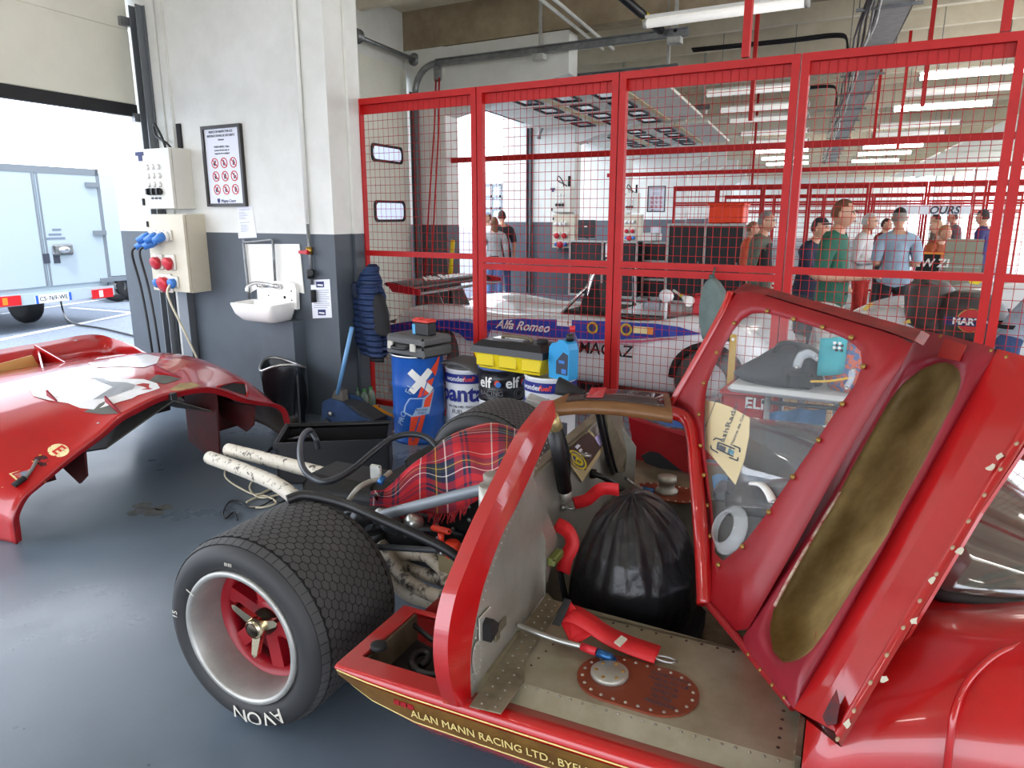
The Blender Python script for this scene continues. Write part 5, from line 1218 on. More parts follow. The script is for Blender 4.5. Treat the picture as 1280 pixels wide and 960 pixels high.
for (px, nm) in ((((996,459),(1001,446),(1012,442),(1021,447)),'catch'),(((1058,485),(1064,474),(1066,462)),'catch'),(((940,604),(952,606),(961,616),(966,627)),'catch')):
    m = MB(); m.tube(smooth_path([Pw(x, y, .01) for x, y in px], 4), .014, 8, flat=.45); CP(m, nm, MATS['thick perspex'] if nm == 'catch' and px[0][0] > 950 else M['white'], parent=DOOR)
    for q_ in (px[0], px[-1]): m = MB(); m.dome(Pw(*q_, .016), nw, .006, n=6); CP(m, 'screw', M['steel'], parent=DOOR)
st = [(881,500),(897,503),(914,509),(937,522),(936,545),(930,575),(919,606),(900,582),(882,561)]
m = MB(); m.prism([Pw(*p, -.012) for p in st], nw*-.002); STK = CP(m, 'beige_sticker', mat('beige card', (214,194,142), .6), True, DOOR)
rd = (Pw(917,512)-Pw(903,548)).normalized(); ru = nw.cross(rd)
CP(text_mb('FlashRadar', .04, Pw(910,532,-.0095), rd, ru, .001), 'lettering', M['ink'], parent=STK)
CP(text_mb('par Maitre de Course', .02, Pw(922,537,-.0095), rd, ru, .001), 'lettering', M['ink'], parent=STK)
CP(text_mb('radar pour la course auto', .013, Pw(886,522,-.0095), rd, ru, .001), 'lettering', M['ink'], parent=STK)
for q, mm in (([(900.7,556),(907.5,559.3),(906,566),(899.5,563)], M['ink']), ([(911,560.5),(918,564),(916.5,569),(909.5,566)], mat('teal print', (70,140,160), .5)), ([(897,553),(899.5,554),(898,560),(895.8,559)], M['ink'])): m = MB(); m.prism([Pw(x, y, -.0105) for x, y in q], nw*.0008); CP(m, 'sticker_mark', mm, True, STK)
for q in ([(898,553),(918,561)], [(896,561),(916,570.5)], [(891.8,550),(894.5,547.4),(902,550)], [(888.4,557),(889,561),(897.3,566)], [(917,557),(924.6,560.3),(924.6,565)], [(911.7,572),(922,576),(922.6,572)]): m = MB(); m.tube([Pw(x, y, -.0095) for x, y in q], .0024, 5); CP(m, 'sticker_line', M['ink'], parent=STK)
# duct box
oval_px = [(1176,452),(1190,454),(1199,463),(1202,477),(1195,498),(1174,538),(1152,583),(1126,631),(1110,667),(1069,731),(1031,791),(1012,816),(994,827),(979,828),(966,814),(962,787),(967,761),(986,724),(1020,664),(1050,615),(1067,581),(1094,533),(1110,504),(1126,482),(1152,461)]
boxo = [(926,802),(955,752),(985,700),(1010,655),(1040,600),(1070,548),(1100,497),(1128,455),(1150,413),(1180,418),(1215,427),(1247,436),(1228,470),(1195,528),(1155,600),(1115,668),(1075,740),(1035,812),(1010,855),(992,886),(960,845)]
cB = (1080,645); NB = 90
def pairloops(outer, inner, n, ca, cb):
    """pair two long loops: parameterise both by position along the axis ca-cb, left and right sides"""
    return angloop(outer, n, ca), angloop(inner, n, ca)
def resample_px(px, n, start):
    k = min(range(len(px)), key=lambda i: (px[i][0]-start[0])**2+(px[i][1]-start[1])**2); L = px[k:]+px[:k]
    return [(p.x, p.y) for p in resample([Vector((x, y, 0)) for x, y in L], n)]
bo = angloop(boxo, NB, cB); bi = angloop(oval_px, NB, cB)
# blend direction-pairing with arclength so that the long ends stay even
bo2 = resample_px(boxo, NB, (960,845)); bi2 = resample_px(oval_px, NB, (979,828))
m = MB(); f0 = [Pl(*p, .0) for p in bo2]; f1 = [Pl(*((a[0]+b[0])/2, (a[1]+b[1])/2), .022) for a, b in zip(bo2, bi2)]; f2 = [Pl(*p, .02) for p in bi2]; f3 = [Pl(*p, .004) for p in bi2]
m.grid([f0, f1, f2, f3], 0, True, cv=True); BOX = CP(m, 'duct_face', M['purple'], True, DOOR)
m = MB(); cen = (1081,640); rows = [[Pl(*p, .004) for p in bi2]]
for s, dz in ((1.0,-.03),(.97,-.06),(.85,-.085),(.5,-.095),(.1,-.096)):
    rows.append([Pl(cen[0]+(p[0]-cen[0])*s, cen[1]+(p[1]-cen[1])*s, dz) for p in bi2])
m.grid(rows, 0, True, cv=True); ids = list(range(len(m.v)-NB, len(m.v))); m.face(ids); CP(m, 'duct_interior', M['tan'], True, DOOR)
m = MB(); pe = [(1050,615),(1020,664),(986,724),(968,758)]; m.tube(smooth_path([Pl(*p, .021) for p in pe], 5), .0045, 6); CP(m, 'chipped_edge', mat('chipped edge', (200,190,170), .6, rgb2=(150,40,50), vscale=30), parent=DOOR)
# outer strip and flange
L2 = [(1247,436),(1228,470),(1195,528),(1155,600),(1115,668),(1075,740),(1035,812),(992,886)]
FL_ = [(1322,457),(1298,497),(1258,560),(1213,635),(1172,702),(1128,772),(1086,842),(1043,914)]
ED = [(1345,462),(1316,500),(1272,568),(1226,640),(1184,710),(1140,782),(1098,852),(1051,934)]
m = MB(); r0 = [Pl(*p, .001) for p in L2]; r1 = [Pl(*p, -.012) for p in FL_]; r2 = [Pl(*p, -.004) for p in FL_]; r3 = [Pl(*p, .0) for p in ED]; r4 = [Pl(*p, -.02) for p in ED]
rows = [r0, [a.lerp(b,.5)+nl*.002 for a, b in zip(r0, r1)], r1]; m.grid(rows, 0, False)
m.grid([r2, r3, r4], 0, True); m.grid([r1, r2], 0, True)
m.grid([r4, [Pl(*p, -.115) for p in ED]], 0, True)
ST = CP(m, 'outer_strip', M['red'], True, DOOR)
fl = smooth_path([Pl(*((a[0]+b[0])/2, (a[1]+b[1])/2), .0) for a, b in zip(FL_, ED)], 4)
for p in resample(fl, 15, False): m = MB(); m.dome(p, nl, .006, n=6); CP(m, 'rivet', mat('chipped rivet', (170,140,110), .5), parent=DOOR)
rnd = random.Random(5)
for (x, y) in ((1238,585),(1143,776),(1200,690),(1166,725),(1060,905),(1105,850),(1250,570)):
    q = Pl(x, y, .003); m = MB(); a1 = (Pl(x+5,y)-Pl(x,y)).normalized(); a2 = nl.cross(a1); m.prism([q+a1*(.014*rnd.uniform(.4,1)*math.cos(t))+a2*(.012*rnd.uniform(.4,1)*math.sin(t)) for t in [k*math.pi/4 for k in range(8)]], nl*.0006); CP(m, 'paint_chip', mat('bare filler', (206,198,176), .7), True, DOOR)
m = MB(); m.prism([Pl(*p, .0045-.0) for p in ((1036,880),(1046,862),(1050,880),(1046,905),(1034,908),(1028,896))], nl*.0008); CP(m, 'scuff', mat('black scuff', (66,40,42), .6, rgb2=(120,28,32), vscale=24), True, DOOR)
# outer skin behind the lower part of the door
m = MB(); sk = [(926,802),(1040,600),(1150,413),(1345,462),(1226,640),(1051,934),(992,886)]
m.prism([Pl(*p, -.115) for k, p in enumerate(sk)], nl*-.008); CP(m, 'outer_skin', M['red'], True, DOOR)
m = MB(); m.grid([[Pl(*p, .0) for p in ((926,802),(992,886),(1051,934))], [Pl(*p, -.115) for p in ((926,802),(992,886),(1051,934))]], 0, False); m.grid([[Pl(*p, .0) for p in ((1150,413),(1247,436),(1345,462))], [Pl(*p, -.115) for p in ((1150,413),(1247,436),(1345,462))]], 0, False); CP(m, 'end_closure', M['red'], True, DOOR)
m = MB(); L = [(1172,447),(1182,423),(1208,432),(1200,452)]; m.prism([Pl(*p, .024) for p in L], nl*.002); CP(m, 'notch_plate', M['red'], True, DOOR)
for x, y in ((1158,418),(1176,420),(1239,438),(1258,446),(935,818),(950,837),(965,856),(980,872)):
    m = MB(); m.dome(Pl(x, y, .012 if y < 500 else .006), nl, .006, n=6); CP(m, 'rivet', M['bronze'], parent=DOOR)
# ---- windscreen pillar on the car
m = MB(); pts = [W(*C(x, y, v=v)) for x, y, v in ((836,515,1.12),(855,522,1.12),(865,540,1.06),(870,590,.9),(875,650,.72),(879,710,.62),(881,756,.55))]
m.tube(smooth_path(pts, 5), .024, 10); CP(m, 'windscreen_pillar', M['red'])
# ---- front body
stn = [1.22,1.36,1.5,1.7,1.95,2.25,2.6,2.9,3.05]
prf = {1.22:[(.3,.10),(.08,.14),(.01,.2),(-.012,.32),(-.012,.45),(.0,.52),(.03,.56),(.10,.60),(.2,.615),(.32,.62),(.5,.60),(.8,.58),(1.1,.58)],
 1.36:[(.3,.10),(.08,.14),(.01,.2),(-.02,.32),(-.02,.49),(-.005,.595),(.03,.65),(.10,.69),(.2,.71),(.32,.71),(.5,.70),(.8,.68),(1.1,.68)],
 1.5:[(.3,.10),(.08,.14),(.01,.2),(-.03,.34),(-.03,.54),(-.012,.655),(.03,.715),(.10,.76),(.2,.785),(.3,.78),(.42,.75),(.8,.74),(1.1,.74)],
 1.7:[(.3,.10),(.08,.14),(.0,.2),(-.04,.36),(-.04,.57),(-.015,.70),(.04,.775),(.12,.82),(.22,.835),(.34,.815),(.5,.765),(.8,.76),(1.1,.76)],
 1.95:[(.3,.10),(.08,.14),(.0,.2),(-.045,.37),(-.045,.58),(-.015,.72),(.04,.80),(.12,.85),(.23,.865),(.36,.835),(.55,.75),(.8,.74),(1.1,.75)],
 2.25:[(.3,.10),(.08,.14),(.0,.2),(-.04,.36),(-.04,.56),(-.01,.69),(.05,.765),(.13,.81),(.24,.82),(.38,.78),(.55,.68),(.8,.66),(1.1,.67)],
 2.6:[(.3,.10),(.1,.14),(.03,.2),(-.01,.32),(-.005,.46),(.03,.56),(.09,.62),(.17,.65),(.28,.65),(.42,.60),(.58,.53),(.8,.5),(1.1,.51)],
 2.9:[(.34,.10),(.2,.13),(.12,.18),(.09,.25),(.1,.32),(.14,.37),(.2,.4),(.27,.41),(.36,.41),(.48,.38),(.62,.35),(.8,.34),(1.1,.34)],
 3.05:[(.5,.12),(.42,.13),(.36,.16),(.34,.19),(.35,.21),(.38,.23),(.42,.24),(.46,.245),(.52,.245),(.6,.24),(.7,.235),(.85,.23),(1.1,.23)]}
rows = []
def interp(u):
    ks = sorted(prf)
    for a, b in zip(ks, ks[1:]):
        if a <= u <= b: f = (u-a)/(b-a); f = f*f*(3-2*f)*.5+f*.5; return [((p[0]+(q[0]-p[0])*f), (p[1]+(q[1]-p[1])*f)) for p, q in zip(prf[a], prf[b])]
for k in range(37):
    u = 1.22+(3.05-1.22)*k/36; p = interp(u); p = [(q.x, q.y) for q in smooth_path([Vector((a, b, 0)) for a, b in p], 3)]
    rows.append([W(u, v, z) for v, z in p]+[W(u, 2.2-v, z) for v, z in p[::-1][1:]])
m = MB(); m.shell([r[::-1] for r in rows], .012); FB = CP(m, 'front_body', M['red'])
def bodypt(u, v):
    p = [Vector((a, b, 0)) for a, b in interp(u)]; p = smooth_path(p, 6)[20:]
    q = min(p, key=lambda t: abs(t.x-v)); return W(u, v, q.y)
arch = [W(*C(x, y, **k)) for x, y, k in ((1183,975,dict(v=-.032)),(1187,930,dict(v=-.028)),(1193,890,dict(v=-.01)),(1205,860,dict(v=.05)),(1222,838,dict(v=.09)),(1250,816,dict(v=.14)),(1290,800,dict(v=.19)))]
m = MB(); m.tube(smooth_path(arch, 5), .007, 8); CP(m, 'arch_lip', M['red'], parent=FB)
# front wheels, inside the arches
for s in (0,1):
    m = MB(); o = W(1.9,.06 if s == 0 else 2.14,.31); m.lathe([(.19,0),(.29,.0),(.31,.03),(.31,.24),(.29,.27),(.19,.27)], o, Vn*(1 if s == 0 else -1), 32); fw_ = CP(m, 'front_wheel', M['tyre'])
    m = MB(); m.lathe([(0,.1),(.06,.08),(.15,.12),(.19,.02),(.195,.02),(.19,.1)], o, Vn*(1 if s == 0 else -1), 24); CP(m, 'rim', M['alu'], parent=fw_)
# windscreen: a low bubble
M['screen'] = mat('windscreen', (64,66,66), .03, spec=1.0, alpha=.5, coat=1.0)
def scr(f, t):
    """f 0 header .. 1 nose of the screen; t 0 near base .. 1 far base"""
    u = .90+1.18*f
    hw = .62*math.sqrt(max(0, 1-max(0, (f-.45)/.56)**2.0))/.62*.70*(.2+.8*min(1, f/.5)**2.3); 
    zt = .955-.03*f-.20*f**3; zb = .66+.1*min(1, f/.5)-.03*max(0,f-.8)*2
    a = math.pi*t; c = math.cos(a); s = math.sin(a)
    return W(u, 1.1-hw*(abs(c)**.8)*(1 if c > 0 else -1), zb+(zt-zb)*(s**.75))
m = MB(); rows = [[scr(i/20*.998, j/24) for j in range(25)] for i in range(21)]
m.shell(rows, .005); M['screen'].node_tree.nodes['Principled BSDF'].inputs['IOR'].default_value = 1.9; SCR = CP(m, 'windscreen', M['screen'], True)
m = MB(); m.tube([scr(f, 0)+Vector((0,0,-.0)) for f in [k/24*.998 for k in range(25)]]+[scr(f, 1) for f in [.998*(24-k)/24 for k in range(25)]], .016, 8); CP(m, 'screen_seal', M['rubber'])
a = W(*C(1177,747,v=.43)); b = W(*C(1290,708,v=.62)); m = MB(); m.tube([a, a.lerp(b,.5)+Vector((0,0,.012)), b], [.006,.008,.011], 8); WP = CP(m, 'wiper_arm', M['trackdark'])
a2 = W(*C(1174,752,v=.42)); b2 = W(*C(1268,726,v=.5)); m = MB(); m.tube([a2, a2.lerp(b2,.5)+Vector((0,0,.006)), b2], .007, 6); CP(m, 'wiper_blade', M['blackm'], parent=WP)
m = MB(); m.rbox(W(*C(1178,745,v=.43)), (.03,.03,.016), .004, ax=(Un,Vn,Zv)); CP(m, 'wiper_clip', M['bronze'], parent=WP)
# ---- dashboard, mirror, steering wheel in front of the seats
m = MB(); m.prism(Wl([(1.05,.55,.52),(1.35,.55,.60),(1.35,1.65,.60),(1.05,1.65,.52)]), (0,0,.03)); CP(m, 'dashboard', M['blackm'], True)
m = MB(); pts = [W(*C(x, y, v=1.15)) for x, y in ((890,595),(897,592),(914,600),(908,612),(893,624))]; m.prism(pts, Un*.02); MR = CP(m, 'mirror_glass', mat('blue mirror glass', (130,180,220), .15), True)
m = MB(); q = W(*C(905,612,v=1.12)); m.rbox(q, (.06,.16,.05), .015, ax=(Un,Vn,Zv)); CP(m, 'mirror_shell', mat('worn black shell', (90,90,94), .4), parent=MR)
m = MB(); sc_ = W(1.0,1.38,.58); x_, y_ = Vn, (Zv*.9+Un*-.4).normalized(); m.tube([sc_+x_*(.16*math.cos(a))+y_*(.16*math.sin(a)) for a in [k*math.pi/14 for k in range(28)]], .013, 8, closed=True); m.tube([sc_-x_*.15, sc_+x_*.15], .01, 6); m.tube([sc_, sc_+Un*.25-Zv*.08], .015, 6); CP(m, 'steering_wheel', M['blackm'])
# ---- rear wheels
def wheel(o, ax, mirror, label):
    """o: centre of the outer face; ax: direction towards the other side of the tyre"""
    R, Wd_ = .328, .45
    m = MB(); prof = [(.225,.03),(.235,.012),(.27,.0),(.300,.012),(.316,.035),(.322,.06),(.3225,.10),(.3225,Wd_-.10),(.322,Wd_-.06),(.316,Wd_-.035),(.3,Wd_-.012),(.27,Wd_),(.235,Wd_-.012),(.225,Wd_-.03)]
    m.lathe(prof, o, ax, 96, mlist=[2]*4+[1]*5+[2]*4)
    # hexagonal tread blocks, bent round the tyre
    x, y = frame_of(ax); nn = 60; cols = 13; w0, w1 = .062, Wd_-.062
    step = 2*math.pi/nn; rr2 = R; hw = (w1-w0)/cols
    for c in range(cols):
        for k in range(nn):
            a0 = (k+.5*(c % 2))*step; w = w0+hw*(c+.5); g = .925
            pts = []
            for da, dw in ((0,.667),(.5,.333),(.5,-.333),(0,-.667),(-.5,-.333),(-.5,.333)):
                pts.append((a0+da*step*g, min(max(w+dw*hw*g, w0-.004), w1+.004)))
            top = [m.vert(Vector(o)+ax*ww+(x*math.cos(t)+y*math.sin(t))*rr2) for t, ww in pts]; bot = [m.vert(Vector(o)+ax*ww+(x*math.cos(t)+y*math.sin(t))*(rr2-.007)) for t, ww in pts]
            m.face(top[::-1] if not mirror else top, 0)
            for j in range(6): m.face((top[j], top[(j+1) % 6], bot[(j+1) % 6], bot[j]), 1)
    for ww0, ww1 in ((.028,.056),(Wd_-.056,Wd_-.028)):        # shoulder blocks
        for k in range(nn):
            a0 = k*step; q = []
            for r_ in (rr2-.0025, rr2-.012):
                for t, ww, dr in ((a0-.47*step,ww0,-.010),(a0+.47*step,ww0,-.010),(a0+.47*step,ww1,0),(a0-.47*step,ww1,0)):
                    if ww1 > .3: dr = -.010-dr
                    q.append(m.vert(Vector(o)+ax*ww+(x*math.cos(t)+y*math.sin(t))*(r_+dr)))
            m.face(q[:4], 0)
            for j in range(4): m.face((q[j], q[(j+1) % 4], q[4+(j+1) % 4], q[4+j]), 1)
    wl = CP(m, 'rear_wheel', [M['tyre'], M['tyreg'], mat('dark sidewall', (44,44,45), .6)], True, label=label)
    m = MB(); m.lathe([(.226,.035),(.231,.012),(.228,.004),(.214,.004),(.211,.012),(.207,.03),(.203,.05),(.201,.11),(.199,.16),(.199,.2),(.2,Wd_-.06),(.226,Wd_-.03)], o, ax, 64); CP(m, 'rim', mat('dull cast rim', (188,187,182), .46, metal=.6, rgb2=(164,163,158), vscale=6), True, wl)
    m = MB(); hub = Vector(o)+ax*.135
    m.lathe([(.0,.0),(.06,.0),(.075,.012),(.078,.06)], hub, ax, 28)
    m.lathe([(.199,-.01),(.199,.06),(.178,.06),(.174,.0),(.199,-.01)], hub, ax, 40)
    for k in range(6):
        a = k*math.pi/3+.35; d = x*math.cos(a)+y*math.sin(a); s = ax.cross(d)
        m.obox(hub+d*.06-s*.026+ax*.002, d*.125, s*.052, ax*.05)
    CP(m, 'wheel_centre', mat('red wheel centre', (150,16,30), .35), True, wl)
    m = MB(); m.lathe([(.198,.0),(.02,.0)], hub+ax*.065, ax, 24); CP(m, 'brake_disc', mat('dark red wheel back', (92,12,22), .5), parent=wl)
    if not mirror:
        m = MB(); m.lathe([(0,-.075),(.02,-.075),(.03,-.06),(.032,-.03),(.045,-.02),(.045,0)], hub, ax, 20); CP(m, 'hub_nut', mat('dark nut', (70,62,52), .35, metal=.8), parent=wl)
        m = MB()
        for k in range(3):
            a = k*2*math.pi/3+.62; d = x*math.cos(a)+y*math.sin(a); s = ax.cross(d)
            m.prism([hub-ax*.05+d*.02-s*.018, hub-ax*.062+d*.10-s*.011, hub-ax*.062+d*.112, hub-ax*.062+d*.10+s*.011, hub-ax*.05+d*.02+s*.018], ax*.02)
        m.lathe([(.026,-.072),(.034,-.066),(.034,-.04)], hub, ax, 18)
        CP(m, 'knock_off_spinner', mat('warm chrome', (214,200,170), .18, metal=1.0), True, wl)
        # outline lettering round the foot of the sidewall
        er = -Zv
        def bend(xx, yy, zz):
            r = .272+yy; a = xx/.272; ang = -math.pi/2 + .24 - a       # letters' tops point outwards, read from the right
            return Vector(o) - ax*(.003+zz-.0) + ax*(.0 if yy < .012 else (yy-.012)*.42) + (Un*math.cos(ang)+Zv*math.sin(ang))*r
        CP(text_mb('AVON', .072, o, Un, Zv, .0008, bend=bend, sx=1.12), 'lettering', mat('chalk lettering', (206,202,190), .7), parent=wl)
        def bend2(xx, yy, zz):
            r = .272+yy; ang = math.pi/2+.02-xx/.272; return Vector(o)-ax*(.003+zz)+(Un*math.cos(ang)+Zv*math.sin(ang))*r
        CP(text_mb('8183', .016, o, Un, Zv, .0008, bend=lambda a, b, c: bend2(a+.0, b-.01, c)), 'stamp_lettering', MATS['chalk lettering'], parent=wl)
        def bend3(xx, yy, zz):
            r = .27+yy; ang = math.pi-.1-xx/.272; return Vector(o)-ax*(.003+zz)+(Un*math.cos(ang)+Zv*math.sin(ang))*r
        CP(text_mb('15', .03, o, Un, Zv, .0008, bend=bend3), 'chalk_lettering', MATS['chalk lettering'], parent=wl)
        m = MB(); p0 = Vector(o)+Un*-.2+Zv*.135-ax*.004
        m.tube([p0, p0+Un*.03-Zv*.018], .0018, 5); CP(m, 'chalk_mark', MATS['chalk lettering'], parent=wl)
    return wl
wheel(W(-.45,.05,.328), Vn, False, 'near rear wheel with a treaded tyre and a deep alloy rim')
wheel(W(-.45,2.16,.328), -Vn, True, 'far rear wheel, half hidden behind the blanket')
# ---- engine bay
m = MB(); m.rbox(W(-.16,1.1,.40), (.76,.50,.36), .05, ax=(Un,Vn,Zv)); m.rbox(W(-.75,1.1,.36), (.5,.3,.28), .06, ax=(Un,Vn,Zv)); m.rbox(W(-.1,1.1,.62), (.6,.34,.12), .03, ax=(Un,Vn,Zv)); ENG = CP(m, 'engine', M['engine'])
m = MB(); m.prism(Wl([(.26,.80,.36),(-.34,.86,.36),(-.34,.86,.58),(.26,.80,.64)]), Vn*.012)
for i in range(7):
    for j in range(4): m.dome(W(.2-.075*i,.803+.0075*i,.40+.055*j), -Vn, .009, n=6, m=1)
CP(m, 'side_plate', [M['engine'], M['galv']], True)
for k in range(4):
    m = MB(); o = W(-.36+.0*k,.78+.06*(k % 2),.5+.03*k); m.lathe([(0,0),(.03,0),(.035,.01),(.03,.05),(.02,.06),(0,.06)], W(-.40+.07*k,.68+.05*(k % 2),.5), (Vector((-.3,-.8,.5))), 12); CP(m, 'fitting', M['steel'] if k % 2 else M['trackdark'])
m = MB()
for k in range(7): a = W(-.55+.05*k,.72,.46+.03*math.sin(k*2)); m.tube(smooth_path([a, a+Un*.06-Vn*.03+Zv*.05, a+Un*.14+Vn*.05+Zv*.03, a+Un*.2+Vn*.1],4), .009, 6)
CP(m, 'engine_pipes', M['trackdark'])
def pipe(px, r, name, mm, n=10, rlist=None):
    m = MB(); pts = smooth_path([W(*C(x, y, **k)) for x, y, k in px], 6); m.tube(pts, r, n); return CP(m, name, mm), pts
pipe([(359,625,dict(z=.66)),(381,619,dict(z=.67)),(425,628,dict(z=.655)),(469,646,dict(z=.63)),(547,681,dict(z=.55)),(575,700,dict(z=.50))], .018, 'rear_brace', M['black'])
pipe([(470,648,dict(v=.62)),(485,642,dict(v=.60)),(550,625,dict(v=.585)),(614,609,dict(v=.57)),(640,603,dict(v=.57))], .02, 'frame_tube', mat('grey frame tube', (118,124,130), .45, metal=.3), 12)
pipe([(462,683,dict(z=.45)),(500,685,dict(z=.45)),(548,688,dict(z=.45))], .012, 'radius_rod', M['trackdark'])
def tailpipe(px, label):
    o, pts = pipe(px, .034, 'tail_pipe', M['whitep2'], 14)
    d = (pts[0]-pts[1]).normalized(); m = MB(); m.lathe([(.0,-.02),(.027,-.02),(.027,.001)], pts[0], d, 14); CP(m, 'pipe_mouth', M['blackm'], parent=o); return o
tailpipe([(262,572,dict(z=.43)),(290,582,dict(z=.435)),(318,593,dict(z=.44)),(345,605,dict(z=.445)),(366,620,dict(z=.43)),(385,640,dict(z=.4)),(420,650,dict(z=.36))], '')
tailpipe([(285,562,dict(z=.46)),(330,573,dict(z=.46)),(376,585,dict(z=.46)),(447,604,dict(z=.45)),(480,615,dict(z=.42))], '')
for px in ([(476,680,dict(v=.76)),(486,694,dict(v=.74)),(498,713,dict(v=.70)),(515,730,dict(v=.66)),(545,745,dict(v=.63)),(575,747,dict(v=.60))],
           [(480,690,dict(v=.8)),(505,692,dict(v=.78)),(532,695,dict(v=.74)),(552,710,dict(v=.70)),(560,722,dict(v=.68))],
           [(500,705,dict(v=.78)),(520,714,dict(v=.75)),(548,723,dict(v=.72)),(575,733,dict(v=.68))],
           [(470,690,dict(v=.8)),(484,712,dict(v=.80)),(505,740,dict(v=.77)),(535,752,dict(v=.74)),(580,756,dict(v=.72))]):
    pipe(px, .026, 'header_pipe', M['whitehd'], 12)
pipe([(398,560,dict(z=.55)),(395,549,dict(z=.6)),(387,538,dict(z=.64)),(378,546,dict(z=.66)),(375,565,dict(z=.66)),(379,585,dict(z=.64)),(392,598,dict(z=.62)),(409,602,dict(z=.62)),(436,590,dict(z=.64)),(469,563,dict(z=.68)),(490,548,dict(z=.71)),(510,543,dict(z=.72)),(531,546,dict(z=.71)),(545,558,dict(z=.68)),(552,575,dict(z=.62))], .0135, 'breather_hose', mat('black hose', (40,44,50), .35), 10)
m = MB(); m.tube([W(*C(614,655,u=.2)), W(*C(614,606,u=.2))], .042, 18); fcn = CP(m, 'catch_tank', M['alu'])
m = MB(); t_ = W(*C(617,604,u=.2)); m.lathe([(.0,0),(.034,0),(.036,.03),(.03,.034),(0,.034)], t_, n=16); CP(m, 'tank_cap', mat('grey cap', (140,132,120), .5), parent=fcn)
m = MB(); m.tube(smooth_path([W(*C(x, y, u=.24)) for x, y in ((616,606),(612,625),(606,650),(604,668))],4), .006, 6); CP(m, 'tank_hose', M['black'], parent=fcn)
# bracket with the red pull handle
bz = .415; bp_ = [W(*C(x, y, z=bz)) for x, y in ((545,688),(548,681),(560,678),(602,690),(592,712),(548,697))]
m = MB(); m.prism(bp_, (0,0,.012)); m.prism([bp_[5], bp_[4], bp_[4]+Zv*-.06, bp_[5]+Zv*-.05], Vn*.006); BR = CP(m, 'alloy_bracket', mat('yellowed alloy', (178,162,124), .4, metal=.5), True)
m = MB(); p = W(*C(582,697,z=bz+.013)); m.lathe([(0,0),(.026,0),(.026,.001)], p, n=18); CP(m, 'bracket_hole', M['blackm'], parent=BR)
M['rorange'] = mat('red orange plastic', (214,56,30), .4)
p = W(*C(552,692,z=bz+.012)); m = MB(); m.lathe([(.016,0),(.018,.006),(.01,.02),(.008,.045)], p, n=12); CP(m, 'handle_stem', M['steel'], parent=BR)
m = MB(); m.tube([p+Zv*.04, p+Zv*.085], [.01,.014], 10); m.rbox(p+Zv*.095, (.09,.026,.022), .008, ax=((Un-Vn*.1),Vn,Zv)); CP(m, 'tee_handle', M['rorange'], parent=BR)
p = W(*C(566,695,z=bz+.012)); m = MB(); m.lathe([(.026,0),(.03,.01),(.03,.05),(.024,.058),(0,.058)], p, n=16); CP(m, 'red_cap', M['rorange'], parent=BR)
m = MB(); m.tube(smooth_path([W(*C(x, y, z=z)) for x, y, z in ((432,632,.6),(446,612,.66),(462,602,.66),(478,598,.66),(488,590,.66))],5), .01, 8); CP(m, 'braided_pipe', mat('grey braid', (150,146,136), .5))
m = MB(); m.tube([W(*C(474,605,z=.66)), W(*C(480,596,z=.68))], .013, 8); CP(m, 'blue_joint', MATS['anodised blue'])
m = MB(); m.rbox(W(*C(470,590,z=.66)), (.05,.02,.06), .006, ax=(Un,Vn,Zv)); CP(m, 'relay_box', M['galvl'])
for v in (.52,1.68):
    m = MB(); m.tube([W(-.45,v,.33), W(-.45,1.1,.36)], .02, 10); m.tube([W(-.5,v,.45), W(-.3,.95 if v < 1 else 1.25,.4)], .014, 8); m.tube([W(-.42,v,.2), W(-.35,.95 if v < 1 else 1.25,.2)], .014, 8); CP(m, 'drive_shaft', M['trackdark'])
# ================================================================== blanket and bag on the car
nA = [(462,631,.53),(487,634,.53),(508,622,.58),(530,618,.60),(555,622,.60),(580,620,.64),(602,616,.68),(622,606,.74),(640,585,.79),(650,560,.81)]
nB = [(468,622,.57),(490,608,.60),(512,592,.66),(532,573,.72),(550,553,.76),(572,539,.79),(594,532,.80),(622,530,.80),(642,533,.80),(657,538,.80)]
m = MB(); A = smooth_path([W(*C(x, y, z=z)) for x, y, z in nA], 4); Bq = smooth_path([W(*C(x, y, z=z)) for x, y, z in nB], 4)
rows = []; NJ = 22
for i, (p, q) in enumerate(zip(A, Bq)):
    f = i/(len(A)-1); row = []
    row.append(p+Vector((0,0,-.07*math.sin(math.pi*min(1,f*1.4)))))
    for j in range(NJ+1):
        t = j/NJ; b = p.lerp(q, t); bul = math.sin(math.pi*min(1, t*1.05))**.7*.07*math.sin(math.pi*min(1, .12+f))
        wv_ = .012*math.sin(f*22+t*5)*(1-t)+.010*mnoise.noise(Vector((f*6, t*5, 1)))
        row.append(b+Vector((0,0,bul+wv_)))
    row.append(q+Un*0+Vn*.06+Zv*-.08)
    rows.append(row)
m.grid(rows[::-1], 0, True, uv=True); 
BL = mat('tartan wool', (170,26,34), .9)
nt = BL.node_tree; bs_ = nt.nodes['Principled BSDF']; uvn = nt.nodes.new('ShaderNodeUVMap'); sx_ = nt.nodes.new('ShaderNodeSeparateXYZ'); nt.links.new(uvn.outputs['UV'], sx_.inputs[0])
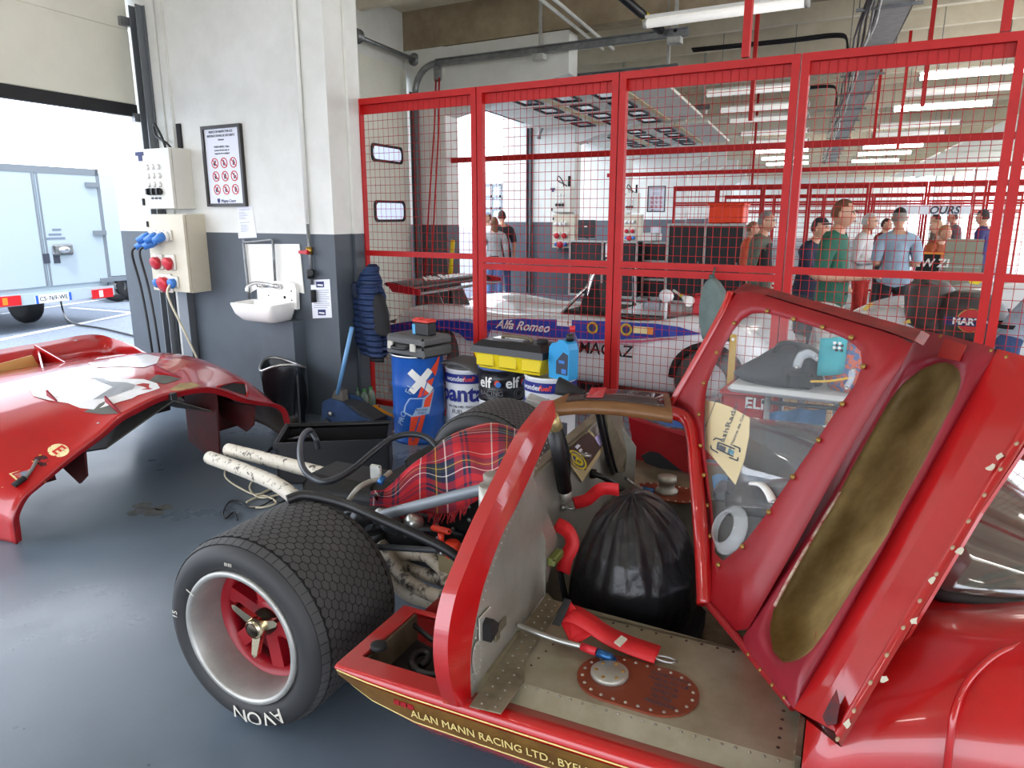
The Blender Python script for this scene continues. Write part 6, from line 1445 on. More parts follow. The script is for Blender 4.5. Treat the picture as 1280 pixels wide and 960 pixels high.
def sett(out, rep, ph):
    a = nt.nodes.new('ShaderNodeMath'); a.operation = 'MULTIPLY_ADD'; a.inputs[1].default_value = rep; a.inputs[2].default_value = ph; nt.links.new(out, a.inputs[0])
    b = nt.nodes.new('ShaderNodeMath'); b.operation = 'FRACT'; nt.links.new(a.outputs[0], b.inputs[0])
    r = nt.nodes.new('ShaderNodeValToRGB'); r.color_ramp.interpolation = 'CONSTANT'
    R_, N_, W_, Y_, G_ = (176,22,34),(26,28,58),(212,206,196),(206,170,70),(40,52,56)
    cols = [(0,R_),(.20,N_),(.24,R_),(.27,N_),(.31,R_),(.42,N_),(.52,W_),(.54,N_),(.60,G_),(.66,Y_),(.675,G_),(.72,N_),(.80,R_),(.88,W_),(.895,R_)]
    while len(r.color_ramp.elements) < len(cols): r.color_ramp.elements.new(.5)
    for e, (p, c) in zip(r.color_ramp.elements, cols): e.position = p; e.color = (*lin(c), 1)
    nt.links.new(b.outputs[0], r.inputs[0]); return r.outputs[0]
c1 = sett(sx_.outputs[0], 1.9, .1); c2_ = sett(sx_.outputs[1], 2.3, .3)
mx = nt.nodes.new('ShaderNodeMix'); mx.data_type = 'RGBA'; mx.inputs['Factor'].default_value = .5; nt.links.new(c1, mx.inputs[6]); nt.links.new(c2_, mx.inputs[7]); nt.links.new(mx.outputs[2], bs_.inputs['Base Color'])
bl = put('tartan_blanket', m, BL, None); tag(bl, 'red tartan blanket draped over the uncovered engine', 'blanket')
mod = bl.modifiers.new('thick', 'SOLIDIFY'); mod.thickness = .008
m = MB(); rnd = random.Random(2)
for p in resample([r[0] for r in rows[:22]], 60, False): m.tube([p, p+Vector((rnd.uniform(-.01,.01),rnd.uniform(-.03,.0),-rnd.uniform(.02,.045)))], .0025, 4)
fr = put('fringe', m, MATS['red harness webbing'] if 0 else mat('red wool fringe', (150,24,32), .9), bl); fr['kind'] = 'stuff'
# black sack on the seat
m = MB(); c0 = Vector((.62,.86,0)); rows = []
sack = [(.235,.19,.21,.57,1.03),(.27,.22,.245,.59,1.0),(.34,.23,.262,.61,.98),(.46,.22,.262,.625,.96),(.55,.185,.24,.62,.96),(.62,.14,.20,.61,.97),(.665,.09,.15,.60,.98),(.69,.045,.08,.595,.98),(.697,.01,.02,.595,.98)]
sack = [(z, a, b, u, v-.1) for z, a, b, u, v in sack]
sk2 = []
for (a, b) in zip(sack, sack[1:]):
    for k in range(6): sk2.append(tuple(x+(y-x)*k/6 for x, y in zip(a, b)))
sk2.append(sack[-1])
for i, (z, a, b, u, v) in enumerate(sk2):
    row = []
    for j in range(84):
        t = 2*math.pi*j/84; n1 = mnoise.noise(Vector((math.cos(t)*2.2, math.sin(t)*2.2, z*3))); n2 = mnoise.noise(Vector((math.cos(t)*7, math.sin(t)*7, z*1.5+3)))
        n3 = abs(mnoise.noise(Vector((math.cos(t)*3.5+5, math.sin(t)*3.5, z*1.2)))); n4 = abs(mnoise.noise(Vector((t*1.6+z*4, z*2.2, 7)))) if 1 < t < 5.3 else abs(mnoise.noise(Vector((math.cos(t)*4+z*5, math.sin(t)*4, 3)))); cr = 1+.08*n1+.04*n2-.18*max(0,.22-n3)-.14*max(0,.16-n4)
        row.append(W(u+a*cr*math.cos(t), v+b*cr*math.sin(t), z+.012*n2))
    rows.append(row)
ids = m.grid(rows, 0, True, cv=True); m.face(ids[0][::-1]); m.face(ids[-1])
sk_ = put('black_sack', m, mat('black plastic film', (26,27,30), .36, spec=.6, bump=.6, bscale=18), None); tag(sk_, 'full black plastic sack wrapped over the seat of the red car', 'plastic sack')
md = sk_.modifiers.new('s', 'SUBSURF'); md.levels = 1; md.render_levels = 1
# ================================================================== rear body section of the car, lifted off and set on the floor at left
CLX = [-3.95,-4.3,-4.7,-5.1,-5.4,-5.62]
CLP = {
 -3.95:[(1.70,.0),(1.702,.07),(1.708,.14),(1.76,.22),(1.83,.262),(1.95,.33),(2.06,.386),(2.2,.452),(2.32,.52),(2.42,.55),(2.55,.583),(2.65,.592),(2.82,.588),(2.95,.566),(3.08,.506),(3.19,.442),(3.35,.378),(3.47,.335),(3.545,.262),(3.57,.11),(3.575,.05)],
 -4.3:[(1.60,.02),(1.595,.14),(1.60,.26),(1.65,.38),(1.75,.46),(1.9,.51),(2.05,.54),(2.2,.575),(2.32,.61),(2.45,.645),(2.6,.67),(2.72,.68),(2.86,.682),(3.0,.672),(3.12,.65),(3.24,.612),(3.38,.55),(3.5,.47),(3.59,.36),(3.63,.22),(3.64,.1)],
 -4.7:[(1.57,.05),(1.565,.18),(1.57,.34),(1.63,.48),(1.74,.57),(1.9,.61),(2.05,.63),(2.2,.65),(2.35,.67),(2.5,.69),(2.62,.70),(2.75,.706),(2.88,.708),(3.02,.704),(3.14,.692),(3.28,.66),(3.42,.60),(3.54,.51),(3.62,.39),(3.66,.25),(3.67,.12)],
 -5.1:[(1.6,.08),(1.59,.2),(1.6,.36),(1.66,.5),(1.77,.58),(1.92,.615),(2.05,.63),(2.2,.64),(2.35,.65),(2.5,.655),(2.62,.66),(2.75,.66),(2.88,.66),(3.02,.66),(3.14,.65),(3.27,.625),(3.4,.575),(3.52,.49),(3.6,.38),(3.64,.25),(3.65,.13)],
 -5.4:[(1.68,.14),(1.67,.24),(1.68,.38),(1.73,.48),(1.82,.55),(1.95,.585),(2.08,.6),(2.22,.61),(2.36,.615),(2.5,.62),(2.62,.62),(2.75,.62),(2.88,.62),(3.02,.62),(3.13,.615),(3.24,.59),(3.35,.545),(3.45,.47),(3.52,.38),(3.56,.27),(3.57,.18)],
 -5.62:[(1.8,.2),(1.79,.28),(1.8,.38),(1.85,.46),(1.92,.52),(2.02,.56),(2.13,.585),(2.25,.6),(2.38,.605),(2.5,.61),(2.62,.61),(2.75,.61),(2.87,.61),(2.98,.605),(3.08,.59),(3.17,.565),(3.26,.52),(3.34,.45),(3.4,.38),(3.43,.3),(3.44,.22)]}
def clrow(X):
    ks = sorted(CLP)
    for i, (a, b) in enumerate(zip(ks, ks[1:])):
        if a <= X <= b:
            t = (X-a)/(b-a); p0 = CLP[ks[max(i-1,0)]]; p3 = CLP[ks[min(i+2,len(ks)-1)]]; out = []
            for q0, q1, q2, q3 in zip(p0, CLP[a], CLP[b], p3):
                out.append(tuple(.5*((2*u1)+(u2-u0)*t+(2*u0-5*u1+4*u2-u3)*t*t+(3*u1-u0-3*u2+u3)*t**3) for u0, u1, u2, u3 in zip(q0, q1, q2, q3)))
            return out
def clrow2(X, n=3): return [(p.x, p.y) for p in smooth_path([Vector((a, b, 0)) for a, b in clrow(X)], n)]
def clz(X, Y):
    r = [p for p in clrow2(max(-5.619, min(-3.951, X)), 4)]
    best = -1
    for (a, b), (c, d) in zip(r, r[1:]):
        if a != c and min(a, c) <= Y <= max(a, c): best = max(best, b+(d-b)*(Y-a)/(c-a))
    return best
def onclip(x, y, off=.003):
    r = Vector(ray(x, y)); o = Vector((0,0,CH)); t = 3.0/F*1.0
    for k in range(900):
        t = (3.2+.0045*k)/F; p = o+r*t
        if -5.62 < p.x < -3.95 and p.z <= clz(p.x, p.y) + off: return p
    return o+r*(4.5/F)
CLIP = thing('rear_body_section', (-4.75,2.65,0), 'red rear bodywork of the race car lifted off and standing on the floor', 'bodywork')
m = MB(); rows = []
for k in range(43): X = -5.62+(1.67)*k/42; rows.append([Vector((X, y, z)) for y, z in clrow2(min(-3.9501, max(-5.6199, X)))])
m.shell(rows[::-1], .014, 0, 1)
SHL = put('body_shell', m, [M['red'], mat('brown inner fibreglass', (70,52,40), .6, rgb2=(46,34,28), vscale=5)], CLIP)
# folded front lip
m = MB(); fr_ = [Vector((-3.95, y, z)) for y, z in clrow2(-3.9501)]; ctr_ = Vector((-3.95,2.62,.1)); m.grid([fr_, [p+(ctr_-p).normalized()*.035+Vector((-.012,0,0)) for p in fr_]], 0, True); m.tube(fr_, .007, 6); put('front_lip', m, M['redin'], CLIP)
# tail lip with its gussets
m = MB(); L = [P(x, y, X=X) for x, y, X in ((-60,452,-5.5),(0,437.5,-5.53),(60,427.5,-5.56),(100,420,-5.58),(125,419,-5.56),(145,424,-5.45),(165,431,-5.25),(181,440.5,-4.95))]
base = [Vector((p.x+.10, p.y, max(.3, clz(max(-5.6,min(-4.0,p.x+.10)), min(3.4,p.y))-.02))) for p in L]
m.shell([smooth_path(L, 4), smooth_path([a.lerp(b,.5) for a, b in zip(L, base)], 4), smooth_path(base, 4)], .01); TL = put('tail_lip', m, M['red'], CLIP, True)
for (x, y, x2, y2) in ((42,431,80,453),(46,436,52,460)):
    a = P(x, y, X=-5.52); b = onclip(x2, y2); m = MB(); c = Vector((a.x+.03,a.y,clz(-5.45,a.y)))
    m.prism([a, b, c], Vector((0,.012,0))); put('gusset', m, M['red'], CLIP, True)
m = MB(); q = [P(x, y, X=-5.40) for x, y in ((-20,460),(40,444),(52,462),(-20,478))]; m.prism(q, (-.01,0,0)); put('tail_opening', m, mat('tan panel', (188,148,84), .5), CLIP, True)
def patch(name, px, material, off=.003, parent=None, fix=True, ns=0):
    """sticker or recess that follows the body surface"""
    pts = [onclip(x, y, off) for x, y in (px if not ns else [(p.x, p.y) for p in smooth_path([Vector((x, y, 0)) for x, y in px], ns, True)])]
    cx = sum(x for x, y in px)/len(px); cy = sum(y for x, y in px)/len(px); c = onclip(cx, cy, off)
    m = MB(); n = len(pts); ci = m.vert(c); rings = [[m.vert(onclip(cx+(x-cx)*f, cy+(y-cy)*f, off)) for x, y in (px if not ns else [(p.x, p.y) for p in smooth_path([Vector((x, y, 0)) for x, y in px], ns, True)])] for f in (.5, 1)]
    for k in range(n):
        j = (k+1) % n; m.face((ci, rings[0][k], rings[0][j])); m.face((rings[0][k], rings[1][k], rings[1][j], rings[0][j]))
    return put(name, m, material, parent or CLIP, True)
M['decal'] = mat('white decal', (232,232,232), .28, coat=.4)
patch('white_roundel', [(36,487),(60,482),(95,478),(118,474),(150,473),(180,474),(196,479),(200,485),(186,490),(172,494),(165,498),(150,502),(135,507),(118,512),(100,510),(85,504),(60,500),(42,495)], M['decal'], .004, SHL)
patch('number_mark', [(112,471.5),(126,472.5),(140,477),(158,478),(170,481),(166,486),(150,491),(135,497),(116,499.5),(130,492),(150,484),(146,480),(130,476)], mat('grey number', (150,154,158), .4), .0065, SHL)
patch('white_roundel', [(110,454),(122,447),(150,443),(185,443),(200,446),(196,454),(180,459),(150,458),(122,459)], M['decal'], .004, SHL)
def vent(px, pw, nm='louvre'):
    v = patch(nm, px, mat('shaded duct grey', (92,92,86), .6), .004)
    m = MB(); a, b = onclip(*pw[0]), onclip(*pw[1]); m.prism([a, a+Vector((0,0,.035)), b], Vector((0,.012,0))); put('louvre_side', m, M['purple'], v, True)
vent([(104,515),(130,502),(137,507),(148,517),(128,518)], [(131,502.5),(150,517)]); vent([(46,497),(58,495),(66,501),(58,500)], [(58,495),(72,504)])
vent([(186,476),(196,468),(214,470),(226,474),(206,480)], [(193,463),(226,473)])
s = patch('window_slot', [(274,484),(290,479),(306,480),(308,494),(292,489)], M['blackm'], .004)
m = MB(); m.tube(smooth_path([onclip(x, y, .006) for x, y in ((272,483),(290,478.5),(306,479),(309,494))], 3), .008, 6); put('slot_edge', m, M['red'], s)
patch('tan_band', [(212,487),(225,479),(240,478),(252,482),(240,485),(224,491)], M['tan'], .004, SHL)
# strap hole and strap
h = patch('strap_hole', [(52+11*math.cos(a),576+7*math.sin(a)) for a in [k*math.pi/8 for k in range(16)]], mat('dark hole', (60,8,16), .7), .004)
m = MB(); pts = [onclip(x, y, .02) for x, y in ((46,575),(42,583),(36,592),(30,598))]; m.tube(smooth_path(pts, 4), .009, 7); sp_ = put('strap', m, mat('grey strap', (110,108,106), .5), CLIP)
m = MB(); m.tube([onclip(31,597,.02), onclip(17,607,.02)], .022, 8, flat=.6); put('strap_end', m, M['blackm'], sp_)
# stickers
e_ = patch('round_sticker', [(73+13.5*math.cos(a),563+8.3*math.sin(a)) for a in [k*math.pi/10 for k in range(20)]], mat('cream sticker', (232,216,160), .4), .004, SHL)
cE = onclip(73,563,.007); ax_ = (onclip(69,569,.007)-onclip(77,557,.007)).normalized()*-1; nE = Vector((.35,-.62,.7)); nE = (nE-ax_*nE.dot(ax_)).normalized(); 
M['inkE'] = mat('red print', (200,40,36), .4)
dx = (onclip(81,561,.007)-onclip(66,565,.007)).normalized(); dy = (onclip(70,558,.007)-onclip(76,569,.007)); dy = (dy-dx*dy.dot(dx)).normalized()
ang = math.radians(-62); rx_ = dx*math.cos(ang)+dy*math.sin(ang); ry_ = dy*math.cos(ang)-dx*math.sin(ang)
if rx_.cross(ry_).dot(Vector((0,-.5,.8))) < 0: ry_ = -ry_
put('sticker_lettering', text_mb('E', .085, cE+Vector((0,0,.002)), rx_, ry_, .001, bold=.002), M['inkE'], SHL)
patch('coloured_sticker', [(11,592),(39,584),(37,594),(30,603),(20,600)], mat('cream sticker', (232,216,160), .4), .004, SHL)
patch('sticker_print', [(17,593),(36,587),(34,594),(26,598)], mat('teal sticker print', (70,140,160), .4, rgb2=(190,80,60), vscale=18), .0065, SHL)
patch('number_patch', [(-12,606),(4,609),(3,615),(-4,622),(-14,618)], mat('cream sticker', (232,216,160), .4), .004, SHL)
for px in ((50,569),(41,577),(55,602)): patch('yellow_mark', [(px[0]-2,px[1]),(px[0],px[1]-1.2),(px[0]+2.5,px[1]-.6),(px[0]+1,px[1]+1)], mat('yellow mark', (214,160,50), .5), .004, SHL)
m = MB(); p = Vector((-3.94,2.66,.585)); m.rbox(p+Vector((0,0,-.01)), (.03,.045,.045), .005); put('catch', m, M['black'], CLIP)
for px in ((123,529),(95,426)): m = MB(); m.dome(onclip(*px, .0), Zv, .01); put('fastener', m, M['steel'], CLIP)
# inner wheel boxes hanging below the shell
M['inner'] = mat('dark inner panel', (92,26,24), .55, rgb2=(60,20,20), vscale=6); M['innerg'] = mat('grey inner panel', (92,88,80), .55, rgb2=(66,62,56), vscale=6)
for y0, y1 in ((1.72,2.12),(3.1,3.45)):
    m = MB(); pr = []
    for k in range(9): a = math.pi*k/8; pr.append(Vector((-4.75+.42*math.cos(a), 0, .14+.34*math.sin(a))))
    m.shell([[Vector((p.x,y0 if y0 < 2 else y1,p.z)) for p in pr], [Vector((p.x,(y0+y1)/2,p.z)) for p in pr], [Vector((p.x,y1 if y0 < 2 else y0,p.z)) for p in pr]], .01); put('wheel_box', m, M['inner'], CLIP, True)
for Y, x0, x1, zt_, zb_, mm in ((2.14,-4.35,-4.02,.40,.15,M['inner']),(3.02,-4.35,-4.02,.50,.03,M['inner']),(3.30,-4.4,-4.0,.36,.16,M['inner']),(1.80,-4.5,-4.05,.22,.09,M['inner'])):
    m = MB(); m.prism([Vector((x1,Y,zt_)), Vector((x1-.02,Y,zb_+.06)), Vector((x1-.1,Y,zb_)), Vector((x0,Y,zb_+.1)), Vector((x0,Y,zt_))], (0,.014,0)); put('inner_panel', m, mm, CLIP, True)
m = MB(); m.prism([Vector((-4.05,2.28,.33)), Vector((-4.05,2.75,.52)), Vector((-4.5,2.75,.48)), Vector((-4.5,2.24,.22))], (0,0,.01)); put('under_tray', m, M['innerg'], CLIP, True)
m = MB(); m.prism([Vector((-4.05,2.70,.53)), Vector((-4.08,3.05,.36)), Vector((-4.5,3.05,.34)), Vector((-4.5,2.7,.5))], (0,0,.01)); put('under_tray', m, M['innerg'], CLIP, True)
# ================================================================== crate, loose cables
cr = thing('plastic_crate', P(430,600,z=0), 'open black plastic crate on the floor behind the exhaust pipes', 'crate')
a = P(348,606,z=0); b = P(488,600,z=0); d = (b-a); d.z = 0; L_ = d.length; d.normalize(); n_ = Vector((-d.y,d.x,0)); Wc, Hc = .42, .27
m = MB()
for o, u_, l_ in ((a,d,L_),(a+n_*Wc,d,L_)): m.obox(o, u_*l_, n_*.014, Zv*Hc)
for o in (a, a+d*(L_-.014)): m.obox(o, d*.014, n_*Wc, Zv*Hc)
m.obox(a, d*L_, n_*Wc, Zv*.012); put('crate_body', m, M['black'], cr)
m = MB(); q = lambda i, z: [a-d*i-n_*i+Zv*z, a+d*(L_+i)-n_*i+Zv*z, a+d*(L_+i)+n_*(Wc+i)+Zv*z, a-d*i+n_*(Wc+i)+Zv*z]; m.ring(q(.014,Hc-.03), q(-.002,Hc-.03), (0,0,.035)); put('crate_rim', m, M['black'], cr, True)
for k in range(3):
    m = MB(); c = a+d*(L_*.35+.12*k)+n_*.2+Zv*.06; m.tube([c+d*(.10*math.cos(t)*(1+.1*k))+n_*(.07*math.sin(t))+Zv*(.03*math.sin(t*1.3+k)+.03*k) for t in [j*.42 for j in range(26)]], .005, 5)
    tag(put('coiled_cable', m, [M['cream'],M['black'],M['cream']][k]), ['cream cable coiled in the black crate, lowest loop','black cable coiled in the crate between the cream loops','cream cable coiled in the black crate, topmost loop'][k], 'cable')
fl_ = [[(345,606),(322,618),(300,610),(283,598),(281,588)],[(320,595),(312,610),(325,622),(350,618)],[(308,628),(320,622),(332,620),(345,628),(330,634),(312,634)]]
for k, px in enumerate(fl_):
    m = MB(); m.tube(smooth_path([P(x, y, z=.012) for x, y in px], 6), .006, 6); tag(put('floor_cable', m, M['cream']), ['cream cable looping on the floor below the exhaust pipe tips','cream cable curl on the floor under the nearer exhaust pipe','short cream cable loop near the treaded tyre'][k], 'cable')
m = MB(); m.tube(smooth_path([P(x, y, z=.012) for x, y in ((345,622),(325,633),(310,634),(298,626),(286,628),(279,640),(282,648),(292,640),(297,650))], 6), .005, 6); m.tube(smooth_path([P(x, y, z=.012) for x, y in ((330,618),(345,613),(360,620),(350,628),(340,622))], 6), .005, 6)
tag(put('floor_cable', m, M['black']), 'thin black cable curling on the floor in front of the exhaust pipes', 'cable')
m = MB(); m.tube(smooth_path([P(x, y, z=z) for x, y, z in ((332,568,.02),(345,556,.05),(370,548,.28),(395,545,.3))], 5), .011, 7); tag(put('air_line', m, M['black']), 'black air line laid over the edge of the crate', 'cable')
for k, px in enumerate(((190,640),(178,632),(206,634),(168,641))):
    c = P(*px, z=.0015); m = MB(); rnd = random.Random(k+11); m.prism([c+Vector((rnd.uniform(.5,1)*(.10-.015*k)*math.cos(t), rnd.uniform(.5,1)*(.06)*math.sin(t), 0)) for t in [j*math.pi/9 for j in range(18)]], (0,0,.0006)); 
    o = put('floor_stain', m, mat('old oil stain', (74,72,66), .5, rgb2=(100,104,104), vscale=22, vlo=.4, vhi=.62), None, True); o['kind'] = 'structure'; o.name = 'trim_floor_stain'
# ================================================================== table and things on it, between the car and the partition
M['tabw'] = mat('grey white table plastic', (204,208,208), .45)
tA = P(912,474,z=.74); 
T = thing('folding_table', (-.4,4.3,0), 'pale grey folding table behind the raised car door', 'table')
c0 = Vector((-.93,3.98,.70)); 
m = MB(); m.rbox(Vector((-.12,4.26,.715)), (1.66,.56,.045), .02); put('table_top', m, M['tabw'], T)
for x in (-.74,.55):
    for y in (4.05,4.48): m = MB(); m.tube([(x,y,0),(x,y,.7)], .016, 8); put('leg', m, M['galv'], T)
m = MB(); rows = []
prof = [(-.95,-.84,.742),(-.93,-.24,.744),(-.90,-.22,.80),(-.83,-.25,.86),(-.74,-.30,.92),(-.66,-.38,.945),(-.60,-.46,.955)]
gbag = [[Vector((0,0,0))]]
def blob(rows_def, yc, n=20):
    rows = []
    for (xl, xr, z, th) in rows_def:
        c = (xl+xr)/2; hw = (xr-xl)/2
        rows.append([Vector((c+hw*math.cos(t)*(1+.05*math.sin(3*t+z*20)), yc+th*math.sin(t)*(1+.08*math.sin(2*t+z*31)), z)) for t in [2*math.pi*k/n for k in range(n)]])
    return rows
def closed(name, rows, material, parent=None):
    m = MB(); ids = m.grid(rows, 0, True, cv=True); m.face(ids[0][::-1]); m.face(ids[-1]); return put(name, m, material, parent, True)
gb = thing('garment_bag', (-.62,4.22,.738), 'black holdall slumped on the pale grey table', 'bag')
closed('bag_body', blob([(-.94,-.50,.739,.17),(-.97,-.49,.765,.19),(-.92,-.49,.81,.19),(-.84,-.50,.86,.17),(-.78,-.51,.91,.14),(-.72,-.55,.94,.10),(-.66,-.59,.955,.05)], 4.22), mat('black nylon', (38,40,44), .6, bump=.4, bscale=22), gb)
m = MB(); m.tube(smooth_path([Vector((-.74,4.14,.92)), Vector((-.7,4.1,.97)), Vector((-.62,4.1,.97)), Vector((-.58,4.14,.92))], 4), .014, 7); put('handle', m, M['blackm'], gb)
m = MB(); m.rbox(Vector((-.58,4.04,.79)), (.14,.05,.09), .02); put('side_pocket', m, M['blackm'], gb)
hb = thing('patterned_bag', (-.3,4.2,.738), 'blue and orange patterned bag with a checked patch on the grey table', 'bag')
closed('bag_body', blob([(-.46,-.16,.739,.11),(-.48,-.13,.80,.14),(-.48,-.12,.90,.14),(-.46,-.13,.98,.12),(-.40,-.18,1.03,.07),(-.34,-.24,1.045,.03)], 4.2), mat('blue orange print', (74,104,150), .7, rgb2=(196,96,70), vscale=34, vlo=.46, vhi=.54, detail=1), hb)
m = MB(); rows = [[Vector((-.505+.13*i/4, 4.065-.02*math.sin(i), .82+.2*j/4+.02*i/4)) for i in range(5)] for j in range(5)]; m.shell(rows, .01); tp_ = put('teal_patch', m, mat('teal fabric', (40,160,170), .7), hb, True)
for i in range(4):
    for j in range(4):
        if (i+j) % 2: m = MB(); m.box(Vector((-.43+.012*i, 4.035, .97+.012*j)), (.014,.006,.014)); put('check_square', m, M['blackm'] if (i % 2) else M['white'], tp_)
m = MB(); m.tube(smooth_path([Vector((-.52,4.0,.80)), Vector((-.43,3.98,.815)), Vector((-.33,3.98,.845))], 4), .022, 4, flat=.3); tag(put('yellow_strap', m, mat('yellow strap', (226,178,44), .6)), 'yellow lifting strap hanging in front of the patterned bag', 'strap')
m = MB(); a = P(917,418,Y=4.58); m.obox(Vector((a.x-.02,4.575,0)), (.04,0,0), (0,.012,0), (0,0,a.z)); rl = tag(put('wooden_rule', m, mat('yellow wood rule', (196,158,60), .55, rgb2=(180,142,50), vscale=12)), 'tall yellow wooden rule standing at the left end of the grey table', 'rule')
m = MB(); m.cyl(Vector((a.x,4.574,a.z-.03)), Vector((a.x,4.57,a.z-.03)), .01, n=10); put('hang_hole', m, M['white'], rl)
rb = thing('red_crate', (-.92,4.4,0), 'red plastic box with white letters under the pale grey table', 'box')
m = MB(); m.rbox(Vector((-.92,4.40,.31)), (.26,.28,.6), .02); bx = put('box_body', m, mat('red box plastic', (176,26,34), .4), rb)
put('white_lettering', text_mb('ELI', .09, P(943,505,Y=4.255), Xv, Zv, .002, bold=.002), M['white'], bx)
m = MB(); m.rbox(Vector((-.92,4.40,.625)), (.28,.30,.03), .01); put('lid', m, mat('red box plastic', (176,26,34), .4), rb)
tw = thing('blue_towel', (-.6,4.22,.3), 'blue towel hanging on a bar below the pale grey table', 'towel')
m = MB(); rows = [[Vector((-.76+.30*i/12, 4.22+.02*math.sin(i*1.2+j*.4), .60-.06*(1-i/12)**2-.36*j/8)) for i in range(13)] for j in range(9)]; m.shell(rows, .008); put('towel_cloth', m, mat('blue towel cloth', (76,124,168), .9, bump=.4, bscale=90), tw, True)
m = MB(); m.tube([(-.80,4.23,.60),(.2,4.05,.68)], .012, 8); put('bar', m, M['trackdark'], tw)
for k, x in enumerate((-.80,-.58)):
    m = MB(); m.rbox(Vector((x,4.9,.32)), (.17,.06,.62), .025); tag(put('cardboard_pad', m, mat('buff card', (206,186,140), .8)), ['buff cardboard sheet standing behind the fence, left of two','buff cardboard sheet standing behind the fence, right of two'][k], 'cardboard')
# grey drawstring bag on the fence
db = thing('drawstring_bag', (-1.35,4.6,.9), 'grey green drawstring bag hanging on the mesh above the raised door', 'bag')
prof = densify([(889,893,347),(882,900,353),(877,908,365),(874,914,385),(874,916,405),(878,914,425)], 3); rows = hang(prof, 4.60, .055, 16)
for k, r in enumerate(rows):
    c = sum(r, Vector())/len(r)
    for j, p in enumerate(r): s = 1+.07*math.sin(j*2.4); p.x = c.x+(p.x-c.x)*s; p.y = c.y+(p.y-c.y)*s
m = MB(); ids = m.grid(rows, 0, True, cv=True); m.face(ids[0][::-1]); m.face(ids[-1]); put('bag_body', m, mat('grey green cotton', (106,120,116), .85, rgb2=(92,106,102), vscale=12), db, True)
m = MB(); a = P(890,347,Y=4.6); m.tube([a, a+Vector((.0,.06,.06))], .006, 6); m.tube([a+Vector((-.015,0,0)), a+Vector((.015,0,0))], .02, 8); put('cord', m, mat('cord', (70,84,80), .8), db)
# carton by the far tyre
m = MB(); c = P(676,512,Y=3.75); m.rbox(Vector((c.x,c.y,c.z-.0)), (.2,.14,.12), .006, ax=(Vector((.9,.3,-.3)),Vector((-.3,.95,0)),Vector((.3,0,.9)))); m2_ = tag(put('white_carton', m, mat('crushed white carton', (196,194,190), .5, rgb2=(160,160,158), vscale=10)), 'crushed white carton propped behind the far rear tyre', 'carton')
m = MB(); m.box(Vector((c.x,c.y,(c.z-.09)/2)), (.26,.2,c.z-.09)); tag(put('tyre_stool', m, M['dado']), 'low grey stand carrying the crushed white carton', 'stand')
# ================================================================== the white and blue sports racer in the next bay
AY0, AY1 = 6.0, 7.7; AYC = (AY0+AY1)/2
AL = thing('white_blue_race_car', (-3.0,AYC,0), 'white open sports race car with a blue side band behind the mesh', 'race car')
M['awhite'] = mat('white bodywork', (228,228,230), .25, coat=.5); M['ablue'] = mat('blue bodywork', (34,62,160), .28, coat=.5)
st = [(-5.25,.40,.25),(-5.05,.60,.12),(-4.8,.70,.03),(-4.4,.745,.0),(-4.0,.71,.02),(-3.7,.69,.05),(-3.3,.71,.05),(-2.8,.72,.04),(-2.4,.71,.03),(-2.1,.74,.01),(-1.8,.80,.0),(-1.5,.78,.0),(-1.3,.68,.04),(-1.15,.5,.14),(-1.05,.36,.28)]
m = MB(); rows = []
for x, zt_, iy in st:
    pr = [(.18+iy,.11),(.05+iy,.13),(iy,.22),(iy-.01,.38),(iy,.5),(iy+.02,zt_-.09),(iy+.07,zt_-.02),(iy+.16,zt_),(iy+.32,zt_-.01),(iy+.5,zt_-.05),((AY1-AY0)/2,zt_-.06)]
    pr = [(p.x, p.y) for p in smooth_path([Vector((a, b, 0)) for a, b in pr], 2)]
    rows.append([Vector((x, AY0+a, b)) for a, b in pr]+[Vector((x, AY1-a, b)) for a, b in pr[::-1][1:]])
rr3 = []
for j in range(len(rows[0])): rr3.append(smooth_path([r[j] for r in rows], 3))
rows = [[rr3[j][i] for j in range(len(rr3))] for i in range(len(rr3[0]))]
ids = m.grid(rows, 0, True); m.face(ids[0][::-1]); m.face(ids[-1]); ab = put('body', m, M['awhite'], AL, True)
def aside(x, y): 
    p = P(x, y, Y=AY0-.012); return p
def sidepoly(name, px, mm, parent, dy=.0): m = MB(); m.prism([aside(x, y)+Vector((0,-dy,0)) for x, y in px], (0,.008,0)); return put(name, m, mm, parent, True)
bb = sidepoly('blue_band', [(604,410),(612,400),(650,398),(700,399),(760,401),(820,404),(850,408),(878,417),(840,420),(790,423),(740,424),(690,421),(645,416)], M['ablue'], ab, .03)
tx = lambda s, sz, px, mm, sh=.0, dy=.045, sx=1.0: put('lettering', text_mb(s, sz, aside(*px)+Vector((0,-dy,0)), Xv, Zv, .003, shear=sh, bold=.002, sx=sx), mm, ab)
tx('Alfa Romeo', .12, (655,407), M['white'], .5); tx('MAGAZ', .15, (757,437), M['blackm'], .1, .02)
for px in ((743,409),(785,411)):
    m = MB(); c = aside(*px)+Vector((0,-.042,0)); m.cyl(c, c+Vector((0,-.004,0)), .055, n=18); put('yellow_badge', m, mat('yellow badge', (196,160,40), .4), ab)
    m = MB(); m.cyl(c+Vector((0,-.003,0)), c+Vector((0,-.006,0)), .035, n=18); put('badge_centre', m, M['inkblue'], ab)
m = MB(); c = aside(708,403)+Vector((0,-.043,0)); m.box(c, (.15,.004,.06)); put('white_plate', m, M['white'], ab); tx('1', .05, (713,403), M['ink'], 0, .05)
m = MB(); c = aside(806,412)+Vector((0,-.043,0)); m.box(c, (.18,.004,.06)); put('cream_plate', m, mat('cream sticker', (232,216,160), .4), ab)
m = MB(); c = aside(815,413)+Vector((0,-.046,0)); m.box(c, (.05,.004,.06)); put('orange_plate', m, mat('orange sticker', (236,140,50), .4), ab)
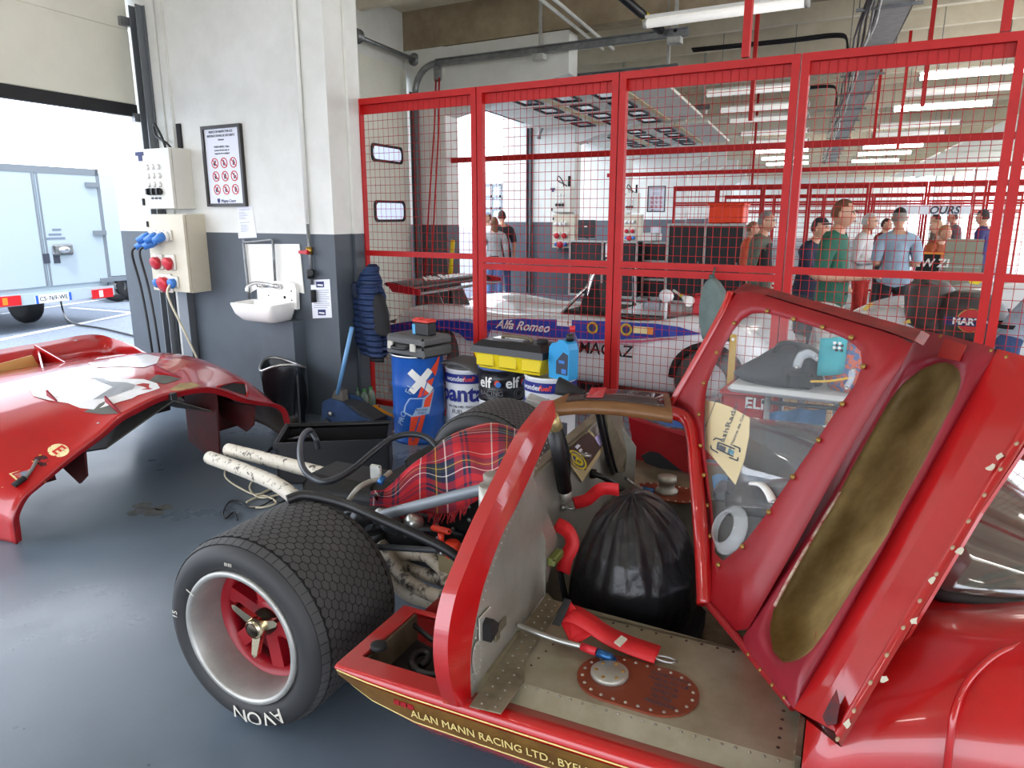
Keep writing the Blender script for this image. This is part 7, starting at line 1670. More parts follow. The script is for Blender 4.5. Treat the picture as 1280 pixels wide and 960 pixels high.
sidepoly('pink_stripe', [(660,421),(720,426),(800,425),(860,421),(800,428),(720,429)], mat('pink stripe', (196,90,120), .4), ab, .02)
# blue rear haunch
m = MB(); L = [(478,412),(492,405),(515,401),(545,399),(580,399),(600,403),(610,412),(606,425),(590,424),(580,415),(565,411),(548,411),(536,416),(530,425),(480,418)]
m.prism([aside(x, y)+Vector((0,-.09,0)) for x, y in L], (0,.25,0)); put('rear_haunch', m, M['ablue'], AL, True)
def awheel(x, y0, r, sgn):
    m = MB(); o = Vector((x,y0,r)); m.lathe([(.18,0),(r-.03,.0),(r,.03),(r,.26),(r-.03,.28),(.18,.28)], o, Vector((0,sgn,0)), 28); w_ = put('wheel', m, M['tyre'], AL)
    m = MB(); m.lathe([(0,.08),(.05,.05),(.14,.09),(.175,.01),(.185,.01),(.18,.08)], o, Vector((0,sgn,0)), 22); put('rim', m, M['galv'], w_)
for x, r in ((-4.42,.29),(-1.6,.28)):
    awheel(x, AY0-.045, r, 1); awheel(x, AY1+.045, r, -1)
    if x < -3: continue
    m = MB(); pts = [Vector((x+(r+.02)*math.cos(a), AY0-.03, r+.01+(r+.02)*math.sin(a))) for a in [math.pi*k/14 for k in range(15)]]; m.tube(pts, .03, 6); put('wheel_arch', m, M['blackm'], AL)
m = MB(); m.rbox(Vector((-2.75,AYC,.70)), (.9,.8,.06), .03); put('cockpit_opening', m, M['blackm'], AL)
m = MB(); p0 = P(720,395,Y=6.75); pts = [Vector((-2.98,6.55,.68)), Vector((-2.95,6.57,1.0)), Vector((-2.9,6.65,1.12)), Vector((-2.72,7.05,1.14)), Vector((-2.7,7.1,1.0)), Vector((-2.7,7.12,.68))]
m.tube(smooth_path(pts, 5), .022, 10); m.tube([pts[1], pts[1]+Vector((-.3,-.02,-.32))], .016, 8); put('roll_hoop', m, M['chrome'], AL)
m = MB(); m.prism([Vector((-3.05,6.5,.7)), Vector((-2.8,6.5,.7)), Vector((-2.85,6.55,1.0)), Vector((-2.98,6.55,.95))], (0,.5,0)); put('headrest', m, M['blackm'], AL, True)
m = MB(); m.rbox(Vector((-2.3,AYC,.73)), (.7,1.0,.05), .02); put('dark_screen', m, M['smoke'], AL)
m = MB(); p = P(833,370,Y=6.3); m.ball(p, (.07,.05,.06), 10, 6); m.tube([p, Vector((p.x,p.y,.72))], .014, 6); put('mirror', m, M['awhite'], AL)
# rear wing
wz = .95; a = P(483,358,z=wz); b = P(588,344,z=wz); sd_ = (b-a).normalized(); ch = Vector((sd_.y,-sd_.x,0))
m = MB(); rows = []
for f in (0,.5,1): p = a.lerp(b, f); rows.append([p+ch*c+Zv*h for c, h in ((-.03,.03),(.03,.045),(.12,.04),(.22,.015),(.3,-.03),(.2,-.02),(.08,.0),(-.0,.0))])
m.grid(rows, 0, True, cv=True); m.poly(rows[0]); m.poly(rows[-1][::-1]); WG = put('rear_wing', m, mat('dark carbon', (52,48,48), .35), AL, True)
m = MB(); rows = [[p+ch*c+Zv*h for c, h in ((.32,-.06),(.36,-.045),(.43,-.055),(.38,-.075))] for p in (a, b)]; m.grid(rows, 0, True, cv=True); m.poly(rows[0]); m.poly(rows[1][::-1]); put('wing_flap', m, M['galv'], WG, True)
put('wing_lettering', text_mb('Alfa Romeo', .17, a.lerp(b,.5)+ch*.16+Zv*.05, sd_, (-ch*.96+Zv*.25), .003, shear=.4, bold=.003), M['white'], WG)
for p, s in ((a,-1),(b,1)): m = MB(); m.prism([p+ch*.0+Zv*.045, p+ch*.42+Zv*-.01, p+ch*.42-Zv*.07, p+ch*.08-Zv*.05], sd_*.012*s); put('end_plate', m, M['plugred'], WG, True)
for f in (.35,.65): p = a.lerp(b, f); m = MB(); m.prism([p+ch*.05, p+ch*.2-Zv*.02, p+ch*.35-Zv*.3, p+ch*.15-Zv*.3], sd_*.012); put('wing_stay', m, M['galv'], WG, True)
jc = thing('red_jerrycan', (-1.9,6.8,.78), 'small red fuel can behind the grey drawstring bag', 'fuel can'); jp = P(873,382,Y=6.5)
m = MB(); m.rbox(Vector((jp.x,6.5,jp.z)), (.10,.08,.17), .02); put('can_body', m, M['plugred'], jc)
m = MB(); m.tube([Vector((jp.x-.03,6.5,jp.z+.085)), Vector((jp.x-.03,6.5,jp.z+.105)), Vector((jp.x+.03,6.5,jp.z+.105)), Vector((jp.x+.03,6.5,jp.z+.085))], .008, 6); put('handle', m, M['plugred'], jc)
m = MB(); a = P(842,363,Y=6.6); b = P(862,377,Y=6.4); m.tube([a, a.lerp(b,.45)], .012, 7); fn = tag(put('filler_funnel', m, M['white']), 'white funnel tube with a yellow band above the white car', 'funnel'); m = MB(); m.tube([a.lerp(b,.45), a.lerp(b,.6)], .016, 7); put('yellow_band', m, M['yel'], fn); m = MB(); m.tube([a.lerp(b,.6), b], [.018,.05], 9); put('cone', m, M['white'], fn)
m = MB(); a = P(563,345,Y=7.6); m.tube([a, P(566,300,Y=7.6)], .028, 8); yp_ = tag(put('yellow_pole', m, M['yel']), 'yellow hydraulic pole standing beyond the black rear wing', 'pole'); m = MB(); m.tube([Vector((a.x,a.y,0)), a], .03, 8); put('black_base', m, M['blackm'], yp_)
m = MB(); m.rbox(Vector((a.x+.25,a.y+.35,.12)), (.5,.3,.22), .03); tag(put('pump_unit', m, M['blackm']), 'black pump unit on the floor by the yellow pole', 'pump')
# ================================================================== the car under the dark covers at right
RC = thing('covered_race_car', (.3,7.6,0), 'white race car with dark covers and a round red badge behind the fence', 'race car')
st = [(-1.0,.42,.3),(-.85,.58,.12),(-.6,.74,.03),(-.3,.83,.0),(.0,.80,.02),(.4,.72,.05),(.8,.74,.03),(1.2,.76,.0),(1.6,.70,.05),(1.9,.5,.2)]
m = MB(); rows = []; Y0_, Y1_ = 7.45, 8.85
for x, zt_, iy in st:
    pr = [(.18+iy,.11),(.05+iy,.13),(iy,.22),(iy-.01,.42),(iy+.02,zt_-.09),(iy+.1,zt_-.01),(iy+.3,zt_),(.5+iy,zt_-.05),(.8,zt_-.06)]
    pr = [(p.x, p.y) for p in smooth_path([Vector((a_, b_, 0)) for a_, b_ in pr], 2)]; rows.append([Vector((x, Y0_+q, w_)) for q, w_ in pr]+[Vector((x, Y1_-q, w_)) for q, w_ in pr[::-1][1:]])
rr3 = [smooth_path([r[j] for r in rows], 3) for j in range(len(rows[0]))]; rows = [[rr3[j][i] for j in range(len(rr3))] for i in range(len(rr3[0]))]
ids = m.grid(rows, 0, True); m.face(ids[0][::-1]); m.face(ids[-1]); rbd = put('body', m, M['awhite'], RC, True)
for x in (-.32,1.3):
    for y0, sg in ((Y0_-.05,1),(Y1_+.05,-1)):
        m = MB(); m.lathe([(.17,0),(.27,0),(.30,.03),(.30,.25),(.17,.25)], Vector((x,y0,.30)), Vector((0,sg,0)), 26); w_ = put('wheel', m, M['tyre'], RC); m = MB(); m.lathe([(0,.08),(.13,.06),(.17,.01),(.18,.06)], Vector((x,y0,.30)), Vector((0,sg,0)), 18); put('rim', m, M['galv'], w_)
M['cover'] = mat('dark grey cover', (74,66,62), .5, rgb2=(60,54,50), vscale=4)
def pxblob(name, prof, yc, th, mm, parent, dens=3):
    rows = hang(densify(prof, dens), yc, th, 18); m = MB(); ids = m.grid(rows, 0, True, cv=True); m.face(ids[0][::-1]); m.face(ids[-1]); return put(name, m, mm, parent, True)
ck = pxblob('engine_cover', [(1150,1172,347),(1140,1186,352),(1132,1194,360),(1130,1200,372),(1130,1205,392),(1132,1210,405),(1150,1212,415)], 7.5, .25, M['cover'], RC)
c2 = pxblob('tail_cover', [(1196,1228,363),(1186,1244,369),(1178,1258,380),(1172,1264,395),(1172,1258,412),(1174,1246,428)], 7.3, .22, M['cover'], RC)
bp0 = P(1213,401,Y=7.06); m = MB(); m.cyl(bp0, bp0+Vector((0,-.006,0)), .095, n=30); rd_ = put('red_disc', m, mat('badge red', (206,44,44), .4), c2)
m = MB(); m.lathe([(.092,0),(.1,0),(.1,.008),(.092,.008)], bp0, (0,-1,0), 30); put('gold_rim', m, mat('badge gold', (196,160,80), .4), c2)
m = MB(); m.box(bp0+Vector((-.01,-.008,-.01)), (.36,.004,.07)); put('navy_bar', m, M['inkblue'], c2)
put('badge_lettering', text_mb('MARTINI', .075, bp0+Vector((.02,-.013,-.01)), Xv, Zv, .002, bold=.003), M['white'], c2)
for px in (((1128,404),(1150,392),(1165,390),(1160,395),(1140,404)),((1078,386),(1086,379),(1092,380),(1082,389))):
    m = MB(); m.prism([P(x, y, Y=7.35) for x, y in px], (0,.05,0)); put('yellow_fin', m, mat('pale yellow', (236,206,96), .4), RC, True)
m = MB(); m.prism([P(x, y, Y=7.36) for x, y in ((1152,400),(1172,396),(1174,412),(1150,408))], (0,.05,0)); put('orange_panel', m, mat('orange red panel', (232,70,40), .4), RC, True)
for y, mm in ((404,mat('badge red', (206,44,44), .4)),(411,M['yel'])):
    m = MB(); m.prism([P(x, yy, Y=7.41) for x, yy in ((1246,y),(1330,y+4),(1330,y+11),(1246,y+6))], (0,.02,0)); put('side_stripe', m, mm, rbd, True)
put('side_lettering', text_mb('IEI', .16, P(1270,396,Y=7.42), Xv, Zv, .003, bold=.004), M['ink'], rbd)
# second white car farther, tool chest, sign board
FC = thing('far_white_car', (.6,9.4,0), 'white race car body with red trim in front of the grey tool chest', 'race car')
rows = []
m = MB()
for x, zt_, iy in ((0.0,.62,.1),(.12,.82,.05),(.35,.86,.0),(.8,.98,.0),(1.3,.9,.02),(1.8,.6,.2)):
    pr = [(.1+iy,.15),(iy,.3),(iy,.5),(iy+.03,zt_-.1),(iy+.14,zt_),(.5,zt_),(.8,zt_)]; rows.append([Vector((x, 9.05+q, w_)) for q, w_ in pr]+[Vector((x, 10.5-q, w_)) for q, w_ in pr[::-1][1:]])
ids = m.grid(rows, 0, True); m.face(ids[0][::-1]); m.face(ids[-1]); fb_ = put('body', m, M['awhite'], FC, True)
m = MB(); m.prism([P(x, y, Y=9.01) for x, y in ((1170,339),(1235,341),(1235,346),(1170,344))], (0,.02,0)); put('red_trim', m, M['plugred'], fb_, True)
m = MB(); m.prism([P(x, y, Y=9.0) for x, y in ((1210,350),(1228,352),(1222,356),(1212,354))], (0,.02,0)); put('yellow_mark', m, M['yel'], fb_, True)
for x in (.3,1.4):
    for y0, sg in ((9.02,1),(10.54,-1)): m = MB(); m.lathe([(0,0.03),(.17,.03),(.27,0),(.29,.03),(.29,.22),(0,.22)], Vector((x,y0,.29)), Vector((0,sg,0)), 22); put('wheel', m, M['tyre'], FC)
tc_ = thing('tool_chest', (.2,11.0,0), 'grey green tool chest with its lid open beside the white cars', 'tool chest')
a = P(1178,336,Y=11.0); b = P(1232,300,Y=11.0); mid_ = P(1178,318,Y=11.)
M['chest'] = mat('grey green chest', (138,140,122), .5)
m = MB(); m.obox(Vector((a.x,10.95,0)), (b.x-a.x,0,0), (0,.45,0), (0,0,mid_.z)); put('chest_body', m, M['chest'], tc_)
m = MB(); m.obox(Vector((a.x,11.25,mid_.z)), (b.x-a.x,0,0), (0,.05,0), (0,0,b.z-mid_.z)); put('lid', m, M['chest'], tc_)
for k in range(5): z = .35+.14*k; m = MB(); m.obox(Vector((a.x+.03,10.935,z)), (b.x-a.x-.06,0,0), (0,.015,0), (0,0,.11)); dd = put('drawer', m, M['chest'], tc_); m = MB(); m.obox(Vector((a.x+.03,10.925,z+.085)), (b.x-a.x-.06,0,0), (0,.01,0), (0,0,.015)); put('drawer_pull', m, M['galvl'], dd)
bd = thing('sign_board', (-.2,10.6,0), 'black board with white letters behind the man in the light blue shirt', 'sign')
a = P(1144,337,Y=10.6); b = P(1176,318,Y=10.6); m = MB(); m.obox(Vector((a.x,10.6,a.z-.1)), (b.x-a.x,0,0), (0,.03,0), (0,0,b.z-a.z+.1)); bo_ = put('board', m, M['blackm'], bd)
put('board_lettering', text_mb('NEW ZI', .14, P(1158,329,Y=10.595), Xv, Zv, .004, bold=.003, shear=.1), M['white'], bo_)
for x in (a.x+.05, b.x-.08): m = MB(); m.obox(Vector((x,10.6,0)), (.04,0,0), (0,.03,0), (0,0,a.z-.1)); put('leg', m, M['blackm'], bd)
m = MB(); m.obox(Vector((a.x-.02,10.58,b.z)), (b.x-a.x+.05,0,0), (0,.06,0), (0,0,.025)); put('orange_edge', m, mat('orange strip', (226,140,40), .5), bd)
bn = thing('banner', P(1180,262,Y=16.9), 'white banner with dark letters hanging on the far red partition', 'banner')
a = P(1120,268,Y=16.95); b = P(1215,256,Y=16.95); m = MB(); m.obox(Vector((a.x,16.95,a.z)), (b.x-a.x,0,0), (0,.02,0), (0,0,b.z-a.z)); bk_ = put('banner_sheet', m, M['paper'], bn); put('banner_lettering', text_mb('OURS', .2, P(1180,263,Y=16.94), Xv, Zv, .004, bold=.004, shear=.2), M['ink'], bk_)
# ================================================================== flight cases and shelves across the bay
M['fcase'] = mat('black case panel', (30,30,32), .55)
def case(name, label, x0, x1, y, z1, d, ncol, nrow=1, open_=False, z0=.08):
    t = thing(name, ((x0+x1)/2, y+d/2, 0), label, 'cabinet'); w_ = (x1-x0)/ncol
    m = MB(); m.obox((x0,y+.01,z0), (x1-x0,0,0), (0,d,0), (0,0,z1-z0)); put('carcass', m, M['fcase'], t)
    m = MB()
    for k in range(ncol+1): m.obox((x0+k*w_-.02,y-.012,z0), (.04,0,0), (0,.03,0), (0,0,z1-z0))
    for k in range(nrow+1): z = z0+(z1-z0)*k/nrow; m.obox((x0-.02,y-.014,z-.02), (x1-x0+.04,0,0), (0,.03,0), (0,0,.04))
    put('edge_profile', m, M['galvl'], t)
    for k in range(ncol):
        m = MB(); m.obox((x0+k*w_+.04,y-.004,z0+.05), (w_-.08,0,0), (0,.012,0), (0,0,z1-z0-.1)); dr = put('door' if not open_ else 'back_panel', m, M['fcase'], t)
        if not open_: m = MB(); m.rbox((x0+k*w_+w_*.85,y-.012,z0+(z1-z0)*.5), (.03,.02,.1), .005); put('handle', m, M['galv'], dr)
    for x in (x0+.1, x1-.1): m = MB(); m.cyl((x,y+.1,.04),(x+.04,y+.1,.04),.04,n=10); put('castor', m, M['rubber'], t)
    return t
k1 = case('low_cabinet', 'low black cabinet with aluminium edges carrying a black monitor', P(712,340,Y=13.4).x, P(795,340,Y=13.4).x, 13.4, 1.14, .6, 2)
for px, w_, h_ in (((764,313),.24,.26),((760,327),.09,.09)):
    p = P(*px, Y=13.37); m = MB(); m.box(p, (w_,.01,h_)); put('white_panel', m, M['white'], k1)
k2 = case('open_rack', 'open black shelf rack between the low and the tall cabinets', P(797,340,Y=13.4).x+.03, P(832,340,Y=13.6).x, 13.6, 1.13, .5, 1, 3, True)
k3 = case('tall_cabinet', 'tall black twin cabinet with aluminium edges under the orange box', P(833,340,Y=13.2).x, P(927,340,Y=13.2).x, 13.2, P(880,281,Y=13.2).z, .7, 2)
ob_ = thing('orange_box', P(907,277,Y=13.4), 'bright orange plastic box on top of the tall black cabinet', 'box'); a = P(885,277,Y=13.3); b = P(930,254,Y=13.3); zt3 = P(880,281,Y=13.2).z+.021
m = MB(); m.rbox(Vector(((a.x+b.x)/2,13.5,(zt3+b.z)/2)), (b.x-a.x,.4,b.z-zt3), .02); put('box_body', m, mat('orange plastic', (236,64,20), .4), ob_); m = MB(); m.rbox(Vector(((a.x+b.x)/2,13.5,b.z-.02)), (b.x-a.x+.04,.44,.04), .01); put('lid', m, mat('orange plastic', (236,64,20), .4), ob_)
mo = thing('monitor', P(733,298,Y=13.6), 'black monitor standing on the low black cabinet', 'monitor'); a = P(722,297,Y=13.6); b = P(744,275,Y=13.6)
m = MB(); m.rbox(Vector(((a.x+b.x)/2,13.62,(a.z+b.z)/2)), (b.x-a.x,.05,b.z-a.z), .01); put('screen', m, M['black'], mo); m = MB(); m.rbox(Vector(((a.x+b.x)/2,13.65,1.165)), (.35,.2,.008), .003); put('foot', m, M['black'], mo); m = MB(); m.box(Vector(((a.x+b.x)/2,13.66,(1.165+a.z)/2+.05)), (.05,.03,a.z-1.1), ); put('stand', m, M['black'], mo); m = MB(); m.box(P(732,283,Y=13.59), (.06,.004,.03)); put('white_label', m, M['white'], mo)
wb_ = thing('white_printer', P(822,297,Y=13.75), 'white printer with papers on the open shelf rack', 'printer'); m = MB(); p = P(815,298,Y=13.8); m.rbox(Vector((p.x,13.8,1.23)), (.3,.3,.16), .02); put('printer_body', m, M['white'], wb_); m = MB(); m.rbox(Vector((p.x+.05,13.86,1.36)), (.2,.04,.14), .01); put('paper_tray', m, M['paper'], wb_)
# repeats of the wall fittings on the farther piers
def kids(n): return [o for o in bpy.data.objects if o.name == n][0]
for nm, k, lab in (('control_cabinet',2,'small pale wall cabinet on the second pier seen through the mesh'),('socket_cabinet',2,'beige socket cabinet on the second pier seen through the mesh'),('control_cabinet',3,'small pale wall cabinet on the farthest pier by the distant poster'),('socket_cabinet',3,'beige socket cabinet on the farthest pier by the distant poster'),('framed_poster',3,'distant framed safety poster on the farthest white pier')):
    dY = PITCH*k; c = copy_tree(kids(nm), Vector((SK*dY+(.55 if k == 2 else .9), dY, 0))); c['label'] = lab
# outdoor glazed cabin seen through the third bay
gc_ = thing('glazed_cabin', P(620,300,Y=24.), 'pale glazed cabin outside the open third bay', 'cabin'); a = P(604,360,Y=22.); b = P(637,230,Y=22.)
m = MB(); m.obox(Vector((a.x,22.05,0)), (b.x-a.x,0,0), (0,2,0), (0,0,b.z)); put('cabin_body', m, mat('pale blue glazing', (190,208,222), .2), gc_)
for f in (0,.33,.66,1): m = MB(); m.obox(Vector((a.x+(b.x-a.x)*f-.04,22.0,0)), (.08,0,0), (0,.06,0), (0,0,b.z)); put('mullion', m, M['galv'], gc_)
for f in (.3,.5,.7,.85,1.): m = MB(); m.obox(Vector((a.x,22.0,b.z*f-.04)), (b.x-a.x,0,0), (0,.05,0), (0,0,.08)); put('transom', m, M['galv'], gc_)
# ================================================================== people
SKIN = mat('skin', (206,160,134), .55, rgb2=(196,146,120), vscale=9)
def person(base, h, yaw, label, shirt, trousers, hair=None, cap=None, arms='down', lean=0.0, sleeve='short', glasses=False, shoes=(40,40,44), vest=None, hair_long=False, bag=None, turn=0.0):
    s = h/1.78; J = {}; 
    def add(n, x, y, z, r): J[n] = [Vector((x, y, z)), r]
    add('pelvis',0,0,.96,(.155,.115)); add('belly',0,.01,1.10,(.155,.125)); add('chest',0,.0,1.30,(.165,.12)); add('upper',0,-.01,1.42,(.12,.085)); add('neck',0,.0,1.52,(.058,.06)); add('skull',0,.02,1.60,(.05,.055))
    E_ = []
    def edge(a, b): E_.append((a, b))
    for a, b in zip(('pelvis','belly','chest','upper','neck'),('belly','chest','upper','neck','skull')): edge(a, b)
    for sg, sd in ((1,'r'),(-1,'l')):
        add('hip'+sd,.095*sg,0,.88,(.095,.095)); add('knee'+sd,.11*sg,.02,.50,(.062,.065)); add('calf'+sd,.11*sg,-.015,.34,(.058,.06)); add('ankle'+sd,.11*sg,-.03,.09,(.04,.045)); add('heel'+sd,.112*sg,.02,.05,(.042,.04)); add('toe'+sd,.125*sg,.15,.035,(.04,.028))
        add('sh'+sd,.185*sg,-.01,1.42,(.07,.068))
        mode = arms if isinstance(arms, str) else arms[0 if sg > 0 else 1]
        if mode == 'down': el, wr = (.245*sg,-.03,1.14), (.255*sg,.05,.90)
        elif mode == 'hold': el, wr = (.235*sg,-.05,1.13), (.07*sg,.25,1.14)
        elif mode == 'fold': el, wr = (.245*sg,.03,1.14), (-.02*sg,.22,1.20)
        elif mode == 'hip': el, wr = (.33*sg,-.06,1.17), (.19*sg,.06,1.0)
        else: el, wr = (.21*sg,.12,1.18), (.14*sg,.36,1.08)
        add('el'+sd,*el,(.047,.047)); add('wr'+sd,*wr,(.03,.034)); d = (Vector(wr)-Vector(el)).normalized(); p = Vector(wr)+d*.075; add('palm'+sd,*p,(.038,.018))
        side = Vector((0,0,1)).cross(d); side = side.normalized() if side.length > .1 else Vector((1,0,0))
        for k in range(4):
            f = p+d*(.075-.012*abs(k-1.3))+side*((k-1.5)*.021); f2 = p+side*((k-1.5)*.02)+d*.03; g = f+Vector((0,0,-.02)); add(f'f{k}'+sd,*f2,(.011,.011)); add(f'g{k}'+sd,*f,(.009,.009)); add(f'h{k}'+sd,*(g+d*.015),(.008,.008)); edge('palm'+sd,f'f{k}'+sd); edge(f'f{k}'+sd,f'g{k}'+sd); edge(f'g{k}'+sd,f'h{k}'+sd)
        t = Vector(wr)+d*.045+side*(-.04*sg); add('t1'+sd,*t,(.013,.013)); add('t2'+sd,*(t+d*.035+side*(-.012*sg)),(.01,.01)); edge('wr'+sd,'t1'+sd); edge('t1'+sd,'t2'+sd)
        for a, b in (('pelvis','hip'),('hip','knee'),('knee','calf'),('calf','ankle'),('ankle','heel'),('heel','toe'),('upper','sh'),('sh','el'),('el','wr'),('wr','palm')):
            edge(a+(sd if a not in ('pelvis','upper') else ''), b+sd)
    if lean:
        R = Matrix.Rotation(-lean, 3, 'X'); pv = J['pelvis'][0].copy()
        for n in J:
            if n[:3] not in ('hip','kne','cal','ank','hee','toe','pel'): J[n][0] = pv+R@(J[n][0]-pv)
    names = list(J); me = bpy.data.meshes.new('b'); me.from_pydata([tuple(J[n][0]) for n in names], [(names.index(a), names.index(b)) for a, b in E_], []); me.update()
    ob = bpy.data.objects.new('b', me); COL.objects.link(ob)
    bm = bmesh.new(); bm.from_mesh(me); L = bm.verts.layers.skin.verify(); bm.verts.ensure_lookup_table()
    for i, n in enumerate(names): bm.verts[i][L].radius = J[n][1]; bm.verts[i][L].use_root = (n == 'pelvis')
    bm.to_mesh(me); bm.free()
    mo_ = ob.modifiers.new('s','SKIN'); mo_.use_smooth_shade = True; sb = ob.modifiers.new('u','SUBSURF'); sb.levels = 1; sb.render_levels = 1
    dg = bpy.context.evaluated_depsgraph_get(); dg.update(); ev = bpy.data.meshes.new_from_object(ob.evaluated_get(dg))
    vs = [v.co.copy() for v in ev.vertices]; fs = [tuple(p.vertices) for p in ev.polygons]; ns = [v.normal.copy() for v in ev.vertices]
    bpy.data.objects.remove(ob); bpy.data.meshes.remove(me); bpy.data.meshes.remove(ev)
    # head, modelled on the end of the neck and part of the same mesh
    hc = J['skull'][0]+Vector((0,.018,.07)); rows = []
    RT_ = Matrix.Rotation(turn, 3, 'Z')
    for i in range(13):
        t = math.pi*i/12-math.pi/2; row = []
        for j in range(20):
            a = 2*math.pi*j/20; x = .076*math.cos(t)*math.cos(a); y = .096*math.cos(t)*math.sin(a); z = .118*math.sin(t)
            if z < 0: x *= 1-.28*(-z/.118); y = y*(1-.12*(-z/.118))+(.018*(-z/.118) if y > 0 else 0)
            fr_ = max(0, math.sin(a))*math.cos(t)
            if fr_ > .9: y += .026*max(0, 1-abs(z+.018)/.035)*((fr_-.9)/.1)                 # nose
            if fr_ > .8 and abs(z-.018) < .016: y -= .007*(1-abs(x)/.06) if abs(x) > .012 else 0   # eye line
            if fr_ > .8 and abs(z+.062) < .014: y += .004                                    # lips
            row.append(hc+RT_@Vector((x, y, z)))
        rows.append(row)
    nb = len(vs); body = MB(); cr, sr = math.cos(yaw), math.sin(yaw); base = Vector(base)
    def Tm(p): p = p*s; return base+Vector((p.x*cr-p.y*sr, p.x*sr+p.y*cr, p.z))
    zmin = min(v.z for v in vs)
    def T2(p): return Tm(p-Vector((0,0,zmin)))
    for v in vs: body.vert(T2(v))
    for f in fs: body.face(f, 0, True)
    body.grid([[T2(p) for p in r] for r in rows], 0, True, cv=True)
    for sg in (1,-1): body.ball(T2(hc+RT_@Vector((.078*sg,-.005,-.005))), (.014*s,.02*s,.032*s), 8, 5)
    for sg in (1,-1): body.ball(T2(hc+RT_@Vector((.03*sg,.083,.018))), (.012*s,.008*s,.007*s), 8, 4, 1)
    body.ball(T2(hc+RT_@Vector((0,.095,-.062))), (.024*s,.007*s,.006*s), 8, 4, 2)
    t_ = put('person', body, [SKIN, M['ink'], mat('lips', (170,100,92), .5)], None); tag(t_, label, 'person')
    # clothes: shells that follow the body
    segs = [(a, b, J[a][0], J[b][0]) for a, b in E_]
    def near(p):
        best = None
        for a, b, pa, pb in segs:
            d = pb-pa; t = max(0, min(1, (p-pa).dot(d)/d.dot(d))); q = (p-(pa+d*t)).length - .5*(J[a][1][0]*(1-t)+J[b][1][0]*t)
            if best is None or q < best[0]: best = (q, a, b, t)
        return best[1:]
    cls = [near(sum((vs[i] for i in f), Vector())/len(f)) for f in fs]
    def garment(name, sel, off, m_):
        g = MB(); mp = {}
        for f, c in zip(fs, cls):
            if sel(*c, sum(vs[i].z for i in f)/len(f)):
                ids = []
                for i in f:
                    if i not in mp: mp[i] = g.vert(T2(vs[i]+ns[i]*off))
                    ids.append(mp[i])
                g.face(ids, 0, True)
        if g.f: return put(name, g, m_, t_)
    lim = {'short':.85,'long':9,'none':-1}[sleeve]
    def is_shirt(a, b, t, z):
        if b in ('belly','chest','upper') or (b.startswith('sh')) : return True
        if b == 'neck': return t < .35
        if a.startswith('sh'): return t < lim
        if a.startswith('el') and sleeve == 'long': return t < .95
        if b.startswith('hip'): return z > .885
        return False
    def is_tr(a, b, t, z):
        return (b.startswith(('knee','calf')) or (b.startswith('hip') and z < .95)) or (b.startswith('ankle') and t < .9) or (b == 'belly' and t < .25)
    cm = lambda nm, c: mat(f'{nm} {c[0]} {c[1]} {c[2]}', c, .8, rgb2=tuple(int(v*.86) for v in c), vscale=8)
    garment('shirt', is_shirt, .017, cm('shirt', shirt)); garment('trousers', is_tr, .012, cm('trousers', trousers)); garment('shoe', lambda a, b, t, z: b.startswith(('heel','toe')) or (b.startswith('ankle') and t > .85), .008, cm('shoe', shoes))
    g = MB(); g.lathe([(.158*s,-.018*s),(.166*s,-.018*s),(.166*s,.018*s),(.158*s,.018*s)], T2(J['pelvis'][0]+Vector((0,0,.03))), Zv, 20); 
    for i, v in enumerate(g.v):
        c = T2(J['pelvis'][0]+Vector((0,0,.03))); d = v-c; dl = Vector((d.x*cr+d.y*sr, -d.x*sr+d.y*cr, d.z)); dl.y *= .8; g.v[i] = c+Vector((dl.x*cr-dl.y*sr, dl.x*sr+dl.y*cr, dl.z))
    put('belt', g, M['blackm'], t_)
    if vest: garment('vest', lambda a, b, t, z: b in ('belly','chest','upper') and z > 1.1, .028, cm('vest', vest))
    def headshell(sel, off):
        g = MB(); keep = [[sel(i, j) for j in range(20)] for i in range(13)]; ids = {}
        for i in range(12):
            for j in range(20):
                q = [(i,j),(i,(j+1)%20),(i+1,(j+1)%20),(i+1,j)]
                if all(keep[a][b] for a, b in q):
                    f = []
                    for a, b in q:
                        if (a, b) not in ids: ids[(a, b)] = g.vert(T2(hc+(rows[a][b]-hc)*off))
                        f.append(ids[(a, b)])
                    g.face(f, 0, True)
        return g
    if hair:
        def hs(i, j):
            sn = math.sin(2*math.pi*j/20)
            return i >= 9 or (i >= (3 if hair_long else 5) and sn < .25) or (i >= 8 and sn < .7)
        put('hair', headshell(hs, 1.10), cm('hair', hair), t_)
        if hair_long:
            g = MB(); c = hc+Vector((0,-.06,-.1)); g.ball(T2(c+Vector((0,0,-.1))), (.09*s,.06*s,.22*s), 12, 8); put('long_hair', g, cm('hair', hair), t_)
    if cap:
        put('cap', headshell(lambda i, j: i >= 8, 1.14), cm('cap', cap), t_)
        g = MB(); z0 = .055; pr = []
        for k in range(9): a = math.pi*(.14+.72*k/8); pr.append((k, a))
        r1 = [T2(hc+RT_@Vector((.082*math.cos(a), .1*math.sin(a), z0))) for k, a in pr]; r2 = [T2(hc+RT_@Vector((.07*math.cos(a), .1*math.sin(a)+.075*math.sin(a)**2, z0-.012))) for k, a in pr]
        g.shell([r1, r2], .004); put('cap_peak', g, cm('cap', cap), t_, True)
    if glasses:
        g = MB()
        for sg in (1,-1):
            g.tube([T2(hc+RT_@Vector((.032*sg+.022*math.cos(a), .098, .016+.016*math.sin(a)))) for a in [k*math.pi/6 for k in range(12)]], .0022*s, 5, closed=True); g.tube([T2(hc+RT_@Vector((.054*sg,.094,.02))), T2(hc+RT_@Vector((.083*sg,.0,.018)))], .0022*s, 5)
        put('glasses', g, M['blackm'], t_)
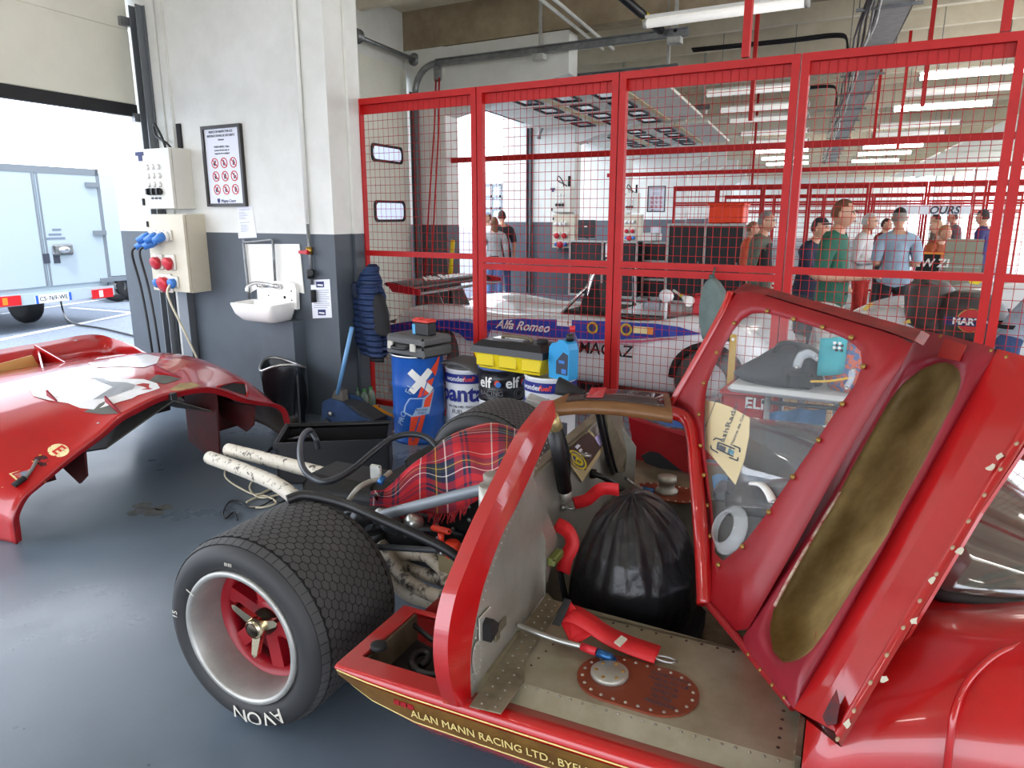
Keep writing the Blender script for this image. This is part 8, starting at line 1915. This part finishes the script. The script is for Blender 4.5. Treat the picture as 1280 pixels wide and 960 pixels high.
    if bag == 'phone':
        g = MB(); c = T2(J['palmr'][0].lerp(J['palml'][0],.5)+Vector((0,.03,.02))); g.rbox(c, (.08*s,.12*s,.012*s), .004); tag(put('phone', g, M['blackm']), 'dark phone held by the man in the green shirt', 'phone')
    if bag == 'watch':
        pass
    return t_
def foot(x, top, D, h): 
    p = P(x, top, D=D); return Vector((p.x, p.y, 0)), p.z
RIGHT = -math.pi/2      # facing +X
b, z = foot(1050,252,6.3,0); person(b, 1.77, RIGHT-.15, 'man in a green shirt and pale shorts holding a phone behind the fence', (44,104,84), (206,204,196), hair=(110,72,48), arms='hold', glasses=True, bag='phone')
b, z = foot(955,269,8.3,0); person(b, 1.68, RIGHT-.1, 'man with grey hair in a grey green jacket with a black vest', (100,106,92), (70,72,70), hair=(150,146,142), arms='down', sleeve='long', vest=(34,34,38), glasses=True)
b, z = foot(1014,276,7.7,0); person(b, 1.62, RIGHT-.3, 'person in a navy shirt and dark cap looking down', (36,42,66), (60,60,64), hair=(70,66,64), cap=(44,44,52), arms='reach', lean=.12)
b, z = foot(1127,263,8.4,0); person(b, 1.72, .25, 'man in a light blue shirt and black cap seen from behind', (150,172,190), (46,46,50), hair=(150,140,130), cap=(34,34,36), arms=('hold','hold'), lean=.04)
b, z = foot(1084,271,9.6,0); person(b, 1.66, RIGHT-.2, 'man with white hair in a white and red race suit', (220,216,214), (206,54,44), hair=(206,202,198), arms='hold', sleeve='long', vest=None, glasses=True)
b, z = foot(1162,290,10.0,0); person(b, 1.55, RIGHT-.6, 'person in an orange brown shirt bending behind the black sign board', (172,86,46), (60,54,50), hair=(170,120,80), arms='reach', lean=.35)
b, z = foot(1193,280,11.5,0); person(b, 1.62, RIGHT+3.5, 'person in a white shirt leaning over near the tool chest', (226,222,218), (80,80,84), hair=(170,134,104), arms='reach', lean=.4)
b, z = foot(1232,270,11.8,0); person(b, 1.72, RIGHT+2.8, 'man in a dark purple shirt near the bright right end of the garage', (58,48,104), (70,66,70), hair=(70,54,48), cap=(60,54,60))
b, z = foot(1106,278,12.5,0); person(b, 1.58, RIGHT-.4, 'person in dark red clothes beyond the white haired man', (118,52,46), (50,46,48), hair=(70,40,34), arms='fold')
b, z = foot(938,288,10.2,0); person(b, 1.55, RIGHT, 'person in an orange jacket half hidden behind the grey haired man', (196,84,50), (64,60,60), hair=(140,100,76), sleeve='long')
b, z = foot(1193,273,15.0,0); person(b, 1.7, 2.0, 'distant person in grey beyond the leaning white shirt', (120,116,120), (70,70,74), hair=(80,66,60))
b, z = foot(1172,275,14.5,0); person(b, 1.66, 1.4, 'distant person in brown beyond the orange shirt', (110,84,70), (66,64,66), hair=(60,46,40))
b, z = foot(1268,322,5.2,0); person(Vector((b.x+.06,b.y+.3,0)), 1.5, RIGHT, 'person in a pale grey blue shirt bending at the right edge of the photo', (168,182,196), (60,84,130), hair=(120,100,84), arms='reach', lean=.7)
b, z = foot(628,274,14.0,0); person(b, 1.72, .9, 'youth in a black shirt with dark hair outside the third bay', (40,40,44), (60,80,120), hair=(60,34,26), shoes=(220,220,220))
b, z = foot(618,290,13.6,0); person(b, 1.6, .5, 'woman with long brown hair in a pale jacket outside the third bay', (176,178,176), (96,130,176), hair=(110,72,48), hair_long=True, sleeve='long')
b, z = foot(611,281,14.8,0); person(b, 1.7, 2.6, 'person in white with a pale cap outside the third bay', (220,222,226), (120,130,150), cap=(170,190,214), hair=(90,70,60), sleeve='long')
# ================================================================== light and camera
w = bpy.data.worlds.new('World'); SC.world = w; w.use_nodes = True
bg = w.node_tree.nodes['Background']; bg.inputs['Color'].default_value = (*lin((236,243,255)), 1); bg.inputs['Strength'].default_value = 4.0
sd = bpy.data.lights.new('sun', 'SUN'); sd.energy = 3.0; sd.angle = math.radians(3); so = bpy.data.objects.new('sun', sd); COL.objects.link(so)
so.rotation_euler = Vector((.25,-.35,.9)).to_track_quat('Z','Y').to_euler()
cd = bpy.data.cameras.new('camera'); cam = bpy.data.objects.new('camera', cd); COL.objects.link(cam)
cd.sensor_width = 36; cd.sensor_fit = 'HORIZONTAL'; cd.lens = F*36/1280; cd.clip_start = .05; cd.clip_end = 300
cam.location = (0, 0, CH)
d = Vector((FW[0]*math.cos(TH), FW[1]*math.cos(TH), -math.sin(TH)))
cam.rotation_euler = d.to_track_quat('-Z', 'Y').to_euler()
SC.camera = cam
SC.view_settings.view_transform = 'Standard'; SC.view_settings.look = 'None'; SC.view_settings.gamma = 1; SC.view_settings.use_curve_mapping = False
SC.view_settings.exposure = 0.35
